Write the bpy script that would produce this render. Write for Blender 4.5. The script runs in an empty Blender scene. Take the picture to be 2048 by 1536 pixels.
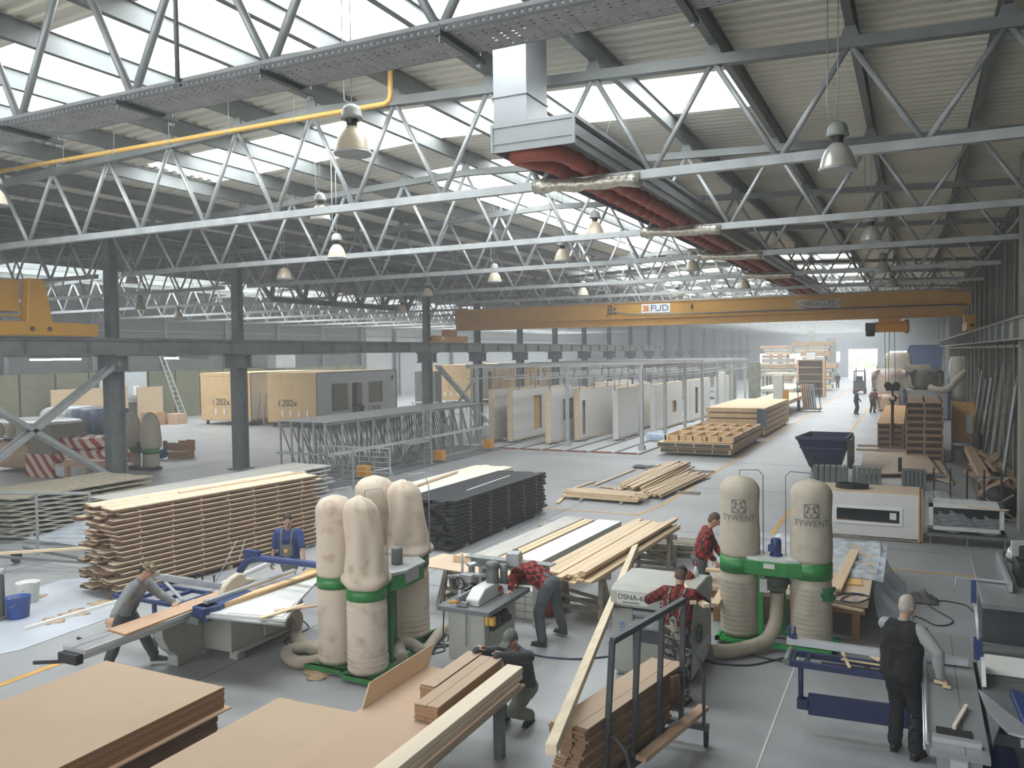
import bpy, math, random
from mathutils import Matrix, Vector, Quaternion
random.seed(7)
V = Vector
SC = bpy.context.scene
COL = SC.collection
PI = math.pi

# ---------------- camera, world, sun, exposure ----------------
FPX = 1640.0
EYE = 4.5
def _axes(vx=1828, vy=698, roll=-.004):
    dy = V((vx-1024, 768-vy, FPX)).normalized()
    up = V((-roll, 1, 0))
    dx = up.cross(dy).normalized()
    dz = dy.cross(dx).normalized()
    if dz.y < 0: dz = -dz
    return dx, dy, dz
AXX, AXY, AXZ = _axes()
cam_d = bpy.data.cameras.new('camera')
cam = bpy.data.objects.new('camera', cam_d)
COL.objects.link(cam)
SC.camera = cam
cam_d.sensor_width = 36
cam_d.lens = FPX/2048*36
cam_d.clip_start = .1
cam_d.clip_end = 600
cam.matrix_world = Matrix(((AXX.x, AXX.y, -AXX.z, 0), (AXY.x, AXY.y, -AXY.z, 0), (AXZ.x, AXZ.y, -AXZ.z, EYE), (0, 0, 0, 1)))
def _ray(px, py):
    c = V((px-1024, 768-py, FPX))
    return V((AXX.dot(c), AXY.dot(c), AXZ.dot(c)))
def G(px, py, z=0.0):           # the point of the horizontal plane at height z seen at a pixel
    d = _ray(px, py)
    return V((0, 0, EYE)) + d*((z-EYE)/d.z)
def AX(px, py, X=None, Y=None): # the same on an upright plane
    d = _ray(px, py)
    return V((0, 0, EYE)) + d*((X/d.x) if X is not None else (Y/d.y))

SC.view_settings.view_transform = 'Standard'
SC.view_settings.look = 'None'
SC.view_settings.gamma = 1
SC.view_settings.use_curve_mapping = False
SC.view_settings.exposure = 0.68
SC.cycles.max_bounces = 8
SC.cycles.diffuse_bounces = 4
SC.cycles.use_adaptive_sampling = True
SC.cycles.adaptive_threshold = .03
SC.cycles.glossy_bounces = 3
SC.cycles.transmission_bounces = 6
SC.cycles.transparent_max_bounces = 10
SC.cycles.sample_clamp_indirect = 8
SC.cycles.caustics_reflective = False
SC.cycles.caustics_refractive = False
W = bpy.data.worlds.new('sky')
SC.world = W
W.use_nodes = True
wb = W.node_tree.nodes['Background']
wb.inputs[0].default_value = (.93, .97, 1, 1)
wb.inputs[1].default_value = 2.2
SKYE = 7.0    # what the translucent roof lights give off

# ---------------- materials ----------------
MATS = {}
def hexc(s):
    v = [int(s[i:i+2], 16)/255 for i in (0, 2, 4)]
    return tuple(x/12.92 if x <= .04045 else ((x+.055)/1.055)**2.4 for x in v)
def mat(name, col, rough=.6, metal=0, var=.12, scale=6, stretch=None, bump=0, rnd=0, col2=None, spec=.5, emit=None, alpha=None, trans=0, contrast=None):
    """one procedural surface: noise between two tones of a colour, optional bump and tone per object"""
    if name in MATS: return MATS[name]
    if isinstance(col, str): col = hexc(col)
    if isinstance(col2, str): col2 = hexc(col2)
    m = bpy.data.materials.new(name)
    m.use_nodes = True
    nt = m.node_tree; N = nt.nodes; L = nt.links
    b = N['Principled BSDF']
    b.inputs['Roughness'].default_value = rough
    b.inputs['Metallic'].default_value = metal
    b.inputs['Specular IOR Level'].default_value = spec
    if trans: b.inputs['Transmission Weight'].default_value = trans
    if alpha is not None: b.inputs['Alpha'].default_value = alpha
    if emit:
        b.inputs['Emission Color'].default_value = (*emit[0], 1); b.inputs['Emission Strength'].default_value = emit[1]
    tc = N.new('ShaderNodeTexCoord'); mp = N.new('ShaderNodeMapping'); nz = N.new('ShaderNodeTexNoise'); cr = N.new('ShaderNodeValToRGB')
    L.new(tc.outputs['Object'], mp.inputs[0]); L.new(mp.outputs[0], nz.inputs['Vector'])
    if stretch: mp.inputs['Scale'].default_value = stretch
    nz.inputs['Scale'].default_value = scale; nz.inputs['Detail'].default_value = 4
    a = tuple(c*(1-var) for c in col); c2 = col2 or tuple(min(1, c*(1+var)) for c in col)
    cr.color_ramp.elements[0].color = (*a, 1); cr.color_ramp.elements[1].color = (*c2, 1)
    lo, hi = contrast or (.3, .7)
    cr.color_ramp.elements[0].position = lo; cr.color_ramp.elements[1].position = hi
    L.new(nz.outputs[0], cr.inputs[0])
    out = cr.outputs[0]
    if rnd:
        oi = N.new('ShaderNodeObjectInfo'); hs = N.new('ShaderNodeHueSaturation'); mr = N.new('ShaderNodeMapRange')
        mr.inputs['To Min'].default_value = 1-rnd; mr.inputs['To Max'].default_value = 1+rnd*.6
        L.new(oi.outputs['Random'], mr.inputs['Value']); L.new(mr.outputs[0], hs.inputs['Value']); L.new(out, hs.inputs['Color'])
        ad = N.new('ShaderNodeVectorMath'); ad.operation = 'ADD'
        L.new(tc.outputs['Object'], ad.inputs[0]); L.new(oi.outputs['Random'], ad.inputs[1]); 
        sc = N.new('ShaderNodeVectorMath'); sc.operation = 'SCALE'; sc.inputs['Scale'].default_value = 1
        L.new(ad.outputs[0], sc.inputs[0]); L.new(sc.outputs[0], mp.inputs[0])
        out = hs.outputs[0]
    L.new(out, b.inputs['Base Color'])
    if bump:
        bp = N.new('ShaderNodeBump'); bp.inputs['Strength'].default_value = bump; bp.inputs['Distance'].default_value = .02
        L.new(nz.outputs[0], bp.inputs['Height']); L.new(bp.outputs[0], b.inputs['Normal'])
    MATS[name] = m
    return m
STEEL = mat('painted_grey_steel', '707573', .5, .1, .15, 2)
STEEL2 = mat('pale_galvanised_steel', 'a2a6a6', .45, .3, .15, 3)
STEELD = mat('dark_grey_steel', '676c6d', .55, .1, .2, 2)
DUCTM = mat('bright_sheet_metal', '94989a', .38, .45, .06, 1.5)
ALU = mat('aluminium', 'c2c5c8', .33, .6, .06, 4)
WOODP = mat('pale_spruce', 'd9c4a4', .6, 0, .1, 3, (2, .15, 2), .04, .1)
WOODT = mat('tan_timber', 'c2a283', .6, 0, .14, 3, (2, .15, 2), .04, .12)
MDF = mat('fibreboard_face', 'c3a286', .7, 0, .04, 1.2)
MDFE = mat('fibreboard_edge', 'b08c64', .75, 0, .2, 30, (.3, .3, 6), .05, .12)
MDFD = mat('dark_fibreboard_edge', '8a6144', .8, 0, .25, 30, (.3, .3, 6), .05, .15)
OSB = mat('strand_board', 'cba66f', .75, 0, .25, 30, None, .05)
PLY = mat('plywood', 'c9b298', .6, 0, .1, 2, (1, .3, 1), .03)
BLACKW = mat('black_stained_wood', '15181b', .6, 0, .25, 3, (2, .2, 2), .03, .1)
GREYW = mat('grey_painted_wood', 'b9b6ae', .7, 0, .14, 4, (1, .2, 1), .04, .1)
WEATH = mat('weathered_wood', '9a9484', .8, 0, .25, 6, (1, .3, 1), .06, .1)
CLOTH = mat('beige_filter_cloth', 'af9b85', .9, 0, .02, 4.5, None, .3, 0, 'cdbfad', contrast=(.26, .46))
CLOTHG = mat('grey_beige_filter_cloth', 'b3ab9a', .9, 0, .08, 9, None, .2, 0)
GREEN = mat('green_enamel', '2f7d3f', .4, 0, .12, 5)
BLUE = mat('blue_enamel', '22386a', .4, 0, .12, 5)
NAVY = mat('navy_enamel', '1f2b52', .5, 0, .15, 3)
YEL = mat('crane_yellow', 'bd8c2c', .45, 0, .06, 2)
ORANGE = mat('orange_enamel', 'c98a2a', .5, 0, .1, 5)
MACH = mat('light_grey_machine_enamel', 'a3a59b', .45, 0, .06, 3)
MACHW = mat('white_machine_enamel', 'c9cbc7', .4, 0, .04, 3)
MACHD = mat('dark_machine_grey', '4d5154', .5, .1, .12, 5)
CAST = mat('machined_cast_iron', '8b8f8f', .4, .2, .12, 3, (1, .2, 1))
BLK = mat('black_plastic', '1b1c1e', .5, 0, .2, 8)
RUB = mat('dark_cable_rubber', '2b2d2f', .6, 0, .1, 8)
WHITE = mat('white_board', 'd9d9d4', .55, 0, .03, 2)
WHITEP = mat('white_paper', 'e4e6e6', .7, 0, .03, 3)
REDP = mat('red_paint', 'a33b2f', .5, 0, .1, 5)
REDT = mat('rust_red_heater_tube', '9a4a38', .55, 0, .12, 8)
FOIL = mat('crumpled_foil', 'b9b6a8', .25, .6, .3, 14, None, .9)
FILM = mat('clear_plastic_film', 'dfe6ea', .15, 0, .1, 6, None, .9, alpha=.22)
FILMB = mat('bluish_milky_film', 'c3cdd6', .3, 0, .12, 4, None, .6, alpha=.72)
HOSE = mat('ribbed_beige_hose', 'a39a88', .7, 0, .1, 5, None, .2)
GLASSD = mat('dark_glass', '23292b', .08, 0, .2, 3)
BLUEB = mat('blue_plastic', '2c4a8c', .45, 0, .2, 6)
CARD = mat('brown_cardboard', 'a07a52', .8, 0, .1, 5)
GLOW = mat('daylight_panel', (.9, .95, 1), .5, emit=((.93, .97, 1), SKYE))
TUBEL = mat('lit_fluorescent_tube', (.9, .95, 1), .5, emit=((.85, .93, 1), 14))
SKIN = mat('skin', 'b08a74', .55, 0, .08, 9)
FILLF = mat('added_front_fill', (.9, .95, 1), .5, emit=((.95, .97, 1), 4.5))  # glow of the upper fill panes added behind the camera
SKYW = mat('window_and_fill_glow', (.9, .95, 1), .5, emit=((.92, .96, 1), 3))  # end wall windows, and the lower fill panes added behind the camera

# ---------------- mesh builder ----------------
def rotz(a): return Matrix.Rotation(a, 3, 'Z')
class MB:
    def __init__(s): s.v = []; s.f = []; s.sm = []
    def add(s, vs, fs, smooth=False):
        n = len(s.v); s.v += [tuple(v) for v in vs]
        s.f += [tuple(i+n for i in f) for f in fs]; s.sm += [smooth]*len(fs); return s
    def box(s, c, d, rz=0, M=None):
        M = M or rotz(rz); c = V(c); h = V(d)/2
        vs = [c+M@V((h.x*i, h.y*j, h.z*k)) for k in (-1, 1) for j in (-1, 1) for i in (-1, 1)]
        return s.add(vs, [(0, 2, 3, 1), (4, 5, 7, 6), (0, 1, 5, 4), (2, 6, 7, 3), (0, 4, 6, 2), (1, 3, 7, 5)])
    def b2(s, lo, hi):
        lo, hi = V(lo), V(hi); return s.box((lo+hi)/2, hi-lo)
    def beam(s, p, q, w, h, up=(0, 0, 1)):
        p, q = V(p), V(q); d = q-p; L = d.length; y = d.normalized(); u = V(up)
        if abs(y.dot(u)) > .98: u = V((1, 0, 0))
        x = y.cross(u).normalized(); z = x.cross(y)
        M = Matrix((x, y, z)).transposed()
        return s.box((p+q)/2, (w, L, h), M=M)
    def ibeam(s, p, q, w, h, t=.02, up=(0, 0, 1)):
        p, q = V(p), V(q); y = (q-p).normalized(); u = V(up)
        if abs(y.dot(u)) > .98: u = V((1, 0, 0))
        x = y.cross(u).normalized(); z = x.cross(y); o = z*(h/2-t/2)
        s.beam(p+o, q+o, w, t, z); s.beam(p-o, q-o, w, t, z); s.beam(p, q, t, h-2*t, z); return s
    def tube(s, pts, r, n=8, closed=False, cap=True):
        pts = [V(p) for p in pts]; m = len(pts)
        rr = r if isinstance(r, (list, tuple)) else [r]*m
        vs = []; prev = None
        for i, p in enumerate(pts):
            a = pts[(i-1) % m] if (i or closed) else p; b = pts[(i+1) % m] if (i < m-1 or closed) else p
            t = (b-a).normalized()
            if prev is None:
                u = V((0, 0, 1)) if abs(t.z) < .9 else V((1, 0, 0))
                x = t.cross(u).normalized()
            else:
                x = (prev-t*prev.dot(t)).normalized()
            prev = x; y = t.cross(x)
            for k in range(n):
                an = 2*PI*k/n; vs.append(p+(x*math.cos(an)+y*math.sin(an))*rr[i])
        fs = []
        for i in range(m if closed else m-1):
            j = (i+1) % m
            for k in range(n): fs.append((i*n+k, i*n+(k+1) % n, j*n+(k+1) % n, j*n+k))
        s.add(vs, fs, True)
        if cap and not closed:
            b = len(s.v)-len(vs); s.f += [tuple(b+k for k in range(n))[::-1], tuple(b+(m-1)*n+k for k in range(n))]; s.sm += [False, False]
        return s
    def lathe(s, prof, c=(0, 0, 0), n=20, M=None, smooth=True, fn=None):
        c = V(c); M = M or Matrix.Identity(3); vs = []
        for i, (r, z) in enumerate(prof):
            for k in range(n):
                a = 2*PI*k/n; rr = r*(fn(a, i/(len(prof)-1)) if fn else 1)
                vs.append(c+M@V((rr*math.cos(a), rr*math.sin(a), z)))
        fs = [(i*n+k, i*n+(k+1) % n, (i+1)*n+(k+1) % n, (i+1)*n+k) for i in range(len(prof)-1) for k in range(n)]
        fs += [tuple(range(n))[::-1], tuple((len(prof)-1)*n+k for k in range(n))]
        return s.add(vs, fs, smooth)
    def cyl(s, p, q, r, n=14): return s.tube([p, q], r, n)
    def prism(s, poly, z0, z1, M=None, c=(0, 0, 0)):
        c = V(c); M = M or Matrix.Identity(3); n = len(poly)
        vs = [c+M@V((x, y, z)) for z in (z0, z1) for x, y in poly]
        return s.add(vs, [tuple(range(n))[::-1], tuple(range(n, 2*n))]+[(i, (i+1) % n, n+(i+1) % n, n+i) for i in range(n)])
    def grid(s, f, nu, nv, smooth=True):
        vs = [f(i/nu, j/nv) for j in range(nv+1) for i in range(nu+1)]
        w = nu+1
        return s.add(vs, [(j*w+i, j*w+i+1, (j+1)*w+i+1, (j+1)*w+i) for j in range(nv) for i in range(nu)], smooth)
    def mesh(s, name, m):
        me = bpy.data.meshes.new(name); me.from_pydata(s.v, [], s.f); 
        me.polygons.foreach_set('use_smooth', s.sm); me.materials.append(m); me.update(); return me
    def ob(s, name, m, parent=None, world=True, bev=0, label=None):
        """link as one object; with world=True the points are world points even under a placed parent"""
        if parent is not None and world:
            I = WM(parent).inverted(); s.v = [tuple(I@V(v)) for v in s.v]
        o = bpy.data.objects.new(name, s.mesh(name, m)); COL.objects.link(o)
        if parent is not None: o.parent = parent
        if bev:
            b = o.modifiers.new('b', 'BEVEL'); b.width = bev; b.segments = 1; b.limit_method = 'ANGLE'
        if label: o['label'] = label
        return o
def WM(o):
    M = Matrix.Translation(o.location) @ o.rotation_euler.to_matrix().to_4x4()
    return WM(o.parent) @ M if o.parent else M
def tag(o, label, cat, group=None, kind=None):
    o['label'] = label; o['category'] = cat
    if group: o['group'] = group
    if kind: o['kind'] = kind
    return o
def thing(name, label, cat, loc=(0, 0, 0), rz=0, group=None):
    o = bpy.data.objects.new(name, None); COL.objects.link(o); o.empty_display_size = .1
    o.location = V(loc); o.rotation_euler = (0, 0, rz); return tag(o, label, cat, group)
def struct(o): o['kind'] = 'structure'; return o
def place(me, name, parent=None, loc=(0, 0, 0), rz=0, rot=None):
    o = bpy.data.objects.new(name, me); COL.objects.link(o); o.location = V(loc); o.rotation_euler = rot or (0, 0, rz)
    if parent: o.parent = parent
    return o
def dup(src, loc, rz, label=None, group=None):
    r = src.copy(); COL.objects.link(r); r.location = V(loc); r.rotation_euler = (0, 0, rz)
    if label: r['label'] = label
    if group: r['group'] = group
    for ch in list(src.children):
        c = ch.copy(); COL.objects.link(c); c.parent = r
        for g in list(ch.children):
            d = g.copy(); COL.objects.link(d); d.parent = c
    return r
_ON = 'first second third fourth fifth sixth seventh eighth ninth tenth eleventh twelfth thirteenth fourteenth fifteenth sixteenth seventeenth eighteenth nineteenth twentieth'.split()
def nth(i):
    if i < 20: return _ON[i]
    if i < 29: return 'twenty-'+_ON[i-20]
    if i == 29: return 'thirtieth'
    return 'thirty-'+_ON[i-30]
def text(body, name, m, size, loc, rotm, parent=None, ext=.004, align='CENTER', font=None, sx=1):
    cu = bpy.data.curves.new(name, 'FONT'); cu.body = body; cu.size = size; cu.extrude = ext; cu.align_x = align; cu.align_y = 'CENTER'
    cu.materials.append(m)
    o = bpy.data.objects.new(name, cu); me = bpy.data.meshes.new_from_object(o)
    bpy.data.objects.remove(o); o = bpy.data.objects.new(name, me); COL.objects.link(o)
    Mw = Matrix.Translation(V(loc)) @ rotm.to_4x4() @ Matrix.Diagonal((sx, 1, 1, 1))
    if parent is not None: o.parent = parent; Mw = WM(parent).inverted() @ Mw
    o.matrix_local = Mw
    return o
def face(xdir, n=None, up=(0, 0, 1)):   # text frame: x along xdir, y up
    x = V(xdir).normalized(); y = V(up).normalized(); z = x.cross(y).normalized(); y = z.cross(x)
    return Matrix((x, y, z)).transposed()
# ---------------- hall ----------------
RX = -10.7            # ridge of the near hall
XL, XR = -24.6, 3.2
LRX = -38.6; XLL = -52.6
YE = 146.5
def roofz(x, r=RX): return 9.95-.04*abs(x-r)
TY = [6.4, 13.0, 19.2, 25.0, 32.2, 39.35] + [45.3+6.2*i for i in range(17)]
def floor_mat():
    m = mat('concrete_floor', '97999a', .42, 0, .12, .35, None, 0)
    nt = m.node_tree; N = nt.nodes; L = nt.links; b = N['Principled BSDF']
    n2 = N.new('ShaderNodeTexNoise'); n2.inputs['Scale'].default_value = 2.2; n2.inputs['Detail'].default_value = 8; n2.inputs['Roughness'].default_value = .7
    tc = [n for n in N if n.type == 'TEX_COORD'][0]
    L.new(tc.outputs['Object'], n2.inputs['Vector'])
    r = N.new('ShaderNodeMapRange'); r.inputs['From Min'].default_value = .3; r.inputs['From Max'].default_value = .7; r.inputs['To Min'].default_value = .86; r.inputs['To Max'].default_value = 1.08
    L.new(n2.outputs[0], r.inputs['Value'])
    mx = N.new('ShaderNodeVectorMath'); mx.operation = 'SCALE'
    src = b.inputs['Base Color'].links[0].from_socket
    L.new(src, mx.inputs[0]); L.new(r.outputs[0], mx.inputs['Scale']); L.new(mx.outputs[0], b.inputs['Base Color'])
    r2 = N.new('ShaderNodeMapRange'); r2.inputs['To Min'].default_value = .28; r2.inputs['To Max'].default_value = .6
    L.new(n2.outputs[0], r2.inputs['Value']); L.new(r2.outputs[0], b.inputs['Roughness'])
    return m
struct(MB().b2((XLL-1, -7, -.2), (XR+.6, YE+1, 0)).ob('floor', floor_mat()))
WALLM = mat('grey_wall_panel', 'a6abab', .6, 0, .05, 1)
WALLD = mat('dark_wall_panel', '565a57', .7, 0, .12, 1.5)
struct(MB().b2((XR, -7, 0), (XR+.3, YE, 9.6)).ob('wall_right', WALLD))
mbw = MB().b2((XLL-.3, -7, 0), (XLL, 72, 9.6))
struct(mbw.ob('wall_left', WALLD))
struct(MB().b2((XLL-.3, 72, 0), (XLL, YE, 9.6)).ob('wall_left', WALLM))
struct(MB().b2((XLL-.3, -7.3, 0), (XR+.3, -7, 9.6)).ob('wall_front', WALLD))
for i in range(6):
    x = -24+i*4.5
    struct(MB().b2((x, -6.98, 1.2), (x+3.9, -6.95, 3.6)).ob('window_%d' % (60+i), SKYW)); struct(MB().b2((x, -6.98, 5.6), (x+3.9, -6.95, 8.6)).ob('window_%d' % (70+i), FILLF))  # unseen glowing panes added behind the camera to brighten front faces and roof
# end wall around the open gate and the low windows
wm = MB(); DX0, DX1, DZ = -9.75, -5.35, 4.6
wins = [(-24.6, -20.6, 1.2, 2.6), (-21.0+1.2, -17.0, 3.4, 4.9), (-4.2+.6, -.6, 0, 0)]
wins = [(-24.0, -17.2, 1.9, 4.3), (-16.6, -11.6, 2.2, 4.4), (.1-2.8, 2.3, 2.0, 4.4)]
xs = [XLL, wins[0][0], wins[0][1], wins[1][0], wins[1][1], DX0, DX1, wins[2][0], wins[2][1], XR+.3]
xi = XLL
for (a, b_, z0, z1) in [(-24, -21, 2.3, 4.0), (-20.2, -16.2, 2.3, 4.0), (-15.2, -11, 2.6, 4.2), (DX0, DX1, 0, DZ), (-3.6, 2.1, 2.4, 4.2)]:
    wm.b2((xi, YE, 0), (a, YE+.3, 9.9)); wm.b2((a, YE, z1), (b_, YE+.3, 9.9))
    if z0 > 0: wm.b2((a, YE, 0), (b_, YE+.3, z0))
    xi = b_
wm.b2((xi, YE, 0), (XR+.3, YE+.3, 9.9))
struct(wm.ob('wall_back', mat('pale_end_wall', '9da3a6', .6, 0, .04, 1)))
for i, (a, b_, z0, z1, n) in enumerate([(-24, -21, 2.3, 4.0, 2), (-20.2, -16.2, 2.3, 4.0, 2), (-15.2, -11, 2.6, 4.2, 2), (-3.6, 2.1, 2.4, 4.2, 3)]):
    p = struct(MB().b2((a, YE+.12, z0), (b_, YE+.16, z1)).ob('window_%d' % (i+1), SKYW))
    fr = MB()
    for k in range(n+1): x = a+(b_-a)*k/n; fr.b2((x-.06, YE+.04, z0), (x+.06, YE+.1, z1))
    fr.ob('window_frame', STEEL2, p)
# the open gate: frame and daylight outside
g = thing('gate_frame', 'grey steel frame around the wide open gate in the end wall', 'gate')
MB().b2((DX0-.25, YE-.15, 0), (DX0, YE, DZ)).b2((DX1, YE-.15, 0), (DX1+.25, YE, DZ)).b2((DX0-.25, YE-.15, DZ), (DX1+.25, YE, DZ+.3)).ob('frame', STEEL2, g)
GR = mat('sunlit_yard_ground', 'c9c9bd', .8, 0, .1, .2)
struct(MB().b2((-60, YE+1, -.2), (50, YE+90, -.05)).ob('floor', GR))
hb = MB()
hb.grid(lambda u, v: V((-60+110*u, YE+80+4*math.sin(u*40), -1+(3.6+1.2*math.sin(u*23)+.7*math.sin(u*61))*v)), 90, 3)
tag(hb.ob('hedge', mat('far_foliage', 'b9c2ab', .9, 0, .3, 1)), 'distant hazy line of trees seen through the open gate', 'trees', kind='stuff')

# corrugated roof with the roof lights left open in it
ROOFM = mat('corrugated_roof_sheet', 'd9d6c8', .5, 0, .06, 1)
def skyrange(i):   # roof-light rows per bay
    y0 = TY[i]; y1 = TY[i+1]; m = (y0+y1)/2+.55
    return m-1.25, m+1.25
SKY = [skyrange(i) for i in (0, 1)] + [skyrange(i) for i in range(6, len(TY)-1)]
BAND = (20.6, 43.0, -2.3, .5)      # the ridge-long roof light of the near hall, as ranges of y and of x from the ridge
BANDL = (10.0, 130.0, -7.4, -2.6)
def roof(r, x0, x1, name):
    mb = MB(); H = 7.65
    y = -7.0; P = .31
    rows = []
    while y < YE:
        rows += [(y, 0), (y+.09, 0), (y+.13, .05), (y+.27, .05)]; y += P
    rows.append((y, 0))
    bd = BAND if r == RX else BANDL
    bk = sorted((x0, r-H, r+bd[2], r, r+bd[3], r+H, x1))
    for (a, b_) in zip(bk, bk[1:]):
        inner = a >= r-H-.01 and b_ <= r+H+.01 and r == RX; inb = a >= r+bd[2]-.01 and b_ <= r+bd[3]+.01
        vs = []; fs = []
        for yy, dz in rows:
            vs += [(a, yy, roofz(a, r)+dz), (b_, yy, roofz(b_, r)+dz)]
        for k in range(len(rows)-1):
            ym = (rows[k][0]+rows[k+1][0])/2
            if inner and any(s0 < ym < s1 for s0, s1 in SKY): continue
            if inb and bd[0] < ym < bd[1]: continue
            fs.append((2*k, 2*k+1, 2*k+3, 2*k+2))
        mb.add(vs, fs)
    return struct(mb.ob(name, ROOFM))
roof(RX, XL, XR+.3, 'ceiling'); roof(LRX, XLL-.3, XL, 'ceiling')
wn = 5
for i, (s0, s1) in enumerate(SKY):
    mb = MB()
    for sg in (-1, 1):
        mb.grid(lambda u, v: V((RX+sg*7.65*u, s0+(s1-s0)*v, roofz(RX+sg*7.65*u)+.08+.12*math.sin(PI*v))), 4, 5)
    struct(mb.ob('window_%d' % wn, GLOW)); wn += 1
for r, bd in ((RX, BAND), (LRX, BANDL)):
    y = bd[0]
    while y < bd[1]-.1:
        y2 = min(y+6.2, bd[1])
        struct(MB().grid(lambda u, v: V((r+bd[2]+(bd[3]-bd[2])*u, y+(y2-y)*v, roofz(r+bd[2]+(bd[3]-bd[2])*u, r)+.08+.1*math.sin(PI*u))), 6, 1).ob('window_%d' % wn, GLOW)); wn += 1
        y = y2

# purlins
def purlins(r, x0, x1, hall):
    k = -7
    while k <= 7:
        x = r+2*k*0.985
        if k == 0: x = r
        z = roofz(x, r)-.19
        mb = MB().ibeam((x, -6.9, z), (x, YE, z), .12, .36, .018)
        side = 'at the ridge' if k == 0 else '%s from the ridge on its %s slope' % (nth(abs(k)-1), 'left' if k < 0 else 'right')
        tag(mb.ob('purlin', STEEL), 'long steel roof purlin of the %s hall, %s' % (hall, side), 'purlin', 'purlins under the %s hall roof' % hall)
        k += 1
purlins(RX, XL, XR, 'near'); purlins(LRX, XLL, XL, 'left')

def truss_mb(r, near=True):
    """returns list of (name, MB) in a frame where the truss stands on y=0"""
    out = []
    zb = 7.38; half = 13.9
    tops = [r+1.97*k for k in range(-7, 8)]; bots = [r+0.985+1.97*k for k in range(-7, 7)]
    zt = lambda x: roofz(x, r)-.62
    t = MB(); t.beam((r-half, 0, zt(r-half)), (r, 0, zt(r)), .16, .16); t.beam((r, 0, zt(r)), (r+half, 0, zt(r+half)), .16, .16)
    for x in tops: t.add([(x-.16, -.02, zt(x)), (x+.16, -.02, zt(x)), (x+.07, -.02, zt(x)+.27), (x-.07, -.02, zt(x)+.27), (x-.16, .02, zt(x)), (x+.16, .02, zt(x)), (x+.07, .02, zt(x)+.27), (x-.07, .02, zt(x)+.27)], [(0, 1, 2, 3), (7, 6, 5, 4), (0, 3, 7, 4), (1, 5, 6, 2), (3, 2, 6, 7)])
    out.append(('top_chord', t))
    b = MB(); b.beam((bots[0]-.5, 0, zb), (bots[-1]+.5, 0, zb), .14, .14); out.append(('bottom_chord', b))
    web = []
    for i, x in enumerate(bots):
        web.append(((x, 0, zb), (tops[i], 0, zt(tops[i])))); web.append(((x, 0, zb), (tops[i+1], 0, zt(tops[i+1]))))
    if near:
        for p, q in web: out.append(('diagonal', MB().tube([p, q], .045, 8)))
    else:
        w = MB()
        for p, q in web: w.tube([p, q], .045, 5)
        out.append(('web', w))
    return out
def mkproto(r, near):
    return [(n, m.mesh(n, STEEL2 if n != 'top_chord' else STEEL)) for n, m in truss_mb(r, near)]
for hall, r in (('near', RX), ('left', LRX)):
    pn = mkproto(r, True); pf = mkproto(r, False)
    ys = TY if hall == 'near' else TY[2:17]
    for i, y in enumerate(ys):
        t = thing('roof_truss', 'grey steel lattice roof truss of the %s hall, %s from the viewer' % (hall, nth(i)), 'truss', (0, y, 0), group='roof trusses of the %s hall' % hall)
        for n, me in (pn if (i < 5 and hall == 'near') else pf): place(me, n, t)

# columns between the halls
CY = [19.2, 25.0, 39.35]+[45.3+6.2*i for i in range(16)]
def column_parts(x):
    lo = MB().ibeam((x, 0, 0), (x, 0, 4.3), .34, .6, .03, (0, 1, 0)); 
    up = MB().ibeam((x, 0, 4.3), (x, 0, 9.2), .3, .36, .025, (0, 1, 0))
    br = MB().b2((x-.55, -.28, 4.1), (x+.55, .28, 4.14)).b2((x-.5, -.22, 4.14), (x+.5, -.19, 4.62)).b2((x-.5, .19, 4.14), (x+.5, .22, 4.62)).b2((x-.55, -.3, 4.62), (x+.55, .3, 4.68)).b2((x-.02-.3, -.2, 4.14), (x+.02-.3, .2, 4.62)).b2((x+.28, -.2, 4.14), (x+.32, .2, 4.62))
    bp = MB().b2((x-.35, -.4, 0), (x+.35, .4, .04))
    return [('lower_shaft', lo.mesh('lower_shaft', STEELD)), ('upper_shaft', up.mesh('upper_shaft', STEELD)), ('crane_bracket', br.mesh('crane_bracket', STEELD)), ('base_plate', bp.mesh('base_plate', STEELD))]
cp = column_parts(0)
for i, y in enumerate(CY):
    t = thing('steel_column', 'grey steel column of the row between the two halls, %s from the viewer' % nth(i), 'column', (XL, y, 0), group='columns between the halls')
    for n, me in cp: place(me, n, t)
# crane runways
def runway(x, y0, y1, lab, zt=5.18, gm=None):
    t = thing('crane_runway', lab, 'runway beam', (x, y0, 0))
    MB().ibeam((x, y0, zt-.25), (x, y1, zt-.25), .26, .5, .03).ob('girder', gm or STEEL, t)
    MB().b2((x-.03, y0, zt), (x+.03, y1, zt+.06)).ob('rail', STEELD, t)
    y = y0+1; me = MB().b2((x-.12, -.008, -.47), (x+.12, .008, -.03)).mesh('stiffener', STEELD)
    while y < y1: place(me, 'stiffener', t, (-x, y-y0, zt)); y += 2.1
runway(XL+.42, -2, 86, 'long grey crane runway beam on the column brackets, side facing the near hall')
runway(XL-.42, -2, 86, 'long grey crane runway beam on the column brackets, side facing the left hall')
runway(2.15, 2, 82, 'long grey crane runway beam along the right wall', gm=mat('pale_girder', 'a9aaa0', .5, 0, .08, 2))
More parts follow.
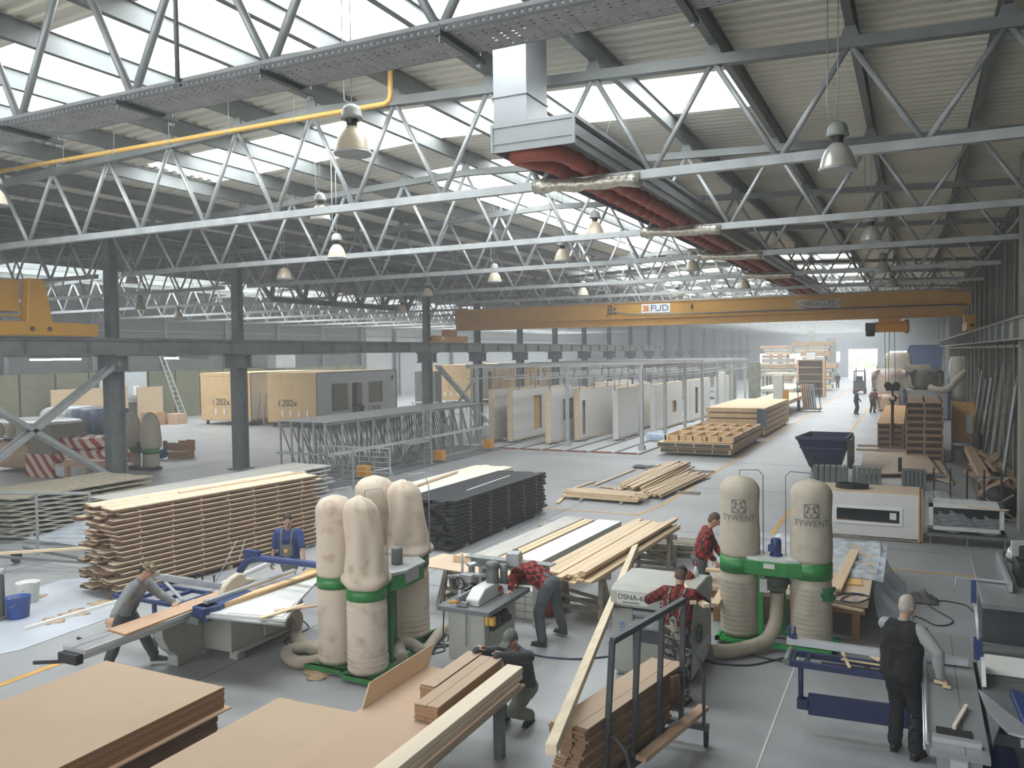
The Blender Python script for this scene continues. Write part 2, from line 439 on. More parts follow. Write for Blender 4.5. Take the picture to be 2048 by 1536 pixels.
# transfer truss bridging the wide gap between the second and third columns
t = thing('transfer_truss', 'dark trapezoid steel truss bridging the gap between second and third column', 'truss', (XL, 25.0, 0))
n = 6; ya, yb = 25.0, 39.35; zu, zl = 9.0, 7.0
m = MB(); m.ibeam((XL, ya, zu), (XL, yb, zu), .2, .22, .02); m.ob('top_chord', STEELD, t)
ys = [ya+2.0+(yb-ya-4.0)*i/5 for i in range(6)]
m = MB(); m.ibeam((XL, ys[0], zl), (XL, ys[-1], zl), .22, .24, .02); m.ob('bottom_chord', STEELD, t)
tp = [ya+(yb-ya)*i/6*1.0 for i in range(7)]
for i, y in enumerate(ys):
    for q in (tp[i], tp[i+1]): MB().beam((XL, y, zl), (XL, q, zu), .14, .14).ob('diagonal', STEELD, t)

# long dark girders in the row line for the rest, gutter beam under the valley
tag(MB().ibeam((XL, -6.5, 9.05), (XL, YE, 9.05), .25, .34, .02).ob('valley_beam', STEELD), 'dark steel valley beam running over the column row', 'beam')
# cross bracing between first columns
def brace(pts, lab):
    t = thing('cross_brace', lab, 'brace', V(pts[0][0]))
    for p, q in pts: MB().beam(p, q, .09, .14).ob('brace_bar', STEEL2, t)
brace([((XL, 13.1, .3), (XL, 19.2, 4.4)), ((XL, 13.1, 4.4), (XL, 19.2, .3)), ((XL+.3, 13.1, .3), (XL+.3, 19.2, 4.4)), ((XL+.3, 13.1, 4.4), (XL+.3, 19.2, .3))], 'crossed grey steel wind braces beside the nearest column')
brace([((XL, 40.3, 3.9), (XL, 46.2, .2)), ((XL+.25, 40.3, 3.9), (XL+.25, 46.2, .2)), ((XL, 46.2, 3.9), (XL, 40.6, .2))], 'crossed grey steel wind braces beyond the third column')
# left hall wall posts and bales
for i in range(14):
    y = 14+6.3*i
    tag(MB().ibeam((XLL+.25, y, 0), (XLL+.25, y, 9), .3, .34, .02, (1, 0, 0)).ob('wall_post', STEELD), 'grey steel post against the far left wall, %s from the viewer' % nth(i), 'wall post', 'posts on the left wall')
m = MB()
for z in (1.0, 2.2, 5.2, 6.6): m.b2((XLL+.1, 0, z), (XLL+.2, YE, z+.1))
struct(m.ob('trim_1', STEEL))
# right wall: posts, rails, pale panels above the runway
XW = XR
rp = MB().ibeam((0, 0, 0), (0, 0, 9.0), .24, .3, .02, (1, 0, 0)).mesh('wall_post', mat('pale_post', '8d8f86', .6, 0, .1, 2))
for i, y in enumerate([17.0, 21.6, 23.7]+[27.5+3.14*k for k in range(20)]):
    o = place(rp, 'wall_post', None, (XW-.18, y, 0)); tag(o, 'pale steel post against the right wall, %s from the viewer' % nth(i), 'wall post', 'posts on the right wall')
PANELM = mat('pale_wall_panel', '9b9c92', .6, 0, .08, 1.5)
m = MB(); y = 4.0
while y < 84:
    m.b2((XW-.03, y+.15, 4.62), (XW, y+1.9, 5.35)); y += 2.1
struct(m.ob('trim_2', PANELM))
struct(MB().b2((XW-.3, 2, 4.5), (XW-.02, 84, 4.6)).ob('trim_3', mat('pale_flange', 'c3c3ba', .5, 0, .05, 2)))
m = MB()
for z in (1.5, 3.0, 6.5, 8.0): m.b2((XW-.08, -2, z), (XW, YE, z+.08))
struct(m.ob('trim_4', STEEL))
m = MB(); 
for y in (85, 105, 125): m.b2((XW-.4, y, 0), (XW-.02, y+.5, 9.3))
struct(m.ob('trim_5', PANELM))
tag(MB().b2((2.32, 23.2, 0), (2.8, 23.8, 9.2)).ob('concrete_column', mat('pale_concrete', '9a9a8e', .8, 0, .1, 2)), 'pale concrete column at the right edge beside the window frame rack', 'column')
# floor paint
LINE = mat('orange_line_paint', 'c99a4e', .6, 0, .18, 3)
def line(pts, w, lab):
    m = MB()
    for p, q in zip(pts, pts[1:]):
        p, q = V((*p[:2], 0)), V((*q[:2], 0)); d = (q-p).normalized(); s_ = V((-d.y, d.x, 0))*w/2
        m.add([p-s_+V((0,0,.004)), q-s_+V((0,0,.004)), q+s_+V((0,0,.004)), p+s_+V((0,0,.004))], [(0, 3, 2, 1)])
    o = m.ob('floor_line', LINE); tag(o, lab, 'floor marking', 'orange floor lines'); o['kind'] = 'structure'; return o
line([(-3.12, 20), (-3.12, 110)], .11, 'orange line on the floor along the right side of the aisle')
line([(-6.65, 23.3), (-6.65, 110)], .11, 'orange line on the floor along the left side of the aisle')
line([(-11.4, 3), (-11.4, 16.5)], .13, 'wide orange line on the floor under the left panel saw')
line([(-12.9, 3), (-12.9, 9.2)], .1, 'thin orange line on the floor left of the panel saw')
line([(-5.1, 18.35), (1.2, 18.35)], .09, 'orange line across the floor by the film covered bench')
line([(-12, 21.8), (-6.9, 21.8), (-6.65, 23.3)], .09, 'orange line across the floor behind the black stack')
JM = mat('pale_joint', 'c9cbc8', .6)
m = MB()
m.b2((-1.52, 4, .001), (-1.5, 13, .005)); struct(m.ob('trim_6', JM))
m = MB(); JD = mat('dark_joint', '6f7274', .7)
for y in (13.6, 20.2, 27, 33.6): m.b2((-24, y, .001), (2, y+.015, .004))
for x in (-17.4, -9.0): m.b2((x, 4, .001), (x+.015, 60, .004))
struct(m.ob('trim_7', JD))
# ---------------- things under the roof ----------------
# perforated cable tray under the nearest truss
t = thing('cable_tray', 'perforated galvanised cable tray running under the nearest roof truss', 'cable tray', (0, 6.3, 7.2))
TZ = 7.2
def tray():
    m = MB(); x0, x1, y0, y1 = -14.0, 1.5, 6.02, 6.56
    holes = []
    x = x0
    while x < x1:
        # a strip of bottom plate with slots: bars across and along
        m.b2((x, y0, TZ), (x+.08, y1, TZ+.004))
        for k in range(9):
            yy = y0+.03+k*(y1-y0-.06)/8
            m.b2((x+.08, yy-.02, TZ), (x+.11, yy+.02, TZ+.004))
        x += .11
    return m
tray().ob('perforated_plate', mat('galvanised_tray', 'a2a5a6', .5, .3, .15, 5), t)
m = MB()
for yy in (6.02, 6.56):
    m.b2((-14, yy-.004, TZ), (1.5, yy+.004, TZ+.022)); m.b2((-14, yy-.004, TZ+.05), (1.5, yy+.004, TZ+.07))
    x = -14.0
    while x < 1.5: m.b2((x, yy-.004, TZ+.022), (x+.035, yy+.004, TZ+.05)); x += .07
m.ob('side_rail', STEELD, t)
for k in range(8):
    x = -13.3+1.95*k
    s_ = MB().b2((x-.03, 5.92, TZ-.05), (x+.03, 6.72, TZ-.006)).ob('support_bar', STEELD, t)
    MB().tube([(x, 6.66, TZ-.1), (x, 6.66, TZ-.09), (x, 6.66, TZ-.07), (x, 6.66, TZ-.065), (x, 6.66, 7.34)], [.012, .03, .03, .012, .012], 6).ob('threaded_rod', STEEL2, s_)
    MB().tube([(x, 5.96, TZ-.1), (x, 5.96, TZ+.05)], .012, 6).ob('threaded_rod', STEEL2, s_)
MB().tube([(-14, 6.2, TZ+.03), (1.5, 6.22, TZ+.03)], .018, 6).tube([(-14, 6.3, TZ+.03), (1.5, 6.27, TZ+.03)], .014, 6).ob('cable', BLK, t)
tag(MB().tube([(-6.95, 6.3, 7.3), (-6.95, 6.3, 10)], .025, 8).ob('hanger_rod', STEEL), 'thin upright steel pipe rising from the cable tray to the roof', 'pipe')

# yellow gas pipe
GP = mat('yellow_gas_pipe', 'cba253', .4, 0, .05, 3)
t = thing('gas_pipe', 'yellow gas pipe hung below the roof along the second truss', 'pipe', (-8.5, 12.6, 9.1))
MB().tube([(-24, 12.6, 9.12), (-8.68, 12.6, 9.1), (-8.58, 12.6, 9.16), (-8.56, 12.6, 9.26), (-8.56, 12.6, 10.0)], .05, 12).ob('pipe_run', GP, t)
for x in (-19.3, -17.6, -15.9, -14.2, -12.5, -10.8, -22): 
    h = MB().tube([(x, 12.6, 9.1), (x, 12.6, 9.8)], .008, 6).ob('pipe_hanger', STEEL2, t)
    MB().lathe([(.055, -.02), (.06, -.02), (.06, .02), (.055, .02)], (x, 12.6, 9.1), 12, Matrix.Rotation(PI/2, 3, 'Y')).ob('pipe_clamp', STEEL2, h)

# air duct with red heater tubes
t = thing('heater_duct', 'galvanised sheet duct box hung lengthwise with red heater tubes in its underside', 'duct', (-5.1, 11.35, 7.6))
def duct():
    y0, y1, xa, xb, z0, z1 = 11.35, 62.0, -5.85, -4.5, 7.6, 8.02
    b = MB()
    b.b2((xa, y0, z0), (xb, y0+.03, z1)); b.b2((xa, y0, z1-.02), (xb, y1, z1)); b.b2((xa, y0, z0), (xa+.03, y1, z1)); b.b2((xb-.03, y0, z0), (xb, y1, z1))
    b.b2((xa-.01, y0-.012, z0+.12), (xb+.01, y0, z0+.15)); b.b2((xb, y0, z0+.12), (xb+.02, y1, z0+.16)); b.b2((xb, y0, z1-.05), (xb+.03, y1, z1+.01)); b.b2((xa-.02, y0-.015, z1-.05), (xb+.03, y0, z1+.01))
    b.b2((xb-.02, y0-.02, z0), (xb+.02, y0+.02, z1)); b.b2((xa-.02, y0-.02, z0), (xa+.02, y0+.02, z1)); b.b2((xa, y0, z0+.3), (xb, y1, z0+.33))
    b.ob('casing', DUCTM, t)
    v = MB(); v.b2((xa+.02, y0+.02, z1), (xa+.58, y0+.8, 9.98)); v.b2((xa, y0, z1+.42), (xa+.6, y0+.82, z1+.44))
    v.ob('riser', DUCTM, t)
    for k, x in enumerate((-5.35, -4.9)):
        n = 60; pts = []
        if k == 0: pts = [(-5.62, y0+.35, z0+.0), (-5.6, y0+.55, z0+.0), (-5.45, y0+.9, z0+.0)]
        else: pts = [(-5.62, y0+.25, z0+.01), (-5.3, y0+.3, z0+.01), (-5.0, y0+.42, z0+.01), (-4.92, y0+.7, z0+.01)]
        yy = y0+1.1
        while yy < y1-1: pts += [(x, yy, z0), (x, yy+.01, z0), (x, yy+.06, z0), (x, yy+.07, z0)]; yy += .6
        rr = [.15 if k > 4 and (k-len(pts)) % 4 in (1, 2) else .13 for k in range(len(pts))]
        MB().tube(pts, rr, 14).ob('heater_tube', REDT, t)
duct()
for i, (tx, ty) in enumerate(((TY[1], 0), (TY[2], 0), (TY[3], 0), (TY[4], 0))):
    pts = [(-5.9+.19*k, TY[1+i]+.01*math.sin(k*2), 7.38-.006*k+.01*math.sin(k)) for k in range(11)]
    o = MB().tube(pts, [.12+.02*math.sin(k*2.1) for k in range(11)], 12).ob('foil_wrap', FOIL)
    tag(o, 'crumpled foil wrapped around the %s truss chord under the red heater tubes' % nth(i+1), 'foil wrapping', 'foil wraps under the heater')
for i in range(4):
    m = MB(); y = TY[1+i]+2.4
    for dx in (-.5, .5): m.tube([(-5.2, y, 9.4), (-5.2+dx, y, 8.02)], .008, 5)
    tag(m.ob('hanging_chain', STEEL2), 'V shaped chain holding the duct, %s from the viewer' % nth(i), 'chain', 'chains holding the duct')

# bell lamps
SHADE = mat('dusty_lamp_shade', 'c5b8a2', .4, .1, .1, 5)
SHADEW = mat('shiny_lamp_shade', 'b5b5ab', .3, .3, .1, 5)
CAPM = mat('grey_lamp_housing', '8f938c', .5, .1, .1, 5)
def lamp_protos(sm, reflect=True):
    z = 0
    sh = MB().lathe([(.235, 0), (.24, .0), (.245, .02), (.235, .05), (.225, .1), (.205, .17), (.17, .25), (.12, .32), (.075, .36), (.07, .36), (.11, .31), (.155, .24), (.19, .17), (.21, .1), (.222, .05), (.232, .02)], n=28).mesh('lamp_shade', sm)
    rim = MB().lathe([(.236, -.012), (.25, -.012), (.252, .02), (.236, .02)], n=28).mesh('rim', STEEL2)
    nk = MB().lathe([(.075, .34), (.07, .37), (.075, .42), (.1, .47), (.09, .48)], n=16).mesh('neck', BLK)
    cp_ = MB().lathe([(.13, .45), (.145, .45), (.15, .48), (.135, .5), (.13, .56), (.1, .62), (.05, .645), (.01, .65)], n=22).mesh('lamp_housing', CAPM)
    gl = MB().lathe([(.225, .012), (.2, .0), (.0, -.01)], n=22).mesh('lens', mat('pale_lamp_glass', 'd5d5cc', .15, 0, .03, 3))
    return [('lamp_shade', sh), ('rim', rim), ('neck', nk), ('lamp_housing', cp_), ('lens', gl)]
LP1, LP2 = lamp_protos(SHADE), lamp_protos(SHADEW)
LAMPS = [  # px of centre, py of the shade rim, width in px, kind, label
 (705, 308, 74, 0, 'large dusty bell lamp hanging beside the bend of the yellow pipe'),
 (641, 440, 41, 0, 'dusty bell lamp right behind the lower chord of the second truss'),
 (674, 516, 37, 0, 'bell lamp hanging just below the third truss, left of centre'),
 (1190, 472, 38, 0, 'bell lamp with a dusty shade near the foil wraps'),
 (1675, 340, 72, 1, 'shiny bell lamp under the right roof slope, the nearest of that side'),
 (1742, 482, 41, 1, 'shiny bell lamp second nearest under the right roof slope'),
 (1125, 522, 33, 0, 'bell lamp left of and below the lamp by the foil wraps'),
 (989, 564, 28, 0, 'bell lamp above the left part of the yellow crane girder'),
 (-8, 410, 44, 0, 'bell lamp cut by the left edge of the picture'),
 (569, 558, 30, 0, 'dim bell lamp above the second column'),
 (1385, 541, 29, 0, 'bell lamp above the white sign on the crane girder'),
 (1489, 577, 24, 0, 'small bell lamp between crane girder and duct end'),
 (1766, 545, 30, 1, 'shiny bell lamp third nearest under the right roof slope'),
 (1166, 591, 22, 0, 'small bell lamp just above the figure on the crane girder'),
 (1031, 610, 17, 0, 'tiny bell lamp over the left third of the crane girder'),
 (1355, 594, 20, 0, 'small pale bell lamp straight above the crane sign'),
 (1785, 574, 24, 1, 'small shiny bell lamp above the right part of the crane girder'),
 (281, 619, 22, 0, 'bright bell lamp in the left hall right of the nearest column'),
 (357, 635, 18, 0, 'bell lamp in the left hall, second right of the nearest column'),
 (855, 592, 22, 0, 'dark bell lamp at the top of the third column'),
 (264, 566, 24, 0, 'dark bell lamp in front of the first column top'),
 (804, 624, 20, 0, 'dark bell lamp behind the end of the transfer truss'),
]
for px, py, w, k, lab in LAMPS:
    D = .49/w*FPX
    d = _ray(px, py); d = d/ d.dot(V((AXX.z, AXY.z, AXZ.z)))   # forward depth one
    P0 = V((0, 0, EYE))+d*D
    zt = roofz(P0.x, RX if P0.x > XL else LRX)+.04
    t = thing('bell_lamp', lab, 'lamp', P0, random.uniform(0, 3), 'bell lamps under the roof')
    for n, me in (LP1, LP2)[k]: place(me, n, t)
    if P0.z+.7 < zt:
        MB().tube([(P0.x, P0.y, P0.z+.64), (P0.x+.01, P0.y, zt)], .008, 5).tube([(P0.x, P0.y, P0.z+.66), (P0.x-.12, P0.y, P0.z+.72), (P0.x-.13, P0.y, P0.z+.95), (P0.x-.13, P0.y, zt)], .008, 5).ob('suspension_wire', STEEL2, t)
# fluorescent strips at the left
for (a, b_, lab) in (((62, 720), (160, 718), 'lit twin fluorescent strip light left of the nearest column'), ((330, 717), (352, 716), 'short lit fluorescent strip right of the nearest column'), ((355, 717), (415, 718), 'dim fluorescent strip light further along the same rail')):
    p, q = AX(*a, X=-34.), AX(*b_, X=-34.)
    p.z = q.z = (p.z+q.z)/2
    t = thing('strip_light', lab, 'lamp', (p+q)/2, group='strip lights of the left hall')
    MB().beam(p+V((0, 0, .1)), q+V((0, 0, .1)), .2, .06).ob('housing', STEEL2, t)
    lit = TUBEL if 'dim' not in lab else mat('unlit_tube', 'c9d0d2', .3)
    for dx in (-.06, .06): MB().tube([p+V((dx, 0, 0)), q+V((dx, 0, 0))], .035, 8).ob('tube', lit, t)
p = AX(0, 726, X=-34.); q = AX(480, 712, X=-34.); zz = AX(240, 720, X=-34.).z+.17
tag(MB().b2((-34.05, p.y, zz), (-33.95, q.y+10, zz+.08)).ob('light_rail', STEEL2), 'thin pale rail carrying the strip lights in the left hall', 'rail')

# main crane
CYY = 41.0
def crane():
    t = thing('overhead_crane', 'yellow overhead travelling crane spanning the near hall', 'crane', (-11, CYY, 5.8))
    x0, x1 = -23.6, 2.3; z0, z1 = 5.9, 7.05
    g = MB(); g.b2((x0, CYY-.2, z0+.4), (x1-1.0, CYY+.3, z1)); g.b2((x1-1.0, CYY-.2, z0+.5), (x1-.1, CYY+.3, z1-.1)); g.b2((x0, CYY-.28, z0+.36), (x1-.1, CYY+.34, z0+.42))
    g.b2((x0, CYY-.1, z0), (x1-.3, CYY+.2, z0+.36)); g.b2((x0, CYY-.22, z0), (x1-.3, CYY+.3, z0+.03)); g.b2((x0, CYY-.26, z1), (x1-.4, CYY+.36, z1+.03))
    go = g.ob('girder', YEL, t)
    MB().tube([(-14.4, CYY-.3, 6.42), (-14.3, CYY-.3, 6.62), (-14.0, CYY-.3, 6.64), (-13.2, CYY-.3, 6.5), (-12, CYY-.3, 6.42), (2, CYY-.3, 6.42)], .035, 6).ob('festoon_rail', STEEL, go)
    F = face((1, 0, 0))
    sg = MB().b2((-12.55, CYY-.235, 6.52), (-11.05, CYY-.205, 6.98)).ob('sign', WHITEP, go, label='white sign with an orange emblem and blue FUD lettering')
    text('FUD', 'lettering', mat('sign_blue', '3b5a86', .5), .44, (-11.6, CYY-.25, 6.75), F, sg, sx=1.15)
    m = MB(); m.b2((-12.48, CYY-.25, 6.82), (-12.16, CYY-.24, 6.9)); m.b2((-12.48, CYY-.25, 6.62), (-12.16, CYY-.24, 6.7)); m.b2((-12.42, CYY-.25, 6.72), (-12.16, CYY-.24, 6.8)); m.ob('emblem', mat('sign_orange', 'd5822e', .5), sg)
    text('8t', 'load_mark', BLK, .66, (-14.15, CYY-.215, 6.72), F, go)
    MB().b2((-9.98, CYY-.215, 6.62), (-9.9, CYY-.205, 6.92)).b2((-10.02, CYY-.215, 6.72), (-9.86, CYY-.205, 6.78)).ob('bolt_mark', BLK, go)
    s2 = MB().b2((-4.95, CYY-.235, 6.42), (-3.05, CYY-.205, 6.88)).ob('maker_sign', mat('sign_grey', 'b4b2a2', .5), go, label='pale sign with red oval around dark lettering')
    text('HERKULES', 'lettering', mat('sign_dark', '2d3a44', .5), .27, (-4.0, CYY-.25, 6.65), F, s2, sx=1.1)
    pts = [(-4.0+.88*math.cos(a), CYY-.245, 6.65+.19*math.sin(a)) for a in [2*PI*k/28 for k in range(28)]]
    MB().tube(pts, .018, 6, closed=True).ob('oval', REDP, s2)
    # end carriages
    for (x, lab) in ((XL+.5, 'left'), (2.15, 'right')):
        c = MB().b2((x-.18, CYY-1.9, 5.26), (x+.18, CYY+1.9, 5.62)).b2((x-.2, CYY-.5, 5.6), (x+.25, CYY+.5, 5.95)).ob('end_carriage', ORANGE if lab == 'left' else YEL, t)
        for dy in (-1.5, 1.5): MB().lathe([(.14, -.06), (.16, -.06), (.16, .06), (.14, .06)], (x, CYY+dy, 5.4), 16, Matrix.Rotation(PI/2, 3, 'Y')).ob('wheel', STEELD, c)
        for dy in (-1.95, 1.95): MB().tube([(x, CYY+dy, 5.45), (x, CYY+dy*1.1, 5.45)], .07, 10).ob('buffer', BLK, c)
        MB().b2((x+.182, CYY-1.2, 5.36), (x+.2, CYY-.9, 5.56)).ob('label_plate', WHITEP, c)
    # hoist
    hx = -.85
    h = MB().lathe([(.22, -.75), (.24, -.72), (.24, .45), (.3, .46), (.32, .62), (.2, .66)], (hx, CYY+.05, 5.52), 20, Matrix.Rotation(PI/2, 3, 'Y')).b2((hx-.6, CYY-.1, 5.65), (hx+.3, CYY+.15, 5.95)).ob('hoist', ORANGE, t)
    MB().b2((hx-1.15, CYY-.2, 5.35), (hx-.75, CYY+.25, 5.72)).lathe([(.17, 0), (.2, .1), (.2, .3), (.1, .36)], (hx-.95, CYY, 5.1), 14).ob('motor', BLK, h)
    MB().tube([(hx-.35, CYY, 5.3), (hx-.3, CYY, 2.9)], .014, 6).tube([(hx+.05, CYY, 5.3), (hx+.1, CYY, 2.9)], .014, 6).tube([(hx-.15, CYY, 5.3), (hx-.2, CYY, 2.9)], .014, 6).ob('rope', BLK, t)
    hb_ = MB().b2((hx-.3, CYY-.08, 2.62), (hx+.26, CYY+.08, 2.9)).lathe([(.14, -.05), (.17, -.05), (.17, .05), (.14, .05)], (hx-.2, CYY, 2.85), 14, Matrix.Rotation(PI/2, 3, 'X')).lathe([(.14, -.05), (.17, -.05), (.17, .05), (.14, .05)], (hx+.14, CYY, 2.85), 14, Matrix.Rotation(PI/2, 3, 'X')).ob('hook_block', BLK, t)
    pts = [(hx-.02, CYY, 2.62), (hx-.02, CYY, 2.45)]+[(hx-.02+.14*math.sin(a), CYY, 2.28+.14*math.cos(a)) for a in [PI*2*k/14 for k in range(0, 11)]]
    MB().tube(pts, [.045]*2+[.05]*9+[.03, .02], 8).ob('hook', BLK, hb_)
crane()
t = thing('lifting_chains', 'dark red lifting chains and slings bundled on the crane hook', 'chain', (-.87, 41, 1.2))
for k in range(5):
    pts = [(-.87+.03*math.sin(k*2+j*.4), 41+.03*math.cos(k*1.7+j*.3), 2.12-j*(.07+.012*k)) for j in range(18)]
    MB().tube(pts, [.03+.012*(j % 2) for j in range(18)], 7).ob('chain_strand', mat('dark_red_chain', '4a2420', .6, .2, .3, 9) if k % 2 else BLK, t)
# crane of the left hall: its end on the near runway
def lcrane():
    x = XL+.45
    t = thing('overhead_crane', 'end of a second yellow overhead crane on the runway at the left edge', 'crane', (x, 17, 5.3))
    c = MB(); c.prism([(14.6, 5.27), (18.2, 5.27), (18.2, 5.66), (16.62, 5.7), (16.45, 6.75), (16.38, 6.95), (16.2, 7.0), (15.9, 7.0), (15.8, 5.7), (14.6, 5.7)], -.18, .18, Matrix(((0, 0, 1), (1, 0, 0), (0, 1, 0))), (x, 0, 0))
    co = c.ob('end_carriage', YEL, t, bev=.02)
    for y in (15.95, 16.5): MB().lathe([(.07, 0), (.07, .04), (.02, .05)], (x+.18, y, 5.48), 10, Matrix.Rotation(PI/2, 3, 'Y')).ob('bolt', mat('rusty_bolt', '5a3322', .6), co)
    MB().b2((x-14, 15.0, 6.0), (x-.1, 15.75, 6.95)).b2((x-14, 14.9, 5.85), (x-.1, 15.85, 5.9)).ob('girder', YEL, t)
lcrane()
# ---------------- stacks and benches on the shop floor ----------------
def simple(name, mb, m, lab, cat, group=None, bev=0, kind=None):
    return tag(mb.ob(name, m, bev=bev), lab, cat, group, kind)
def board_stack(who, group, m, A, B, width, nb, layers, pitch, t, z0, jit, sticks, ms, name='board', under=None):
    """boards in layers with spacer sticks; A near-right corner, B far-right corner on the floor"""
    A = V((A[0], A[1], 0)); B = V((B[0], B[1], 0)); d = B-A; L = d.length; u = d.normalized(); w = V((-u.y, u.x, 0)); ang = math.atan2(u.y, u.x)
    bw = width/nb
    me = MB().box((0, 0, 0), (L, bw*.97, t)).mesh(name, m); ut = under[0] if under else 0
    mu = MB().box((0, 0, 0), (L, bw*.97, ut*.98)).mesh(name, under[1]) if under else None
    ms_ = MB().box((0, 0, 0), (.03, width-.004, pitch-t-ut)).mesh('spacer_stick', ms)
    R_ = random.Random(hash(who) % 1000 if 0 else len(who))
    for k in range(layers):
        z = z0+k*pitch+t/2+ut
        lay = nth(layers-1-k)
        for j in range(nb):
            c = A+u*(L/2+R_.uniform(-jit, jit)*(1 if k < layers-1 else .7))+w*(bw*(j+.5)); c.z = z
            o = place(me, name, None, c, ang+R_.uniform(-1, 1)*.0006)
            tag(o, '%s, %s layer down, %s from the near side' % (who, lay, nth(j)), 'board', group)
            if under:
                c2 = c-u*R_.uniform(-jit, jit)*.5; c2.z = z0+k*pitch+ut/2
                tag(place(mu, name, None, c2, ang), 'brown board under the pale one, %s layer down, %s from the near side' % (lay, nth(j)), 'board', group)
        if k < layers-1:
            for q, s in enumerate(sticks):
                c = A+u*(L*s+R_.uniform(-.03, .03))+w*(width/2); c.z = z+t/2+(pitch-t-ut)/2
                o = place(ms_, 'spacer_stick', None, c, ang+R_.uniform(-1, 1)*.01)
                tag(o, 'spacer stick in the %s under its %s layer, %s from viewer' % (group, lay, nth(q)), 'stick', 'spacer sticks in the '+group)
    for q, s in enumerate((.12, .5, .88)):
        c = A+u*(L*s)+w*(width/2)
        tag(MB().box((c.x, c.y, z0/2), (.1, width, z0-.002), ang).ob('bearer', WEATH), 'timber bearer under the %s, %s from the viewer' % (group, nth(q)), 'timber', 'bearers under the '+group)
EDGEL = mat('pale_board_edges', 'd4c0a4', .6, 0, .1, 3, (2, .3, 2), .02, .1)
board_stack('light brown board of the big stack', 'big tan board stack', EDGEL, (-13.4, 10.4), (-12.72, 15.4), 1.14, 5, 16, .1025, .022, .09, .14, [.1, .235, .37, .5, .63, .76, .9], WOODT, under=(.052, mat('dark_brown_under_boards', '664c35', .8, 0, .15, 3, (2, .3, 2), .02, .1)))  # each layer: pale board on top, darker brown board below it
board_stack('black stained board of the stack', 'black board stack', BLACKW, (-9.42, 16.1), (-9.36, 21.1), 1.42, 7, 12, .0915, .064, .08, .17, [.16, .36, .56, .74, .9], GREYW)
board_stack('cream board of the stack behind the black', 'cream board stack', mat('cream_painted_boards', 'e6dfc9', .5, 0, .04, 3, (2, .2, 2), 0, .04), (-11.05, 16.6), (-11.05, 22.6), 1.3, 6, 8, .135, .03, .07, .12, [.1, .35, .6, .85], WOODP)
board_stack('grey board, stack beside the tan one', 'grey board stack', mat('grey_white_boards', 'c2c0b8', .6, 0, .08, 3, (2, .2, 2), 0, .1), (-17.7, 14.2), (-17.3, 21.6), 1.7, 6, 7, .135, .03, .08, .22, [.12, .35, .6, .85], BLACKW)
simple('top_batten', MB().box((-9.95, 18.9, 1.155), (.04, 2.6, .03), .04), WHITE, 'white batten lying lengthwise on top of the black board stack', 'batten')
simple('top_batten', MB().box((-11.8, 18.8, 1.095), (.07, 3.9, .05), .1), mat('pinkish_batten', 'c9b3a0', .6), 'pinkish batten lying on the cream board stack', 'batten')
simple('top_batten', MB().beam((-13.75, 12.2, 1.7), (-13.3, 15.6, 1.7), .1, .06), mat('pinkish_batten', 'c9b3a0', .6), 'pinkish batten lying on top of the big tan stack', 'batten')

# fibreboard sheets in front
def sheets(who, group, m, lo, hi, z0, n, t, jx, edge=None, seed=1):
    R_ = random.Random(seed)
    me = MB().box((0, 0, 0), (hi[0]-lo[0], hi[1]-lo[1], t*.93)).mesh('sheet', m)
    for k in range(n):
        o = place(me, 'sheet', None, ((lo[0]+hi[0])/2+R_.uniform(-jx, jx), (lo[1]+hi[1])/2+R_.uniform(-jx, jx), z0+t*(k+.5)), 0)
        tag(o, '%s, %s sheet from the top' % (who, nth(n-1-k)), 'sheet', group)
def mdfmat(nm, face, edge):
    """sheet material: smooth face, layered darker edge, chosen by the surface's own direction on the sheet"""
    if nm in MATS: return MATS[nm]
    m = mat(nm, face, .65, 0, .04, 1.3, rnd=.05); nt = m.node_tree; N = nt.nodes; L = nt.links; b = N['Principled BSDF']
    src = b.inputs['Base Color'].links[0].from_socket
    tc = [n for n in N if n.type == 'TEX_COORD'][0]; sp = N.new('ShaderNodeSeparateXYZ'); L.new(tc.outputs['Normal'], sp.inputs[0])
    ab = N.new('ShaderNodeMath'); ab.operation = 'ABSOLUTE'; L.new(sp.outputs['Z'], ab.inputs[0])
    mx = N.new('ShaderNodeMix'); mx.data_type = 'RGBA'; L.new(ab.outputs[0], mx.inputs[0]); mx.inputs[6].default_value = (*hexc(edge), 1); L.new(src, mx.inputs[7])
    L.new(mx.outputs[2], b.inputs['Base Color']); return m
MD1 = mdfmat('fibreboard_sheet', 'b0997f', '8f6c4b'); MD2 = mdfmat('dark_fibreboard_sheet', 'b08d70', '6e4b33')
sheets('large sheet in the lower left front pile', 'lower fibreboard pile', MD2, (-9.2, 4.0), (-7.16, 6.8), .10, 17, .0185, .012, seed=3)
sheets('large sheet in the upper left front pile', 'upper fibreboard pile', MD1, (-9.12, 4.0), (-7.12, 6.88), .484, 13, .0185, .006, seed=4)
simple('sheet', MB().b2((-9.1, 3.9, .462), (-7.06, 6.93, .482)), MDF, 'pale fibreboard sheet sticking out between the two left front piles', 'sheet')
for q, (yy) in enumerate((4.3, 5.1, 5.9, 6.6)):
    simple('batten', MB().b2((-9.1, yy, .416), (-7.3, yy+.09, .46)), WEATH, 'wooden batten between the two left front piles, %s from the viewer' % nth(q), 'batten', 'battens between the left front piles')
for q, yy in enumerate((4.4, 5.5, 6.5)): simple('bearer', MB().b2((-9.1, yy, 0), (-7.3, yy+.1, .098)), WEATH, 'bearer under the left front piles, %s from the viewer' % nth(q), 'timber', 'bearers under the left front piles')
sheets('fibreboard sheet in the low pile next to the workbench', 'low fibreboard pile', MD1, (-6.62, 4.2), (-5.3, 7.24), .12, 23, .0185, .008, seed=8)
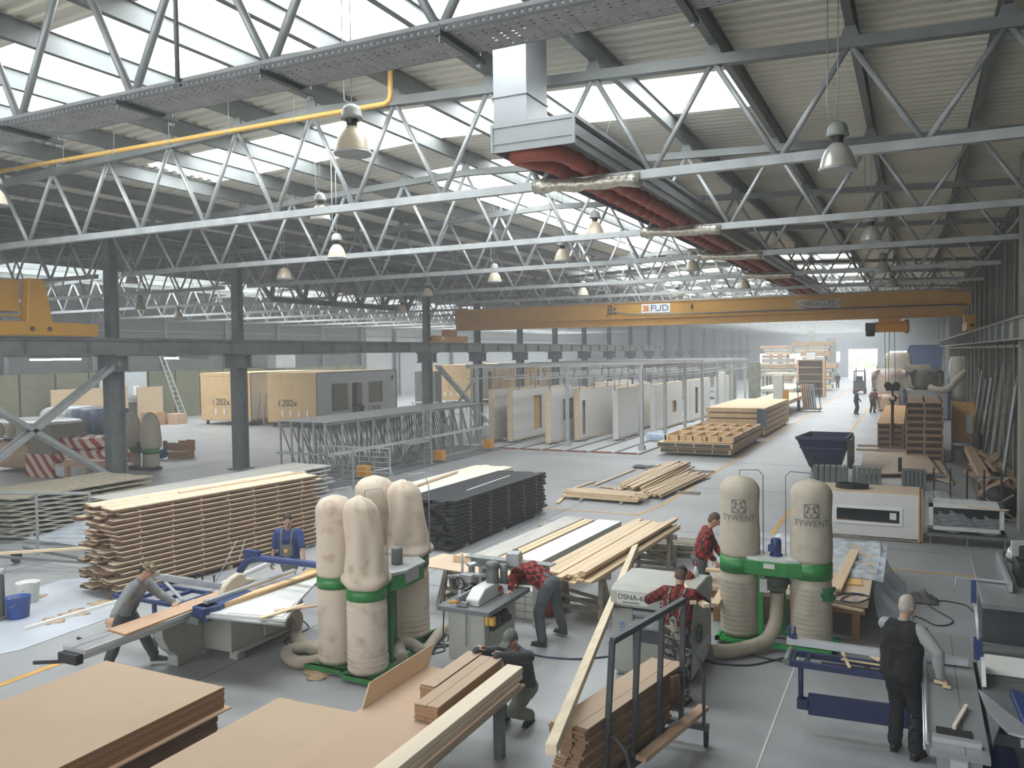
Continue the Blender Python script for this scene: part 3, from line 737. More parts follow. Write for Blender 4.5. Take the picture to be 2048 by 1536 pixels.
simple('sheet', MB().prism([(-6.62, 4.2), (-5.3, 4.2), (-5.3, 6.95), (-5.42, 7.22), (-5.48, 7.2), (-5.55, 7.26), (-6.6, 7.2)], .546, .56), MD1, 'top fibreboard sheet with a chipped corner on the low pile', 'sheet')
for q, yy in enumerate((4.6, 5.8, 6.9)): simple('bearer', MB().b2((-6.6, yy, 0), (-5.35, yy+.1, .118)), WEATH, 'bearer under the low fibreboard pile, %s from the viewer' % nth(q), 'timber', 'bearers under the low pile')

# workbench in front
t = thing('workbench', 'long workbench with a dusty plywood top in the front centre', 'workbench', (-4.6, 6.4, 0))
DUSTY = mat('dusty_plywood_top', 'bca58f', .7, 0, .06, 2.5, (1, .4, 1), .03, 0, 'b99a7e')
MB().b2((-5.22, 4.3, .755), (-3.96, 8.2, .8)).ob('top', DUSTY, t, bev=.003)
MB().b2((-5.0, 8.02, .77), (-4.5, 8.42, .79)).ob('end_board', PLY, t)
for x in (-5.1, -4.14):
    for y in (4.6, 6.3, 7.95): MB().b2((x-.05, y, 0), (x+.05, y+.1, .755)).ob('leg', STEELD, t)
MB().b2((-5.12, 4.5, .68), (-4.08, 4.6, .755)).b2((-5.12, 7.95, .68), (-4.08, 8.05, .755)).ob('cross_rail', STEELD, t)
MB().b2((-3.99, 4.4, .72), (-3.955, 8.3, .755)).ob('side_rail', WEATH, t)
simple('leaning_sheet', MB().prism([(6.9, .802), (8.2, .802), (8.34, 1.03), (7.04, 1.03)], -.009, .009, Matrix(((0, 0, 1), (1, 0, 0), (0, 1, 0))), (-5.19, 0, 0)), mdfmat('fibreboard_upright', 'a28670', 'dcc3a0'), 'fibreboard offcut standing on edge along the left side of the workbench', 'sheet')
def plank_bundle(who, group, x0, y0, y1, z0, nx, nz, bw, t, m, ang=0, seed=1):
    R_ = random.Random(seed); L = y1-y0
    me = MB().box((0, 0, 0), (bw*.96, L, t*.94)).mesh('plank', m)
    for k in range(nz):
        for j in range(nx):
            c = V((x0+bw*(j+.5), (y0+y1)/2+R_.uniform(-.012, .012), z0+t*(k+.5)))
            o = place(me, 'plank', None, c, ang); tag(o, '%s, %s layer down, %s from left' % (who, nth(nz-1-k), nth(j)), 'plank', group)
MDK = mdfmat('fibreboard_plank', 'b39a80', '957454')
plank_bundle('fibreboard plank in the right workbench bundle', 'right plank bundle on the workbench', -4.56, 6.92, 8.38, .8, 2, 8, .14, .021, MDK, .01, 2)
plank_bundle('fibreboard plank in the left workbench bundle', 'left plank bundle on the workbench', -4.77, 7.36, 8.44, .8, 1, 8, .19, .021, MDK, .01, 3)
BEAMW = mat('planed_spruce_beam', 'd9cab2', .5, 0, .07, 2, (3, .1, 3), .02, .03)
simple('timber_beam', MB().box((-4.1, 6.45, .9), (.2, 3.78, .07), 0), BEAMW, 'pale planed beam lying along the right edge of the workbench, on top', 'timber', bev=.004)
simple('timber_beam', MB().box((-4.09, 6.44, .83), (.19, 3.76, .058), 0), BEAMW, 'lower planed beam along the right edge of the workbench, under the top one', 'timber', bev=.004)
# tools and bits of the leaning timber
p, q = G(1102, 1500, 1.12), G(1271, 1092, .86)
simple('long_timber', MB().beam(p, q, .1, .09), mat('knotty_spruce', 'dacaab', .55, 0, .12, 5, (4, .6, 4), .02), 'long slender spruce timber crossing the picture in front of the grey planer', 'timber', bev=.004)

# trolley with planks
t = thing('plank_trolley', 'dark steel A-frame trolley holding a stack of fibreboard planks', 'trolley', (-2.55, 8.2, 0))
TD = mat('dark_trolley_steel', '4a4d50', .45, .2, .15, 4)
pt, qt = V((-2.61, 7.45, 1.72)), V((-2.31, 9.0, 1.72))
pb, qb = V((-2.72, 7.5, .28)), V((-2.36, 9.05, .28))
MB().beam(pt, qt, .06, .06).ob('top_rail', TD, t)
MB().beam(pb-V((.06,.3,0)), qb+V((.04,.2,0)), .08, .1).ob('bottom_rail', TD, t)
for k in range(4):
    f = k/3; MB().beam(pt.lerp(qt, f), pb.lerp(qb, f), .05, .06, (0, 1, 0)).ob('upright', TD, t)
for (a, c) in ((pb-V((0, .25, .0)), 0), (qb+V((0, .15, 0)), 1)):
    l = MB().beam(a+V((-.45, 0, -.05)), a+V((.28, 0, -.05)), .07, .07).ob('foot_beam', TD, t)
    for dx in (-.42, .25): MB().lathe([(.05, -.02), (.065, -.015), (.065, .015), (.05, .02)], (a.x+dx, a.y, .065), 14, Matrix.Rotation(PI/2, 3, 'Y')).beam((a.x+dx, a.y, .09), (a.x+dx, a.y, .2), .05, .05, (0, 1, 0)).ob('castor', BLK, l)
for (a, lab) in ((pb, 1), (qb, 2)):
    h = 1.15 if lab == 2 else .75
    pts = [(a.x+.02, a.y+.02, h), (a.x+.12, a.y, h-.02), (a.x+.22, a.y, h-.12), (a.x+.26, a.y, h-.3), (a.x+.26, a.y, .28)]
    MB().tube(pts, .02, 10).ob('curved_handle', TD, t)
x0 = -2.98
TRM = mdfmat('trolley_plank', 'b29b82', '80654b')
for k in range(26):
    off = .0 if k > 18 else (18-k)*.022
    n = 3 if k > 20 else 2
    for j in range(n):
        w_ = .13
        cx = -2.57-w_*(j+.5)+.03*((k % 5 == 0))-.012*max(0, 18-k)*.5
        a = V((cx, 8.14-off*.9+random.uniform(-.02, .02), .3+.0255*(k+.5)))
        if k == 0 and j == 0:
            TPM = MB().box((0, 0, 0), (w_*.96, 2.05, .024)).mesh('plank', TRM)
        o = place(TPM, 'plank', None, a, -.2)
        tag(o, 'fibreboard plank on the trolley, %s layer down, %s from the frame' % (nth(25-k), nth(j)), 'plank', 'planks stacked on the trolley')
simple('plank', MB().box((-2.3, 8.55, .42), (.12, 1.5, .05), -.2), WOODT, 'wooden plank resting on the trolley foot beams right of the frame', 'plank')
t2 = thing('work_gloves', 'pair of dark work gloves hung on the trolley bottom rail', 'gloves', (-2.38, 8.75, .75))
for k in range(2):
    gb = MB().tube([(-2.36+.03*k, 8.72+.06*k, .95), (-2.35+.03*k, 8.7+.06*k, .8), (-2.35+.04*k, 8.7+.06*k, .66)], [.03, .045, .05], 8)
    for j in range(4): gb.tube([(-2.37+.02*j+.03*k, 8.7+.06*k, .67), (-2.375+.022*j+.03*k, 8.7+.06*k, .58-.01*(j % 2))], [.013, .009], 6)
    gb.ob('glove', mat('dark_glove', '4b3a2a', .8, 0, .3, 9), t2)

# ---------------- left panel saw ----------------
def panel_saw_left():
    t = thing('panel_saw', 'large beige sliding panel saw with a blue overhead arm at the left', 'panel saw', (-9.4, 9.3, 0))
    B = MB()
    B.prism([(-9.86, 8.95), (-9.1, 8.95), (-8.98, 10.35), (-9.86, 10.35)], .12, .8)
    B.b2((-9.88, 9.0, 0), (-9.68, 9.15, .12)).b2((-9.2, 9.0, 0), (-9.04, 9.18, .12)).b2((-9.15, 10.1, 0), (-9.0, 10.25, .12)).b2((-9.05, 8.95, .12), (-8.95, 10.35, .16))
    co = B.ob('cabinet', MACH, t, bev=.012)
    MB().b2((-9.03, 9.55, .2), (-8.985, 10.2, .74)).ob('door', MACH, co, bev=.004)
    P = [(8.35, .85), (8.95, .85), (8.95, .12), (8.6, .0), (8.45, .0), (8.45, .16), (8.3, .3), (8.2, .5), (8.2, .7), (8.26, .82)]
    MB().prism(P, -.1, .1, Matrix(((0, 0, 1), (1, 0, 0), (0, 1, 0))), (-9.75, 0, 0)).ob('pedestal', MACH, t, bev=.01)
    MB().lathe([(.03, 0), (.03, .02)], (-9.65, 8.4, .72), 12, Matrix.Rotation(PI/2, 3, 'Y')).ob('red_button', REDP, t)
    # sliding carriage
    MB().b2((-9.66, 6.68, .84), (-9.24, 10.55, .9)).b2((-9.62, 6.7, .76), (-9.3, 10.5, .84)).ob('sliding_carriage', ALU, t, bev=.004)
    MB().b2((-9.47, 6.68, .9), (-9.455, 10.5, .903)).ob('groove', STEELD, t)
    MB().b2((-9.64, 6.6, .72), (-9.3, 6.7, .84)).beam((-9.9, 6.45, .72), (-9.4, 6.75, .72), .03, .04).beam((-9.95, 7.1, .82), (-9.6, 7.02, .82), .03, .03).ob('end_handle', BLK, t)
    MB().b2((-9.3, 8.3, .74), (-9.05, 10.3, .83)).ob('guide_beam', STEELD, t)
    # main table + right wing
    MB().b2((-9.22, 8.5, .85), (-8.55, 10.6, .895)).ob('saw_table', CAST, t, bev=.003)
    MB().prism([(-9.0, 8.4), (-7.75, 8.62), (-8.2, 9.45), (-8.75, 10.65), (-9.1, 10.65)], .861, .901).ob('side_wing', MACHW, t)
    MB().tube([(-8.95, 8.36, .86), (-7.72, 8.58, .84)], .025, 10).ob('fence_rail', STEEL2, t)
    # blue end block
    MB().prism([(-9.22, 8.35), (-8.98, 8.3), (-8.9, 8.55), (-8.98, 9.3), (-9.12, 9.3), (-9.22, 8.9)], .84, .98).b2((-9.2, 8.38, .78), (-8.95, 8.62, .98)).ob('rip_fence', BLUE, t, bev=.01)
    MB().b2((-9.16, 8.5, .98), (-9.08, 10.4, 1.03)).ob('fence_profile', ALU, t)
    # crosscut frame
    fr = MB()
    for a, b_ in (((-11.2, 9.3), (-9.75, 9.3)), ((-11.2, 8.62), (-9.75, 8.62)), ((-11.2, 9.3), (-11.2, 8.62)), ((-9.85, 9.3), (-9.85, 8.62)), ((-10.7, 9.3), (-10.7, 8.62)), ((-10.25, 9.3), (-10.25, 8.62))): fr.beam((a[0], a[1], .83), (b_[0], b_[1], .83), .05, .05)
    fr.beam((-10.4, 8.7, .8), (-10.4, 8.7, 0.02), .05, .05).ob('crosscut_frame', BLUE, t)
    MB().b2((-11.35, 9.38, .88), (-9.7, 9.45, .98)).b2((-11.36, 9.3, .86), (-11.2, 9.5, 1.0)).ob('crosscut_fence', ALU, t, bev=.003)
    MB().beam((-10.9, 9.35, .88), (-9.85, 8.75, .88), .05, .02).ob('mitre_bar', ALU, t)
    for x in (-10.3, -10.15, -9.9): MB().tube([(x, 9.42, .96), (x, 9.42, 1.06), (x, 9.42, 1.08)], [.012, .012, .035], 8).ob('clamp_knob', BLK, t)
    # overhead arm and guard
    a = MB().tube([(-7.4, 10.05, 1.26), (-8.2, 10.04, 1.26), (-9.6, 10.0, 1.26), (-9.74, 9.98, 1.21), (-9.84, 9.9, 1.02)], [.055, .055, .055, .06, .06], 14)
    a.b2((-9.8, 9.96, 1.28), (-9.5, 10.04, 1.38)); a.tube([(-7.4, 10.05, 1.26), (-7.4, 10.05, 0)], .055, 12).ob('overhead_arm', BLUE, t)
    MB().tube([(-9.95, 9.5, .95), (-9.6, 9.62, 1.62)], .008, 6).tube([(-9.55, 9.6, 1.3), (-9.42, 9.62, 1.66)], .008, 6).ob('guide_rod', ALU, t)
    Pg = [(8.98, .92), (9.7, .94), (9.72, .99), (9.5, 1.05), (9.5, 1.12), (9.36, 1.16), (9.2, 1.12), (9.06, 1.03)]
    MB().prism([(y, z) for y, z in Pg], -.05, .05, Matrix(((0, 0, 1), (1, 0, 0), (0, 1, 0))), (-9.45, .1, .0)).ob('blade_guard', mat('dusty_white_guard', 'c9c0ab', .5, 0, .1, 4), t, bev=.02)
    # lower blue extension rail behind the bags
    MB().beam((-8.5, 10.7, .45), (-7.2, 10.9, .45), .08, .14).ob('extension_rail', BLUE, t)
panel_saw_left()
simple('board_on_saw', MB().prism([(-9.62, 7.3), (-9.22, 7.25), (-9.3, 9.6), (-9.6, 9.62)], .903, .925), mdfmat('board_on_saw', 'bd9c80', 'b98955'), 'tan fibreboard strip being fed along the left panel saw', 'board')
WP = mat('red_ended_plank', 'd5b485', .6, 0, .12, 3, (3, .2, 3), .03, .1)
for k in range(3):
    simple('plank', MB().beam((-8.98, 8.62, .915+.024*k), (-8.9+.03*k, 10.62, .915+.024*k), .13, .022), WP, 'plank in the little pile of three on the left panel saw, %s from the top' % nth(2-k), 'plank', 'three planks on the panel saw')
simple('sheet_offcut', MB().prism([(-8.85, 8.75), (-8.7, 8.5), (-7.85, 8.68), (-8.15, 9.3), (-8.6, 9.3)], .902, .915), WHITE, 'white panel offcut lying on the right wing of the left saw', 'panel')
simple('offcut', MB().beam((-8.05, 8.45, .93), (-7.9, 9.2, .93), .08, .02), WOODP, 'narrow pale offcut lying across the end of the saw wing', 'offcut')
simple('offcut', MB().beam((-8.1, 8.8, .925), (-7.7, 9.25, .925), .08, .02), WOODT, 'tan offcut under the narrow pale one at the end of the saw wing', 'offcut')

# ---------------- dust extractors ----------------
def folds(seed, amp, n1=9):
    R_ = random.Random(seed); ph = [R_.uniform(0, 6.28) for _ in range(6)]; q = [R_.uniform(.5, 1) for _ in range(6)]
    return lambda a, v: 1+amp*(q[0]*math.sin(n1*a+ph[0]+2*v)*v+q[1]*.7*math.sin(3*a+ph[1]+4*v)+q[2]*.5*math.sin(5*a+ph[2]-6*v))
def bag_low(c, r, z0, z1, m, parent, seed):
    H = z1-z0
    prof = [(r*.6, z0-.0), (r*.9, z0+.01), (r*1.0, z0+.05*H)]+[(r*(1.0+(.022 if k < 12 or k > 30 else .008)*math.sin(k*2.1)), z0+H*(.05+.87*k/36)) for k in range(1, 36)]+[(r*.985, z0+H*.94), (r*.96, z0+H*.96), (r*.99, z0+H*.98), (r*.95, z1)]
    return MB().lathe(prof, (c[0], c[1], 0), 36, fn=folds(seed, .012)).ob('lower_bag', m, parent, world=True)
def ring(c, r, z0, z1, parent): return MB().lathe([(r*.99, z0), (r*1.02, z0), (r*1.02, z1), (r*.99, z1)], (c[0], c[1], 0), 32).ob('collar_ring', GREEN, parent)
def bag_up(c, r, z0, z1, m, parent, seed, kind):
    H = z1-z0; n = 22; prof = []
    for k in range(n+1):
        v = k/n
        if kind == 'dome': rr = r*(1.0 if v < .8 else math.sqrt(max(0.0, 1-((v-.8)/.2)**2)))*(1+.02*math.sin(9*v)); rr = max(rr, .02)
        elif kind == 'fat': rr = r*(.98+.12*math.sin(PI*min(v*1.2, 1))) if v < .7 else r*1.05*math.sqrt(max(0, 1-((v-.7)/.3)**2)); rr = max(rr, .02)
        else: rr = r*(1.1-.3*v/.82) if v < .82 else max(r*.8*math.sqrt(max(0, 1-(max(0, v-.82)/.18)**1.7)), .025)
        if v < .03: rr *= .96
        elif v < .1 and kind != 'dome': rr *= 1.12
        prof.append((rr, z0+H*v))
    amp = {'dome': .012, 'fat': .03, 'slump': .12}[kind]
    mb = MB().lathe(prof, (c[0], c[1], 0), 44, fn=folds(seed, amp, 7))
    if kind == 'slump':
        mb.v = [(x-.1*max(0, (z-z0)/H)**1.5, y, z-.04*(x-c[0])*(z-z0)/H) for x, y, z in mb.v]
    return mb.ob('upper_bag', m, parent)
def extractor_left():
    t = thing('dust_extractor', 'green dust extractor with four dusty beige filter bags in the centre left', 'dust extractor', (-7.2, 10, 0))
    C4 = [((-7.5, 9.42), .27, 'dome', 2.52, 1.2), ((-6.86, 9.28), .28, 'slump', 2.56, 1.14), ((-7.12, 10.75), .31, 'slump', 2.56, 1.22), ((-7.75, 10.75), .31, 'dome', 2.6, 1.22)]
    for i, (c, r, kd, zt, zr) in enumerate(C4):
        bag_low(c, r, .1, zr, CLOTH, t, i+3); ring(c, r*1.0, zr, zr+.16, t); b = bag_up(c, r, zr+.16, zt, CLOTH, t, i+11, kd)
        x, y = c; MB().tube([(x, y, zt-.02), (x+.02, y-.02, zt+.08), (x+r*.9, y+.05, zt+.12), (x+r*1.05, y+.1, zt-.1), (x+r*1.05, y+.1, zr+.2)], .008, 6).ob('wire_hoop', STEEL2, b)
    # fan housing
    MB().prism([(-7.25, 9.5), (-6.62, 9.55), (-6.52, 9.75), (-6.55, 10.3), (-6.8, 10.5), (-7.3, 10.5)], 1.18, 1.4).ob('fan_housing', GREEN, t, bev=.01)
    MB().prism([(-7.25, 9.5), (-6.6, 9.52), (-6.5, 9.75), (-6.53, 10.3), (-6.8, 10.52), (-7.3, 10.5)], 1.4, 1.44).b2((-6.56, 9.75, 1.24), (-6.52, 10.1, 1.4)).ob('housing_cover', STEEL2, t)
    MB().lathe([(.07, 1.44), (.085, 1.46), (.085, 1.66), (.07, 1.69), (.03, 1.7)], (-6.83, 10.0, 0), 16).ob('motor', STEEL, t)
    MB().b2((-6.74, 9.62, .1), (-6.69, 9.67, 1.2)).b2((-7.0, 9.95, .1), (-6.95, 10.15, 1.2)).ob('post', GREEN, t)
    MB().b2((-7.85, 9.1, .04), (-7.2, 9.18, .1)).b2((-7.1, 8.98, .04), (-6.4, 9.05, .1)).b2((-7.15, 9.0, .085), (-6.55, 9.6, .1)).b2((-7.8, 9.12, .085), (-7.2, 9.7, .1)).beam((-6.45, 9.0, .07), (-6.9, 11.2, .07), .07, .06).beam((-7.8, 9.1, .07), (-8.1, 11.1, .07), .07, .06).b2((-8.1, 10.4, .04), (-6.75, 11.1, .1)).b2((-7.6, 9.6, 0), (-7.4, 9.7, .04)).b2((-6.7, 9.1, 0), (-6.6, 9.2, .04)).b2((-7.3, 10.8, 0), (-7.1, 10.9, .04)).ob('base_frame', GREEN, t)
extractor_left()
def hose(pts, r, lab, group=None, m=None):
    # smooth the path, ribbed skin
    P = [V(p) for p in pts]; out = []
    for i in range(len(P)-1):
        p0, p1, p2, p3 = P[max(i-1, 0)], P[i], P[i+1], P[min(i+2, len(P)-1)]
        n = max(3, int((p2-p1).length/(r*.3)))
        for k in range(n):
            s = k/n; out.append(.5*((2*p1)+(p2-p0)*s+(2*p0-5*p1+4*p2-p3)*s*s+(3*p1-p0-3*p2+p3)*s**3))
    out.append(P[-1])
    return tag(MB().tube(out, [r*(1+.05*(i % 2)) for i in range(len(out))], 14).ob('hose', m or HOSE), lab, 'hose', group)
def cable(pts, r, lab, m=None, cat='cable'):
    P = [V(p) for p in pts]; out = []
    for i in range(len(P)-1):
        p0, p1, p2, p3 = P[max(i-1, 0)], P[i], P[i+1], P[min(i+2, len(P)-1)]
        for k in range(8):
            s = k/8; out.append(.5*((2*p1)+(p2-p0)*s+(2*p0-5*p1+4*p2-p3)*s*s+(3*p1-p0-3*p2+p3)*s**3))
    out.append(P[-1])
    return tag(MB().tube(out, r, 6).ob('cable', m or RUB), lab, cat)
def fl(z, *pp): return [G(x, y, z) for x, y in pp]
hose(fl(.09, (640, 1320), (600, 1325), (577, 1315), (574, 1303), (590, 1297), (640, 1290)), .085, 'beige hose looping on the floor in front of the left bags')
hose([(-8.98, 9.9, .5), (-8.75, 10.0, .42)]+fl(.09, (592, 1262), (597, 1280), (625, 1297), (650, 1298)), .085, 'beige hose running from the left panel saw to the bags')
hose([(-6.6, 9.75, .15)]+fl(.2, (800, 1290), (822, 1287))+fl(.09, (850, 1300), (875, 1270), (890, 1255)), .08, 'beige hose between the left bags and the spindle moulder')
cable(fl(.012, (605, 1240), (618, 1255), (600, 1265), (575, 1275), (575, 1290), (640, 1300)), .01, 'thin dark cable looped on the floor beside the beige hose')
cable(fl(.012, (880, 1262), (850, 1285), (900, 1290), (850, 1300), (845, 1310), (890, 1300), (870, 1280), (885, 1265)), .01, 'dark cable coil on the floor at the moulder foot')
cable(fl(.012, (1030, 1285), (1050, 1300), (1080, 1312), (1150, 1318), (1215, 1313), (1232, 1308)), .014, 'blue black cable running across the floor to the grey planer', mat('blue_black_cable', '2a3650', .5))
cable(fl(.012, (1410, 1320), (1440, 1328), (1500, 1330), (1550, 1320), (1600, 1310), (1640, 1318)), .014, 'dark cable in a bow on the floor right of the planer')
cable(fl(.012, (1400, 1290), (1450, 1300), (1500, 1310), (1560, 1322), (1650, 1338), (1740, 1335)), .014, 'second dark cable crossing the bow on the floor right of the planer')
cable(fl(.012, (1945, 1222), (1930, 1210), (1890, 1202), (1862, 1203), (1857, 1210), (1880, 1225), (1905, 1240), (1895, 1250), (1870, 1250), (1850, 1240), (1830, 1232)), .012, 'dark cable in loose loops on the floor behind the man in the black vest')

def extractor_right():
    t = thing('dust_extractor', 'bright green dust extractor with two tall clean printed filter bags at the right', 'dust extractor', (-1.9, 12.95, 0))
    ink = mat('print_grey', '6d706a', .8)
    for i, x in enumerate((-2.43, -1.38)):
        c = (x, 12.95); r = .3; dz = .0 if i else 0
        bag_low(c, r, .1, 1.1, CLOTHG, t, i+31); ring(c, r, 1.1, 1.34, t)
        ub = bag_up(c, r, 1.34, 2.58, CLOTHG, t, i+41, 'dome')
        # printed emblem: square with a five-bladed fan, wrapped on the cloth, and word below
        def wrap(u, z, dr=.0): a = -PI/2+.12+u/(r*1.02); return V((x+(r*1.035+dr)*math.cos(a), 12.95+(r*1.035+dr)*math.sin(a), z))
        zc = 2.14; s = .105
        em = MB()
        em.grid(lambda u, v: wrap(-s+2*s*u, zc-s+2*s*v), 10, 2)
        eo = em.ob('printed_emblem', ink, ub)
        dk = MB(); n = 24
        vs = [wrap(0, zc, .003)]+[wrap(.095*math.cos(2*PI*k/n), zc+.095*math.sin(2*PI*k/n), .003) for k in range(n)]
        dk.add(vs, [(0, k+1, (k+1) % n+1) for k in range(n)]).ob('disc', CLOTHG, eo)
        bl = MB()
        for q in range(5):
            a0 = 2*PI*q/5+.4; pts = []
            for k in range(9):
                an = a0+.9*math.sin(PI*k/8)*.0; 
                rr = .02+.062*k/8; pts.append((rr*math.cos(a0+.35*k/8), rr*math.sin(a0+.35*k/8)))
            for k in range(9, 0, -1):
                rr = .02+.062*k/8; pts.append((rr*math.cos(a0+.35*k/8+.75*math.sin(PI*k/9)), rr*math.sin(a0+.35*k/8+.75*math.sin(PI*k/9))))
            bl.add([wrap(a, zc+b_, .006) for a, b_ in pts], [tuple(range(len(pts)))])
        bl.ob('fan_blades', ink, eo)
        F = face((math.cos(.12), math.sin(.12), 0))
        tx = text('TYWENT', 'lettering', ink, .165, (0, 0, 0), Matrix.Identity(3), None, sx=1, ext=0)
        for v in tx.data.vertices:
            w_ = wrap(v.co.x*.78, 1.955+v.co.y*.85, .004); v.co = w_-V((-1.9, 12.95, 0))
        tx.matrix_local = Matrix.Identity(4); tx.parent = ub
        sd = -1 if i else 1
        MB().tube([(x, 12.95, 2.56), (x, 12.93, 2.66), (x+.29*sd*1, 12.9, 2.68), (x+.36*sd, 12.9, 2.6), (x+.36*sd, 12.92, 1.3)], .008, 6).ob('wire_hoop', STEEL, ub)
        for k in range(6):
            pass
    MB().prism([(-2.43, 12.7), (-2.1, 12.62), (-1.7, 12.62), (-1.38, 12.68), (-1.38, 13.2), (-2.43, 13.2)], 1.12, 1.34).ob('fan_housing', GREEN, t, bev=.01)
    MB().prism([(-2.3, 12.7), (-2.1, 12.64), (-1.7, 12.64), (-1.5, 12.7), (-1.5, 13.2), (-2.3, 13.2)], 1.34, 1.38).b2((-2.02, 12.605, 1.24), (-1.86, 12.62, 1.31)).ob('housing_cover', MACHW, t)
    m_ = MB().lathe([(.1, 1.38), (.1, 1.4), (.08, 1.42), (.08, 1.6), (.07, 1.64), (.03, 1.65)], (-1.88, 12.9, 0), 16).b2((-1.98, 12.78, 1.46), (-1.88, 12.84, 1.56)).ob('motor', BLUE, t)
    MB().lathe([(.17, 1.12), (.2, 1.0), (.12, .9), (.1, .82)], (-1.86, 12.85, 0), 14).b2((-1.98, 12.72, .88), (-1.72, 12.98, .96)).ob('inlet', mat('dusty_dark_green', '3d4a3f', .6), t)
    MB().b2((-2.12, 12.75, .1), (-2.05, 12.82, 1.12)).b2((-1.82, 13.05, .1), (-1.76, 13.1, 1.1)).ob('post', mat('bright_green_post', '2f9a48', .4), t)
    MB().b2((-2.09, 12.7, .85), (-1.98, 12.74, 1.05)).ob('switch_box', MACHW, t)
    MB().b2((-2.75, 12.6, .05), (-1.0, 12.68, .1)).b2((-2.75, 13.22, .05), (-1.0, 13.3, .1)).b2((-2.75, 12.6, .05), (-2.68, 13.3, .1)).b2((-1.06, 12.6, .05), (-1.0, 13.3, .1)).b2((-2.7, 12.65, .085), (-2.1, 13.25, .1)).b2((-1.68, 12.65, .085), (-1.06, 13.25, .1)).b2((-2.6, 12.7, 0), (-2.5, 12.8, .05)).b2((-1.3, 12.7, 0), (-1.2, 12.8, .05)).b2((-2.6, 13.1, 0), (-2.5, 13.2, .05)).ob('base_frame', mat('bright_green_post', '2f9a48'), t)
    simple('green_cloth', MB().grid(lambda u, v: V((-1.2+.18*u+.02*math.sin(v*9), 12.66-.02-.05*math.sin(u*3), 1.02-.2*v+.05*u)), 6, 6), mat('dark_green_cloth', '1f5a35', .9, 0, .2, 12), 'dark green cloth tied to the right printed filter bag', 'cloth')
extractor_right()
hose([(-1.86, 12.85, .84), (-1.86, 12.83, .6), (-1.88, 12.75, .35), (-2.0, 12.5, .16), (-2.35, 12.1, .11), (-2.65, 11.85, .13)], .1, 'thick beige hose curving down from the right dust extractor to the planer')
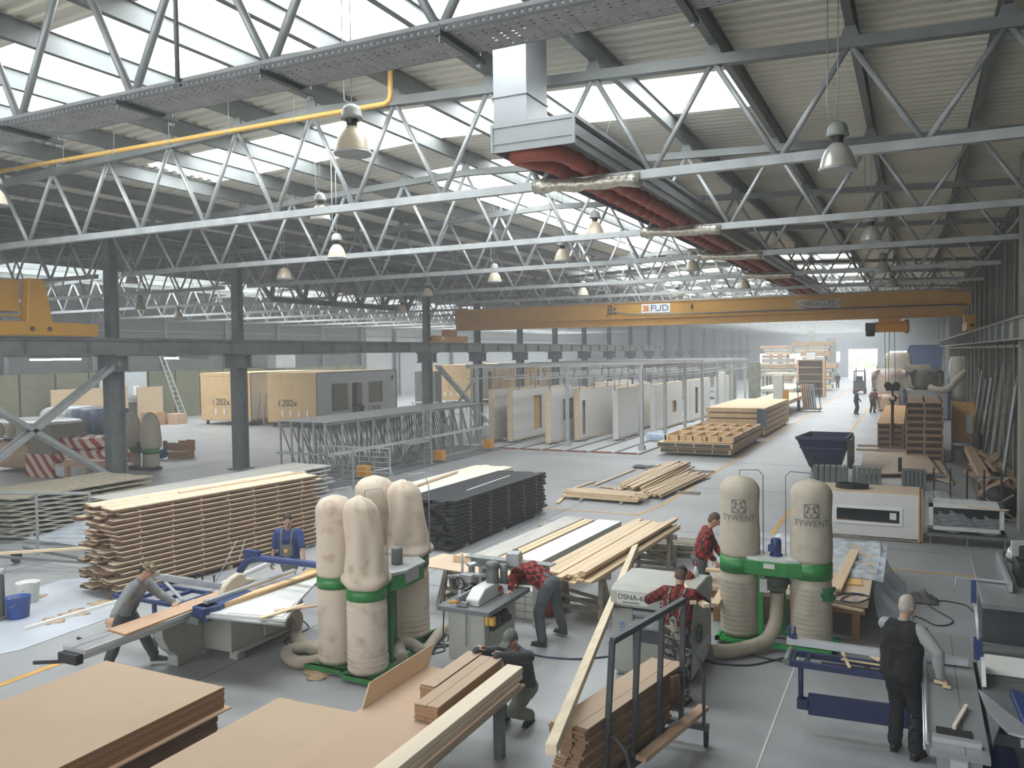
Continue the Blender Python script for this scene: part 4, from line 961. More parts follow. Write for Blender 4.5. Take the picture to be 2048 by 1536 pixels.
# ---------------- spindle moulder ----------------
def moulder():
    t = thing('spindle_moulder', 'grey spindle moulder with black controls and a power feeder in the centre', 'spindle moulder', (-5.7, 10.6, 0))
    c = MB().b2((-6.05, 10.12, .1), (-5.45, 11.1, .84)).b2((-6.0, 10.3, 0), (-5.5, 11.0, .1)).ob('cabinet', MACH, t, bev=.012)
    MB().b2((-5.45, 10.3, .15), (-5.435, 10.75, .6)).ob('door', MACH, c, bev=.003)
    MB().b2((-5.9, 10.105, 0), (-5.5, 10.14, .09)).ob('plinth', BLK, c)
    MB().b2((-6.15, 9.98, .84), (-5.3, 11.35, .91)).ob('table', STEELD, t, bev=.006)
    MB().b2((-5.52, 9.98, .911), (-5.5, 11.35, .915)).ob('mitre_slot', CAST, t)
    fe = MB().prism([(10.15, .91), (10.95, .91), (10.95, .98), (10.75, 1.12), (10.35, 1.12), (10.15, 1.0)], -.11, .11, Matrix(((0, 0, 1), (1, 0, 0), (0, 1, 0))), (-5.66, 0, 0)).ob('feed_hood', MACHW, t, bev=.012)
    MB().b2((-5.545, 10.75, .96), (-5.54, 10.87, 1.04)).ob('red_badge', REDP, fe)
    MB().b2((-5.86, 10.05, .92), (-5.82, 10.7, 1.05)).b2((-5.82, 10.05, .92), (-5.7, 10.1, .98)).ob('fence', CAST, t)
    MB().lathe([(.08, 1.1), (.095, 1.12), (.09, 1.3), (.07, 1.34), (.11, 1.36), (.09, 1.42), (.02, 1.44)], (-5.62, 10.72, 0), 18).lathe([(.05, 1.1), (.06, 1.3), (.03, 1.36)], (-5.5, 10.85, 0), 12).ob('feed_motor', STEELD, t)
    MB().lathe([(.05, .91), (.05, 1.28), (.08, 1.3), (.085, 1.33), (.06, 1.34)], (-6.05, 10.85, 0), 16).b2((-6.12, 10.75, .91), (-5.95, 10.95, .95)).tube([(-6.13, 10.7, .95), (-6.13, 10.7, 1.5)], .02, 8).ob('column', ALU, t)
    MB().tube([(-5.9, 10.95, .91), (-5.9, 10.95, 1.24), (-5.6, 11.0, 1.3), (-5.45, 11.05, 1.3)], .035, 8).ob('swing_arm', STEEL, t)
    MB().box((-5.45, 11.1, 1.4), (.2, .2, .2), .2).ob('arm_head', STEEL2, t, bev=.01)
    w = MB().tube([(-6.02+.085*math.cos(2*PI*k/18), 10.42+.0, 1.13+.085*math.sin(2*PI*k/18)) for k in range(18)], .012, 6, closed=True)
    for k in range(3): w.tube([(-6.02, 10.42, 1.13), (-6.02+.085*math.cos(2*PI*k/3), 10.42, 1.13+.085*math.sin(2*PI*k/3))], .008, 5)
    w.ob('handwheel', BLK, t)
    MB().lathe([(.06, .91), (.07, .93), (.045, .95), (.045, 1.04), (.03, 1.06), (.03, 1.13)], (-6.02, 10.45, 0), 12).ob('wheel_stand', STEEL2, t)
    MB().tube([(-6.3, 10.55, 1.17), (-5.75, 10.75, 1.2)], .028, 10).b2((-6.1, 10.55, 1.12), (-5.9, 10.75, 1.22)).ob('feed_rod', ALU, t)
    MB().b2((-5.98, 10.5, .95), (-5.75, 10.85, 1.02)).tube([(-5.95, 10.6, 1.0), (-5.8, 10.9, 1.08), (-5.7, 10.95, 1.02)], .02, 6).tube([(-6.0, 10.7, 1.06), (-5.7, 10.6, 1.06)], .014, 6).lathe([(.03, 1.0), (.03, 1.08), (.045, 1.09)], (-5.88, 10.65, 0), 10).ob('feed_linkage', BLK, t)
    MB().b2((-5.43, 10.1, .68), (-5.3, 10.18, .8)).ob('stop_box', mat('yellow_stop_box', 'd9a63a', .4), t)
    MB().lathe([(.1, 0), (.12, .02), (.12, .06), (.05, .09)], (-5.45, 10.42, .68), 16, Matrix.Rotation(PI/2, 3, 'Y')).lathe([(.08, 0), (.1, .02), (.1, .06), (.04, .08)], (-5.45, 10.68, .66), 16, Matrix.Rotation(PI/2, 3, 'Y')).b2((-5.45, 10.25, .55), (-5.38, 10.85, .62)).ob('control_wheels', BLK, t)
    MB().tube([(-5.35, 10.05, .85), (-5.35, 10.03, .5)], .008, 6).ob('hanging_rod', STEELD, t)
    MB().tube([(-5.72, 10.08, .86), (-5.72, 10.06, .35)], .008, 6).ob('hanging_rod', STEELD, t)
    MB().tube([(-6.3, 10.55, 1.16), (-6.33, 10.5, .9), (-6.33, 10.45, .4), (-6.3, 10.4, .2), (-6.22, 10.4, .25), (-6.18, 10.4, .55), (-6.06, 10.4, .6)], .01, 6).ob('machine_cable', BLK, t)
    MB().tube([(-5.95, 9.99, .98), (-5.82, 10.05, .98)], .02, 6).ob('screwdriver', ORANGE, t)
moulder()

# ---------------- grey planer ----------------
def planer():
    t = thing('thickness_planer', 'big grey thickness planer lettered on its front in the centre right', 'planer', (-3.2, 11.4, 0))
    x0, x1, y0, y1 = -3.78, -2.68, 10.8, 12.05
    b = MB().b2((x0, y0, .06), (x0+.3, y1, .95)).b2((x1-.15, y0, .06), (x1, y1, .95)).b2((x0, y0+.1, .06), (x1, y1, .94)).b2((x0+.04, y0+.06, 0), (x1-.04, y1-.06, .08)).ob('body', MACH, t, bev=.012)
    MB().b2((x0+.32, y0+.02, .5), (x1-.16, y0+.1, .9)).ob('front_plate', MACHD, b)
    MB().b2((x0+.45, y0+.06, .52), (x1-.3, y0+.09, .74)).ob('dark_window', STEELD, b)
    tl = text('JAROMA', 'yellow_badge', mat('badge_yellow', 'c9a13c', .5), .07, (x0+.62, y0+.05, .62), face((1, 0, 0)), b, .002) if 0 else MB().b2((x0+.52, y0+.05, .59), (x0+.74, y0+.058, .65)).ob('yellow_badge', mat('badge_yellow', 'c9a13c', .5), b)
    MB().b2((x0+.3, y0+.0, .88), (x1-.12, y0+.14, .94)).tube([(x0+.32, y0+.04, .86), (x1-.16, y0+.04, .86)], .03, 10).ob('infeed_roller', STEEL2, t)
    MB().b2((x0+.34, y0-.32, .8), (x1-.2, y0+.04, .84)).ob('infeed_table', CAST, t, bev=.004)
    h = MB().prism([(y0-.02, .98), (y0-.02, 1.2), (y0+.1, 1.26), (y0+.95, 1.27), (y1-.0, 1.2), (y1, .98)], x0-.02, x1+.02, Matrix(((0, 0, 1), (1, 0, 0), (0, 1, 0)))).ob('hood', MACH, t, bev=.012)
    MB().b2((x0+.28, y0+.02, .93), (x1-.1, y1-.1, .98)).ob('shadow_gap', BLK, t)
    MB().b2((x0+.08, y0-.026, 1.02), (x0+.52, y0-.02, 1.18)).ob('name_plate', MACHW, h)
    text('DSNA-63', 'lettering', BLK, .105, (x0+.3, y0-.03, 1.12), face((1, 0, 0)), h, .001)
    MB().tube([(x0+.16+.03*k, y0-.028, 1.045+.006*(k % 2)) for k in range(9)], .006, 5).ob('script_mark', BLK, h)
    for k in range(3): MB().lathe([(.012, 0), (.012, .012)], (x0+.7, y0-.02, 1.04+.05*k), 8, Matrix.Rotation(PI/2, 3, 'X')).ob('knob', BLK, h)
    text('cus', 'blue_logo', mat('logo_blue', '3f6fc0', .5), .16, (x0+.13, y0-.004, .66), face((0, 0, 1), up=(-1, 0, 0)), b, .001)
    MB().lathe([(.03, 0), (.03, .03)], (0, 0, 0), 8).tube([(x1+.04, y0+.35+.12*math.cos(2*PI*k/20), .62+.12*math.sin(2*PI*k/20)) for k in range(20)], .018, 8, closed=True).tube([(x1, y0+.35, .62), (x1+.04, y0+.35, .62)], .03, 8).beam((x1+.04, y0+.23, .62), (x1+.04, y0+.47, .62), .02, .03).ob('handwheel', STEELD, t)
    MB().b2((x1, y0+.08, .1), (x1+.012, y1-.1, .4)).ob('side_panel', MACHW, t)
planer()
sb_ = simple('spray_bottle', MB().lathe([(.035, 1.2), (.04, 1.21), (.04, 1.33), (.02, 1.39), (.015, 1.41)], (-2.82, 11.7, .0), 14), mat('clear_plastic', 'd5dad8', .2), 'clear spray bottle standing on the planer', 'bottle')
MB().lathe([(.018, 1.41), (.022, 1.42), (.018, 1.46), (.008, 1.47)], (-2.82, 11.7, 0), 10).ob('sprayer_cap', REDP, sb_, label='red sprayer cap')
simple('helmet', MB().grid(lambda u, v: V((-2.95+.15*math.cos(2*PI*u)*math.cos(v*PI/2)*(1+.1*math.sin(11*u)), 11.55+.13*math.sin(2*PI*u)*math.cos(v*PI/2), 1.25+.12*math.sin(v*PI/2)*(1+.1*math.sin(17*u*v)))), 20, 8), mat('red_patterned_cloth', '8c2a20', .9, 0, .6, 26, None, .3, 0, 'b5552e'), 'red patterned cloth bundle lying on the planer', 'cloth')

# ---------------- planks and trestles behind the moulder ----------------
def trestle(lab, c, w, h, rz, m=WEATH, d=.5, group='wooden trestles'):
    t = thing('trestle', lab, 'trestle', c, rz, group)
    MB().b2((-w/2, -.05, h-.09), (w/2, .05, h)).ob('top_beam', m, t, world=False)
    for sx in (-1, 1):
        for sy in (-1, 1): MB().beam((sx*(w/2-.15), sy*.04, h-.08), (sx*(w/2-.1), sy*d/2, 0), .08, .05, (0, 1, 0)).ob('leg', m, t, world=False)
        MB().beam((sx*(w/2-.11), -d*.42, .12), (sx*(w/2-.11), d*.42, .12), .04, .07).ob('brace', m, t, world=False)
    for sy in (-1, 1): MB().beam((-w/2+.1, sy*d*.41, .14), (w/2-.1, sy*d*.41, .14), .04, .08).beam((-w/2+.15, sy*d*.3, h*.45), (w/2-.12, sy*d*.41, .18), .03, .06).ob('rail', m, t, world=False)
trestle('near wooden trestle under the heap of long planed planks', (-5.15, 13.2, 0), 1.0, .72, 0)
trestle('far wooden trestle under the heap of long planed planks', (-4.9, 16.6, 0), 1.0, .72, 0)
R2 = random.Random(5)
PLK = mat('planed_plank', 'd6bd98', .5, 0, .1, 2.5, (4, .25, 4), .02, .08)
PM = [MB().box((0, 0, 0), (.125, L, .028)).mesh('plank', PLK) for L in (4.9, 4.6, 4.75)]
for k in range(4):
    nn = 8 if k < 3 else 6
    for j in range(nn):
        o = place(PM[(k+j) % 3], 'plank', None, (-5.6+.137*j+(.05 if k == 3 else 0)+R2.uniform(-.01, .01), 14.85+R2.uniform(-.12, .12), .735+.0295*k), -.045+R2.uniform(-.004, .004))
        tag(o, 'planed plank on the two trestles, %s layer down, %s from left' % (nth(3-k), nth(j)), 'plank', 'long planks on the trestles')
for j in range(3): tag(place(PM[0], 'plank', None, (-4.78+.02*j, 14.9, .855+.03*j), -.05), 'long planed plank in the raised right row, %s from the bottom' % nth(j), 'plank', 'raised row of long planks')
# white and tan boards lying behind
def slab(name, c, d, rz, m, lab, cat, group=None): return tag(MB().box(c, d, rz).ob(name, m, bev=.004), lab, cat, group)
for k in range(5):
    slab('white_board', (-6.35, 15.2, .55+.03*k), (.55, 5.0, .028), -.05, WHITE, 'white board in the flat pile right of the tan strip, %s from the top' % nth(4-k), 'board', 'right white board pile')
for k in range(3):
    slab('white_board', (-7.35, 15.4, .55+.03*k), (.5, 5.2, .028), -.05, GREYW, 'greyish white board in the flat pile beside the black stack, %s from the top' % nth(2-k), 'board', 'left white board pile')
for k in range(3):
    for j in range(2): slab('plank', (-6.98+.13*j, 15.3, .56+.03*k), (.12, 5.1, .028), -.05, PLK, 'plank between the white piles, %s from the top, %s from left' % (nth(2-k), nth(j)), 'plank', 'planks between the white piles')
for q, yy in enumerate((13.3, 15.2, 17.3)): slab('bearer', (-6.9, yy, .265), (1.9, .12, .53), -.05, WEATH, 'timber support under the white board piles, %s from the viewer' % nth(q), 'timber', 'supports under the white piles')
for k in range(4):
    for j in range(4): slab('white_block', (-6.4+.19*j, 12.62, .06+.125*k), (.18, .3, .115), 0, WHITE, 'white wrapped brick shaped pack, %s row up, %s from left' % (nth(k), nth(j)), 'pack', 'white packs under the grey frame')
slab('red_pack', (-5.75, 13.1, .16), (.35, .8, .3), 0, REDP, 'pack with red print under the near trestle planks', 'pack')
t = thing('painted_frame', 'paint smeared grey frame trestle behind the bending man', 'trestle', (-6.0, 12.2, 0))
for x in (-6.55, -5.55): MB().b2((x-.06, 12.1, 0), (x+.06, 12.2, 1.0)).ob('leg', GREYW, t)
MB().b2((-6.75, 12.08, .92), (-5.35, 12.22, 1.06)).b2((-6.85, 12.05, 1.06), (-5.25, 12.25, 1.08)).ob('top_rail', mat('smeared_grey_paint', '8d9290', .7, 0, .3, 9, (3, 1, .5)), t)
# plywood sheets on trestle behind the bags
slab('plywood_sheet', (-7.1, 12.7, .74), (1.9, .9, .025), -.1, PLY, 'pale plywood sheet on the trestle right of the beige bags', 'sheet')
for k in range(4): slab('board', (-6.75, 12.85, .768+.028*k), (1.5, .3-.02*k, .026), -.08, PLK, 'planed board on the plywood sheet right of the bags, %s from the top' % nth(3-k), 'board', 'boards on the plywood sheet')
trestle('small trestle under the plywood sheet right of the bags', (-7.15, 12.7, 0), 1.2, .725, -.1, group='wooden trestles')

def pallet(lab, c, rz=0, L=1.2, W_=.8, group='wooden pallets', m=None):
    t = thing('pallet', lab, 'pallet', c, rz, group); m = m or WEATH
    for k in range(5): MB().b2((-L/2, -W_/2+k*(W_-.12)/4, .122), (L/2, -W_/2+k*(W_-.12)/4+.12, .144)).ob('deck_board', m, t, world=False)
    for k in range(3):
        s_ = MB().b2((-L/2+k*(L-.1)/2, -W_/2, .1), (-L/2+k*(L-.1)/2+.1, W_/2, .122)); 
        s_.ob('stringer', m, t, world=False)
    for k in range(3):
        for j in range(3): MB().b2((-L/2+k*(L-.1)/2, -W_/2+j*(W_-.1)/2, .022), (-L/2+k*(L-.1)/2+.1, -W_/2+j*(W_-.1)/2+.1, .1)).ob('block', m, t, world=False)
    for j in range(3): MB().b2((-L/2, -W_/2+j*(W_-.1)/2, 0), (L/2, -W_/2+j*(W_-.1)/2+.1, .022)).ob('bottom_board', m, t, world=False)
    return t
pallet('lower wooden pallet behind the far trestle', (-4.75, 17.9, 0), .15)
pallet('upper wooden pallet stacked behind the far trestle', (-4.72, 17.92, .145), .12)

# loose planks and laths on the floor in the middle
R3 = random.Random(9)
LTH = mat('rough_lath', 'cdb695', .65, 0, .12, 3, (4, .3, 4), .03, .12)
def pile(lab, group, a, b, width, n, layers, w, h, spread, z0=.0, zb=None):
    a = V((*a, 0)); b = V((*b, 0)); L = (b-a).length; u = (b-a)/L; s_ = V((-u.y, u.x, 0)); ang = math.atan2(u.y, u.x)
    ms = [MB().box((0, 0, 0), (L*f, w, h)).mesh('lath', LTH) for f in (1, .93, .86)]
    for k in range(layers):
        m_ = n-k
        for j in range(m_):
            c = a+u*(L/2+R3.uniform(-spread, spread))+s_*((j-(m_-1)/2)*width/n)
            c.z = z0+h*(k+.5)+.002*k
            tag(place(ms[(j+k) % 3], 'lath', None, c, ang+R3.uniform(-.014, .014)), '%s, %s layer up, %s from the right' % (lab, nth(k), nth(j)), 'lath', group)
pa, pb_ = G(1270, 1000), G(1345, 930)
for q in (0, 1): slab('bearer', tuple((V(pa).lerp(V(pb_), .2+.6*q)+V((.5, 0, .035)))), (2.6, .08, .07), .1, WEATH, 'bearer under the slanting lath pile, %s from the viewer' % nth(q), 'timber', 'bearers under the lath pile')
pile('lath in the slanting pile by the aisle', 'slanting lath pile', (-8.15, 24.7), (-8.1, 31.3), 1.1, 9, 4, .1, .055, .25, .07)
pile('lath in the low row by the aisle', 'low row of laths', (-7.3, 24.3), (-7.0, 29.5), .9, 7, 2, .09, .05, .3, .07)
pile('lath in the cross pile on the floor', 'cross pile of laths', (-9.75, 23.9), (-7.25, 23.75), 1.1, 9, 3, .1, .05, .2, .08)
for q in (0, 1): slab('bearer', (-9.1+1.3*q, 23.8, .035), (.08, 1.4, .07), 0, WEATH, 'bearer under the cross pile of laths, %s from left' % nth(q), 'timber', 'bearers under the cross pile')
for k, (p, q) in enumerate((((1128, 985), (1188, 965)), ((1190, 972), (1270, 940)), ((1115, 1008), (1140, 985)), ((1325, 968), (1418, 958)), ((1270, 960), (1320, 930)), ((1200, 975), (1255, 982)))):
    P, Q = G(*p), G(*q); P.z = Q.z = .03+.002*k
    simple('loose_lath', MB().beam(P, Q, .1, .04), LTH, 'loose lath lying on the floor by the lath piles, %s of the scattered ones' % nth(k), 'lath', 'scattered laths')
simple('tarp_scrap', MB().grid(lambda u, v: V((-9.9+1.6*u, 30.6+.7*v, .03+.03*math.sin(u*17)*math.sin(v*9)+.03)), 14, 6), mat('dark_green_scrap', '3f4a44', .8, 0, .4, 8), 'dark crumpled strap heap on the floor before the roof panels', 'straps')

# ---------------- film covered bench with planks (behind the right extractor) ----------------
t = thing('assembly_bench', 'low wide assembly bench behind the right dust extractor', 'bench', (-1.8, 15, 0))
MB().b2((-3.1, 13.6, .52), (-.62, 17.7, .6)).ob('top', PLY, t, bev=.004)
MB().b2((-3.05, 13.62, .4), (-.66, 13.68, .52)).b2((-3.05, 17.6, .4), (-.66, 17.66, .52)).b2((-3.05, 13.62, .4), (-3.0, 17.6, .52)).b2((-.7, 13.62, .4), (-.66, 17.6, .52)).ob('apron', mat('brown_timber', '8a6543', .7, 0, .15, 3), t)
for x in (-2.95, -.8):
    for y in (13.7, 15.6, 17.5): MB().b2((x-.05, y-.05, 0), (x+.06, y+.06, .4)).ob('leg', MATS['brown_timber'], t)
simple('plastic_film', MB().grid(lambda u, v: V((-3.3+2.85*u, 15.0+2.9*v, .625+.02*math.sin(u*23+v*6)+.025*math.sin(v*31+u*5)+.02*math.sin(u*61)*math.sin(v*37))), 60, 50), FILMB, 'milky plastic film spread over the far half of the assembly bench', 'film')
simple('plastic_film', MB().grid(lambda u, v: V((-.56+.1*math.sin(v*8)*u+.55*u*u*(.4+.6*math.sin(v*PI)), 14.0+3.6*v+.1*math.sin(u*7), .63-.6*u+.05*math.sin(v*25)*u+.28*math.exp(-((v-.85)/.06)**2)*(1-u))), 24, 50), FILMB, 'milky plastic film hanging off the right side of the assembly bench', 'film')
def bb(lab, p, q, z, w, h, m=PLK, name='plank', group=None, cat='plank'):
    P, Q = G(*p, z), G(*q, z); return simple(name, MB().beam(P, Q, w, h), m, lab, cat, group, bev=.003)
bb('wide pale board lying aslant on the film covered bench', (1672, 1180), (1710, 1100), .67, .16, .045)
bb('pale timber sloping from the bench left of the printed bags', (1430, 1210), (1462, 1150), .63, .12, .05)
bb('pale timber in the hands of the man in the red shirt', (1412, 1139), (1446, 1142), .98, .1, .05)
p = G(1700, 1165, .6)
simple('small_panel', MB().box((p.x, p.y, .615), (.36, .36, .02), .1), mat('yellow_panel', 'd9b36a', .6), 'small yellowish panel on the bench by the green cloth', 'panel')
cable([G(x, y, .62) for x, y in ((1660, 1195), (1690, 1187), (1720, 1188), (1740, 1195), (1715, 1205), (1682, 1200), (1700, 1190), (1730, 1190))], .012, 'blue black cable coil on the near end of the bench', mat('blue_black_cable', '2a3650'))
bb('narrow lath along the near edge of the bench', (1665, 1210), (1728, 1222), .62, .06, .03)
simple('clear_cup', MB().lathe([(.04, .6), (.05, .72), (.046, .72), (.036, .61)], tuple(G(1712, 1208, .6).xy)+(0,), 14), FILM, 'clear plastic tub on the near corner of the bench', 'tub')
simple('dark_bag', MB().grid(lambda u, v: V((-.1+.5*u, 16.0+.45*v, .02+.16*math.sin(PI*u)*math.sin(PI*v)*(1+.3*math.sin(u*19+v*7)))), 14, 12), mat('dark_grey_sack', '55564f', .8, 0, .4, 10), 'dark crumpled sack on the floor right of the film covered bench', 'sack')
# planks the planer man works with
for k, (p, q, z) in enumerate((((1362, 1165), (1386, 1205), 1.3), ((1385, 1195), (1414, 1212), 1.28))):
    bb('short pale timber held over the planer, %s one' % ('upper' if k == 0 else 'lower'), p, q, z, .09, .05, WOODP, 'timber', cat='timber')

# ---------------- right panel saw ----------------
def panel_saw_right():
    t = thing('panel_saw', 'panel saw with navy parts at the lower right before the man in the vest', 'panel saw', (.7, 9.8, 0))
    MB().b2((.14, 8.15, .84), (.62, 11.6, .9)).b2((.2, 8.2, .72), (.56, 11.5, .84)).ob('sliding_carriage', CAST, t, bev=.004)
    MB().b2((.42, 8.15, .9), (.432, 11.55, .903)).ob('groove', STEELD, t)
    MB().tube([(.12, 8.2, .93), (.12, 10.4, .93)], .014, 8).tube([(.1, 8.2, .88), (.1, 10.4, .88)], .012, 8).ob('edge_rail', ALU, t)
    MB().b2((.2, 8.5, .902), (.5, 8.66, .912)).ob('rubber_pad', BLK, t)
    MB().b2((.16, 8.32, .9), (.56, 8.4, .95)).b2((.3, 8.1, .7), (.44, 8.16, .85)).ob('end_clamp', ALU, t)
    for y in (8.7, 9.0, 8.45): MB().tube([(.1, y, .82), (.0, y, .82), (-.02, y, .82)], [.012, .012, .03], 8).ob('clamp_knob', BLK, t)
    MB().b2((.22, 8.3, 0), (.9, 9.2, .6)).ob('blue_cabinet', BLUE, t, bev=.015)
    MB().b2((.3, 9.2, 0), (1.5, 11.2, .72)).ob('cabinet', MACHD, t, bev=.012)
    MB().prism([(.66, 8.5), (.74, 8.9), (.74, 11.4), (.66, 11.4)], .85, .9).b2((.74, 9.0, .85), (1.7, 11.2, .9)).ob('saw_table', STEELD, t, bev=.003)
    MB().b2((.68, 10.3, .91), (1.15, 11.05, .925)).ob('white_insert', WHITE, t)
    MB().prism([(.62, 9.75), (.66, 9.2), (.8, 8.75), (.95, 8.7), (1.0, 8.85)], .905, .93).b2((.9, 8.75, .8), (1.0, 9.7, .88)).ob('scribed_plate', ALU, t)
    MB().prism([(.95, 8.75), (1.12, 8.7), (1.22, 8.9), (1.0, 9.7), (.9, 9.75)], .84, .98).ob('rip_fence', BLUE, t, bev=.01)
    MB().lathe([(.09, 0), (.09, .1)], (1.1, 8.7, .84), 14).ob('fence_knob', BLK, t)
    MB().tube([(2.0, 10.2, 1.22), (.7, 10.2, 1.22), (.64, 10.2, 1.2)], [.055, .055, .06], 14).tube([(2.0, 10.2, 1.22), (2.0, 10.2, 0)], .055, 12).ob('overhead_arm', STEELD, t)
    MB().tube([(.6, 10.2, 1.85), (.64, 10.2, 1.3), (.68, 10.2, .95)], .012, 8).tube([(.62, 10.18, 1.8), (.67, 10.18, 1.0)], .01, 8).ob('guide_rod', ALU, t)
    MB().b2((.57, 10.16, 1.72), (.62, 10.24, 1.95)).ob('rod_clamp', BLUE, t)
    MB().b2((.6, 10.14, 1.1), (.68, 10.26, 1.32)).ob('arm_clamp', BLUE, t)
    MB().prism([(9.85, .92), (10.5, .92), (10.4, 1.1), (10.2, 1.16), (10.0, 1.1)], -.02, .02, Matrix(((0, 0, 1), (1, 0, 0), (0, 1, 0))), (.68, 0, 0)).ob('blade_guard', mat('clear_guard', 'd5d8d6', .2), t)
    # outrigger
    MB().b2((-1.36, 10.15, .98), (.1, 10.23, 1.06)).b2((.1, 10.4, .92), (.56, 10.48, 1.0)).ob('crosscut_fence', ALU, t, bev=.003)
    f = MB()
    f.beam((-1.3, 9.95, .84), (.12, 9.95, .84), .05, .07).beam((-1.3, 10.3, .84), (.12, 10.3, .84), .05, .07).beam((-1.28, 9.92, .84), (-1.28, 10.33, .84), .05, .06).beam((-1.12, 9.92, .84), (-1.12, 10.33, .84), .05, .05)
    f.ob('crosscut_frame', NAVY, t)
    MB().tube([(-1.33, 9.9, .86), (-1.33, 10.35, .86)], .04, 12).ob('end_roller', STEEL, t)
    MB().b2((-1.31, 10.14, 1.06), (-1.25, 10.24, 1.1)).tube([(-1.27, 10.18, 1.05), (-1.27, 10.18, 1.2)], .015, 8).tube([(-1.33, 10.18, 1.05), (-1.33, 10.18, 1.17), (-1.33, 10.18, 1.2)], [.012, .012, .025], 8).ob('stop_clamp', BLUE, t)
    MB().tube([(-1.18, 10.0, .84), (-1.18, 10.0, .36)], .03, 8).b2((-1.22, 9.96, .3), (-1.1, 10.06, .42)).ob('support_leg', NAVY, t)
    MB().beam((-1.1, 10.02, .36), (.3, 10.12, .36), .08, .24).ob('swing_beam', NAVY, t, bev=.008)
    MB().box((-1.17, 10.01, .36), (.1, .07, .12)).ob('beam_end', ALU, t)
    MB().b2((-.95, 9.98, .87), (.12, 10.02, .885)).ob('inner_bar', BLK, t)
panel_saw_right()
def on(lab, p, q, z, w, h, m=PLK, name='offcut'):
    return simple(name, MB().beam(G(*p, z), G(*q, z), w, h), m, lab, 'offcut', bev=.002)
on('short pale strip crossing another under the right crosscut fence', (1685, 1305), (1699, 1335), .91, .035, .012)
on('pale strip lying lengthwise under the right crosscut fence', (1682, 1318), (1760, 1330), .895, .04, .015)
on('pale triangular offcut beside the man in the vest', (1742, 1310), (1762, 1322), .9, .07, .02)
on('rounded white stick lying on the right saw carriage', (1908, 1455), (1933, 1412), .93, .035, .04, mat('whitish_stick', 'd9d0bf', .6), 'stick')
on('short tan offcut near the hand of the man in the vest', (1868, 1362), (1895, 1368), .93, .035, .03)
on('small pale block on the right saw carriage', (1885, 1372), (1902, 1375), .92, .05, .02)

# ---------------- machines at the right edge ----------------
def jointer():
    t = thing('surface_planer', 'grey surface planer with dusty tables at the right edge', 'planer', (1.4, 14.8, 0))
    MB().b2((.95, 14.3, 0), (1.9, 15.2, .72)).ob('body', MACHD, t, bev=.01)
    MB().b2((.9, 13.5, .74), (1.55, 14.75, .82)).ob('outfeed_table', CAST, t, bev=.006)
    MB().b2((.9, 14.8, .76), (1.5, 16.5, .84)).ob('infeed_table', CAST, t, bev=.006)
    MB().b2((1.3, 14.2, .84), (1.34, 16.4, .98)).ob('fence', ALU, t)
    MB().b2((1.45, 14.6, .8), (1.95, 15.5, 1.15)).prism([(1.5, 15.0), (1.7, 14.9), (1.8, 15.5), (1.55, 15.6)], 1.15, 1.35).ob('motor_unit', BLK, t, bev=.01)
    MB().box((1.55, 15.2, 1.3), (.3, .04, .25), .3).ob('switch_panel', MACHW, t)
    MB().beam((.6, 14.75, .86), (1.35, 14.7, .86), .04, .03).tube([(.62, 14.75, .85), (.58, 14.72, .6)], .008, 6).ob('guard_bar', ALU, t)
jointer()
simple('foil_bundle', MB().grid(lambda u, v: V((1.75+.25*math.cos(2*PI*u)*math.cos(v*PI/2)*(1+.2*math.sin(15*u)), 16.6+.3*math.sin(2*PI*u)*math.cos(v*PI/2), .85+.25*math.sin(v*PI/2)*(1+.2*math.sin(23*u+9*v)))), 26, 10), mat('silvery_film', 'd5d8da', .2, .3, .1, 14, None, .8), 'shiny crumpled film bundle on a machine at the right edge', 'film')
simple('machine_box', MB().b2((1.45, 16.2, 0), (2.2, 17.0, .85)), BLK, 'dark machine cabinet under the shiny film bundle', 'cabinet')

# ---------------- white wall box, skip, racks on the right ----------------
t = thing('wall_box', 'white wall element box with a long slot window behind the film covered bench', 'wall element', (-.9, 21.5, 0))
PB = WHITE
m = MB(); m.b2((-2.05, 21.05, .08), (.1, 21.1, .36)); m.b2((-2.05, 21.05, .78), (.1, 21.1, 1.1)); m.b2((-2.05, 21.05, .36), (-1.7, 21.1, .78)); m.b2((-.25, 21.05, .36), (.1, 21.1, .78))
m.ob('front_panel', PB, t)
MB().b2((-1.7, 21.08, .44), (-.25, 21.1, .72)).ob('slot_glass', GLASSD, t)
w_ = MB()
w_.b2((-1.72, 21.03, .36), (-.23, 21.06, .42)); w_.b2((-1.72, 21.03, .72), (-.23, 21.06, .78)); w_.b2((-1.72, 21.03, .42), (-1.66, 21.06, .72)); w_.b2((-.29, 21.03, .42), (-.23, 21.06, .72)); w_.ob('slot_frame', WHITEP, t)
MB().b2((-.5, 21.07, .5), (-.36, 21.075, .66)).ob('paper_note', WHITEP, t)
MB().b2((-2.05, 21.1, 1.06), (.1, 22.3, 1.12)).ob('top', PLY, t); MB().b2((.1, 21.03, .02), (.13, 22.3, 1.12)).ob('side_sheet', PLY, t)
MB().b2((.13, 21.1, .02), (.2, 22.3, 1.08)).b2((-2.05, 22.25, .1), (.1, 22.3, 1.08)).ob('insulation', OSB, t)
for x in (-1.9, -.1): MB().b2((x-.05, 21.15, 0), (x+.05, 22.2, .08)).ob('bearer', WEATH, t)
MB().b2((-2.06, 21.03, .02), (.1, 21.045, .06)).ob('base_strip', WEATH, t)
pts = [(-1.35+.36*math.cos(2*PI*k/24), 21.6+.22*math.sin(2*PI*k/24), 1.15) for k in range(24)]
tag(MB().tube(pts, .03, 8, closed=True).tube([(x*1.0, y+.04, z+.05) for x, y, z in pts], .028, 8, closed=True).ob('hose_coil', BLK), 'black hose coil lying on the white wall element box', 'hose coil')
t = thing('skip', 'navy blue tipping skip standing in the aisle at the right', 'skip', (-2.95, 31.8, 0))
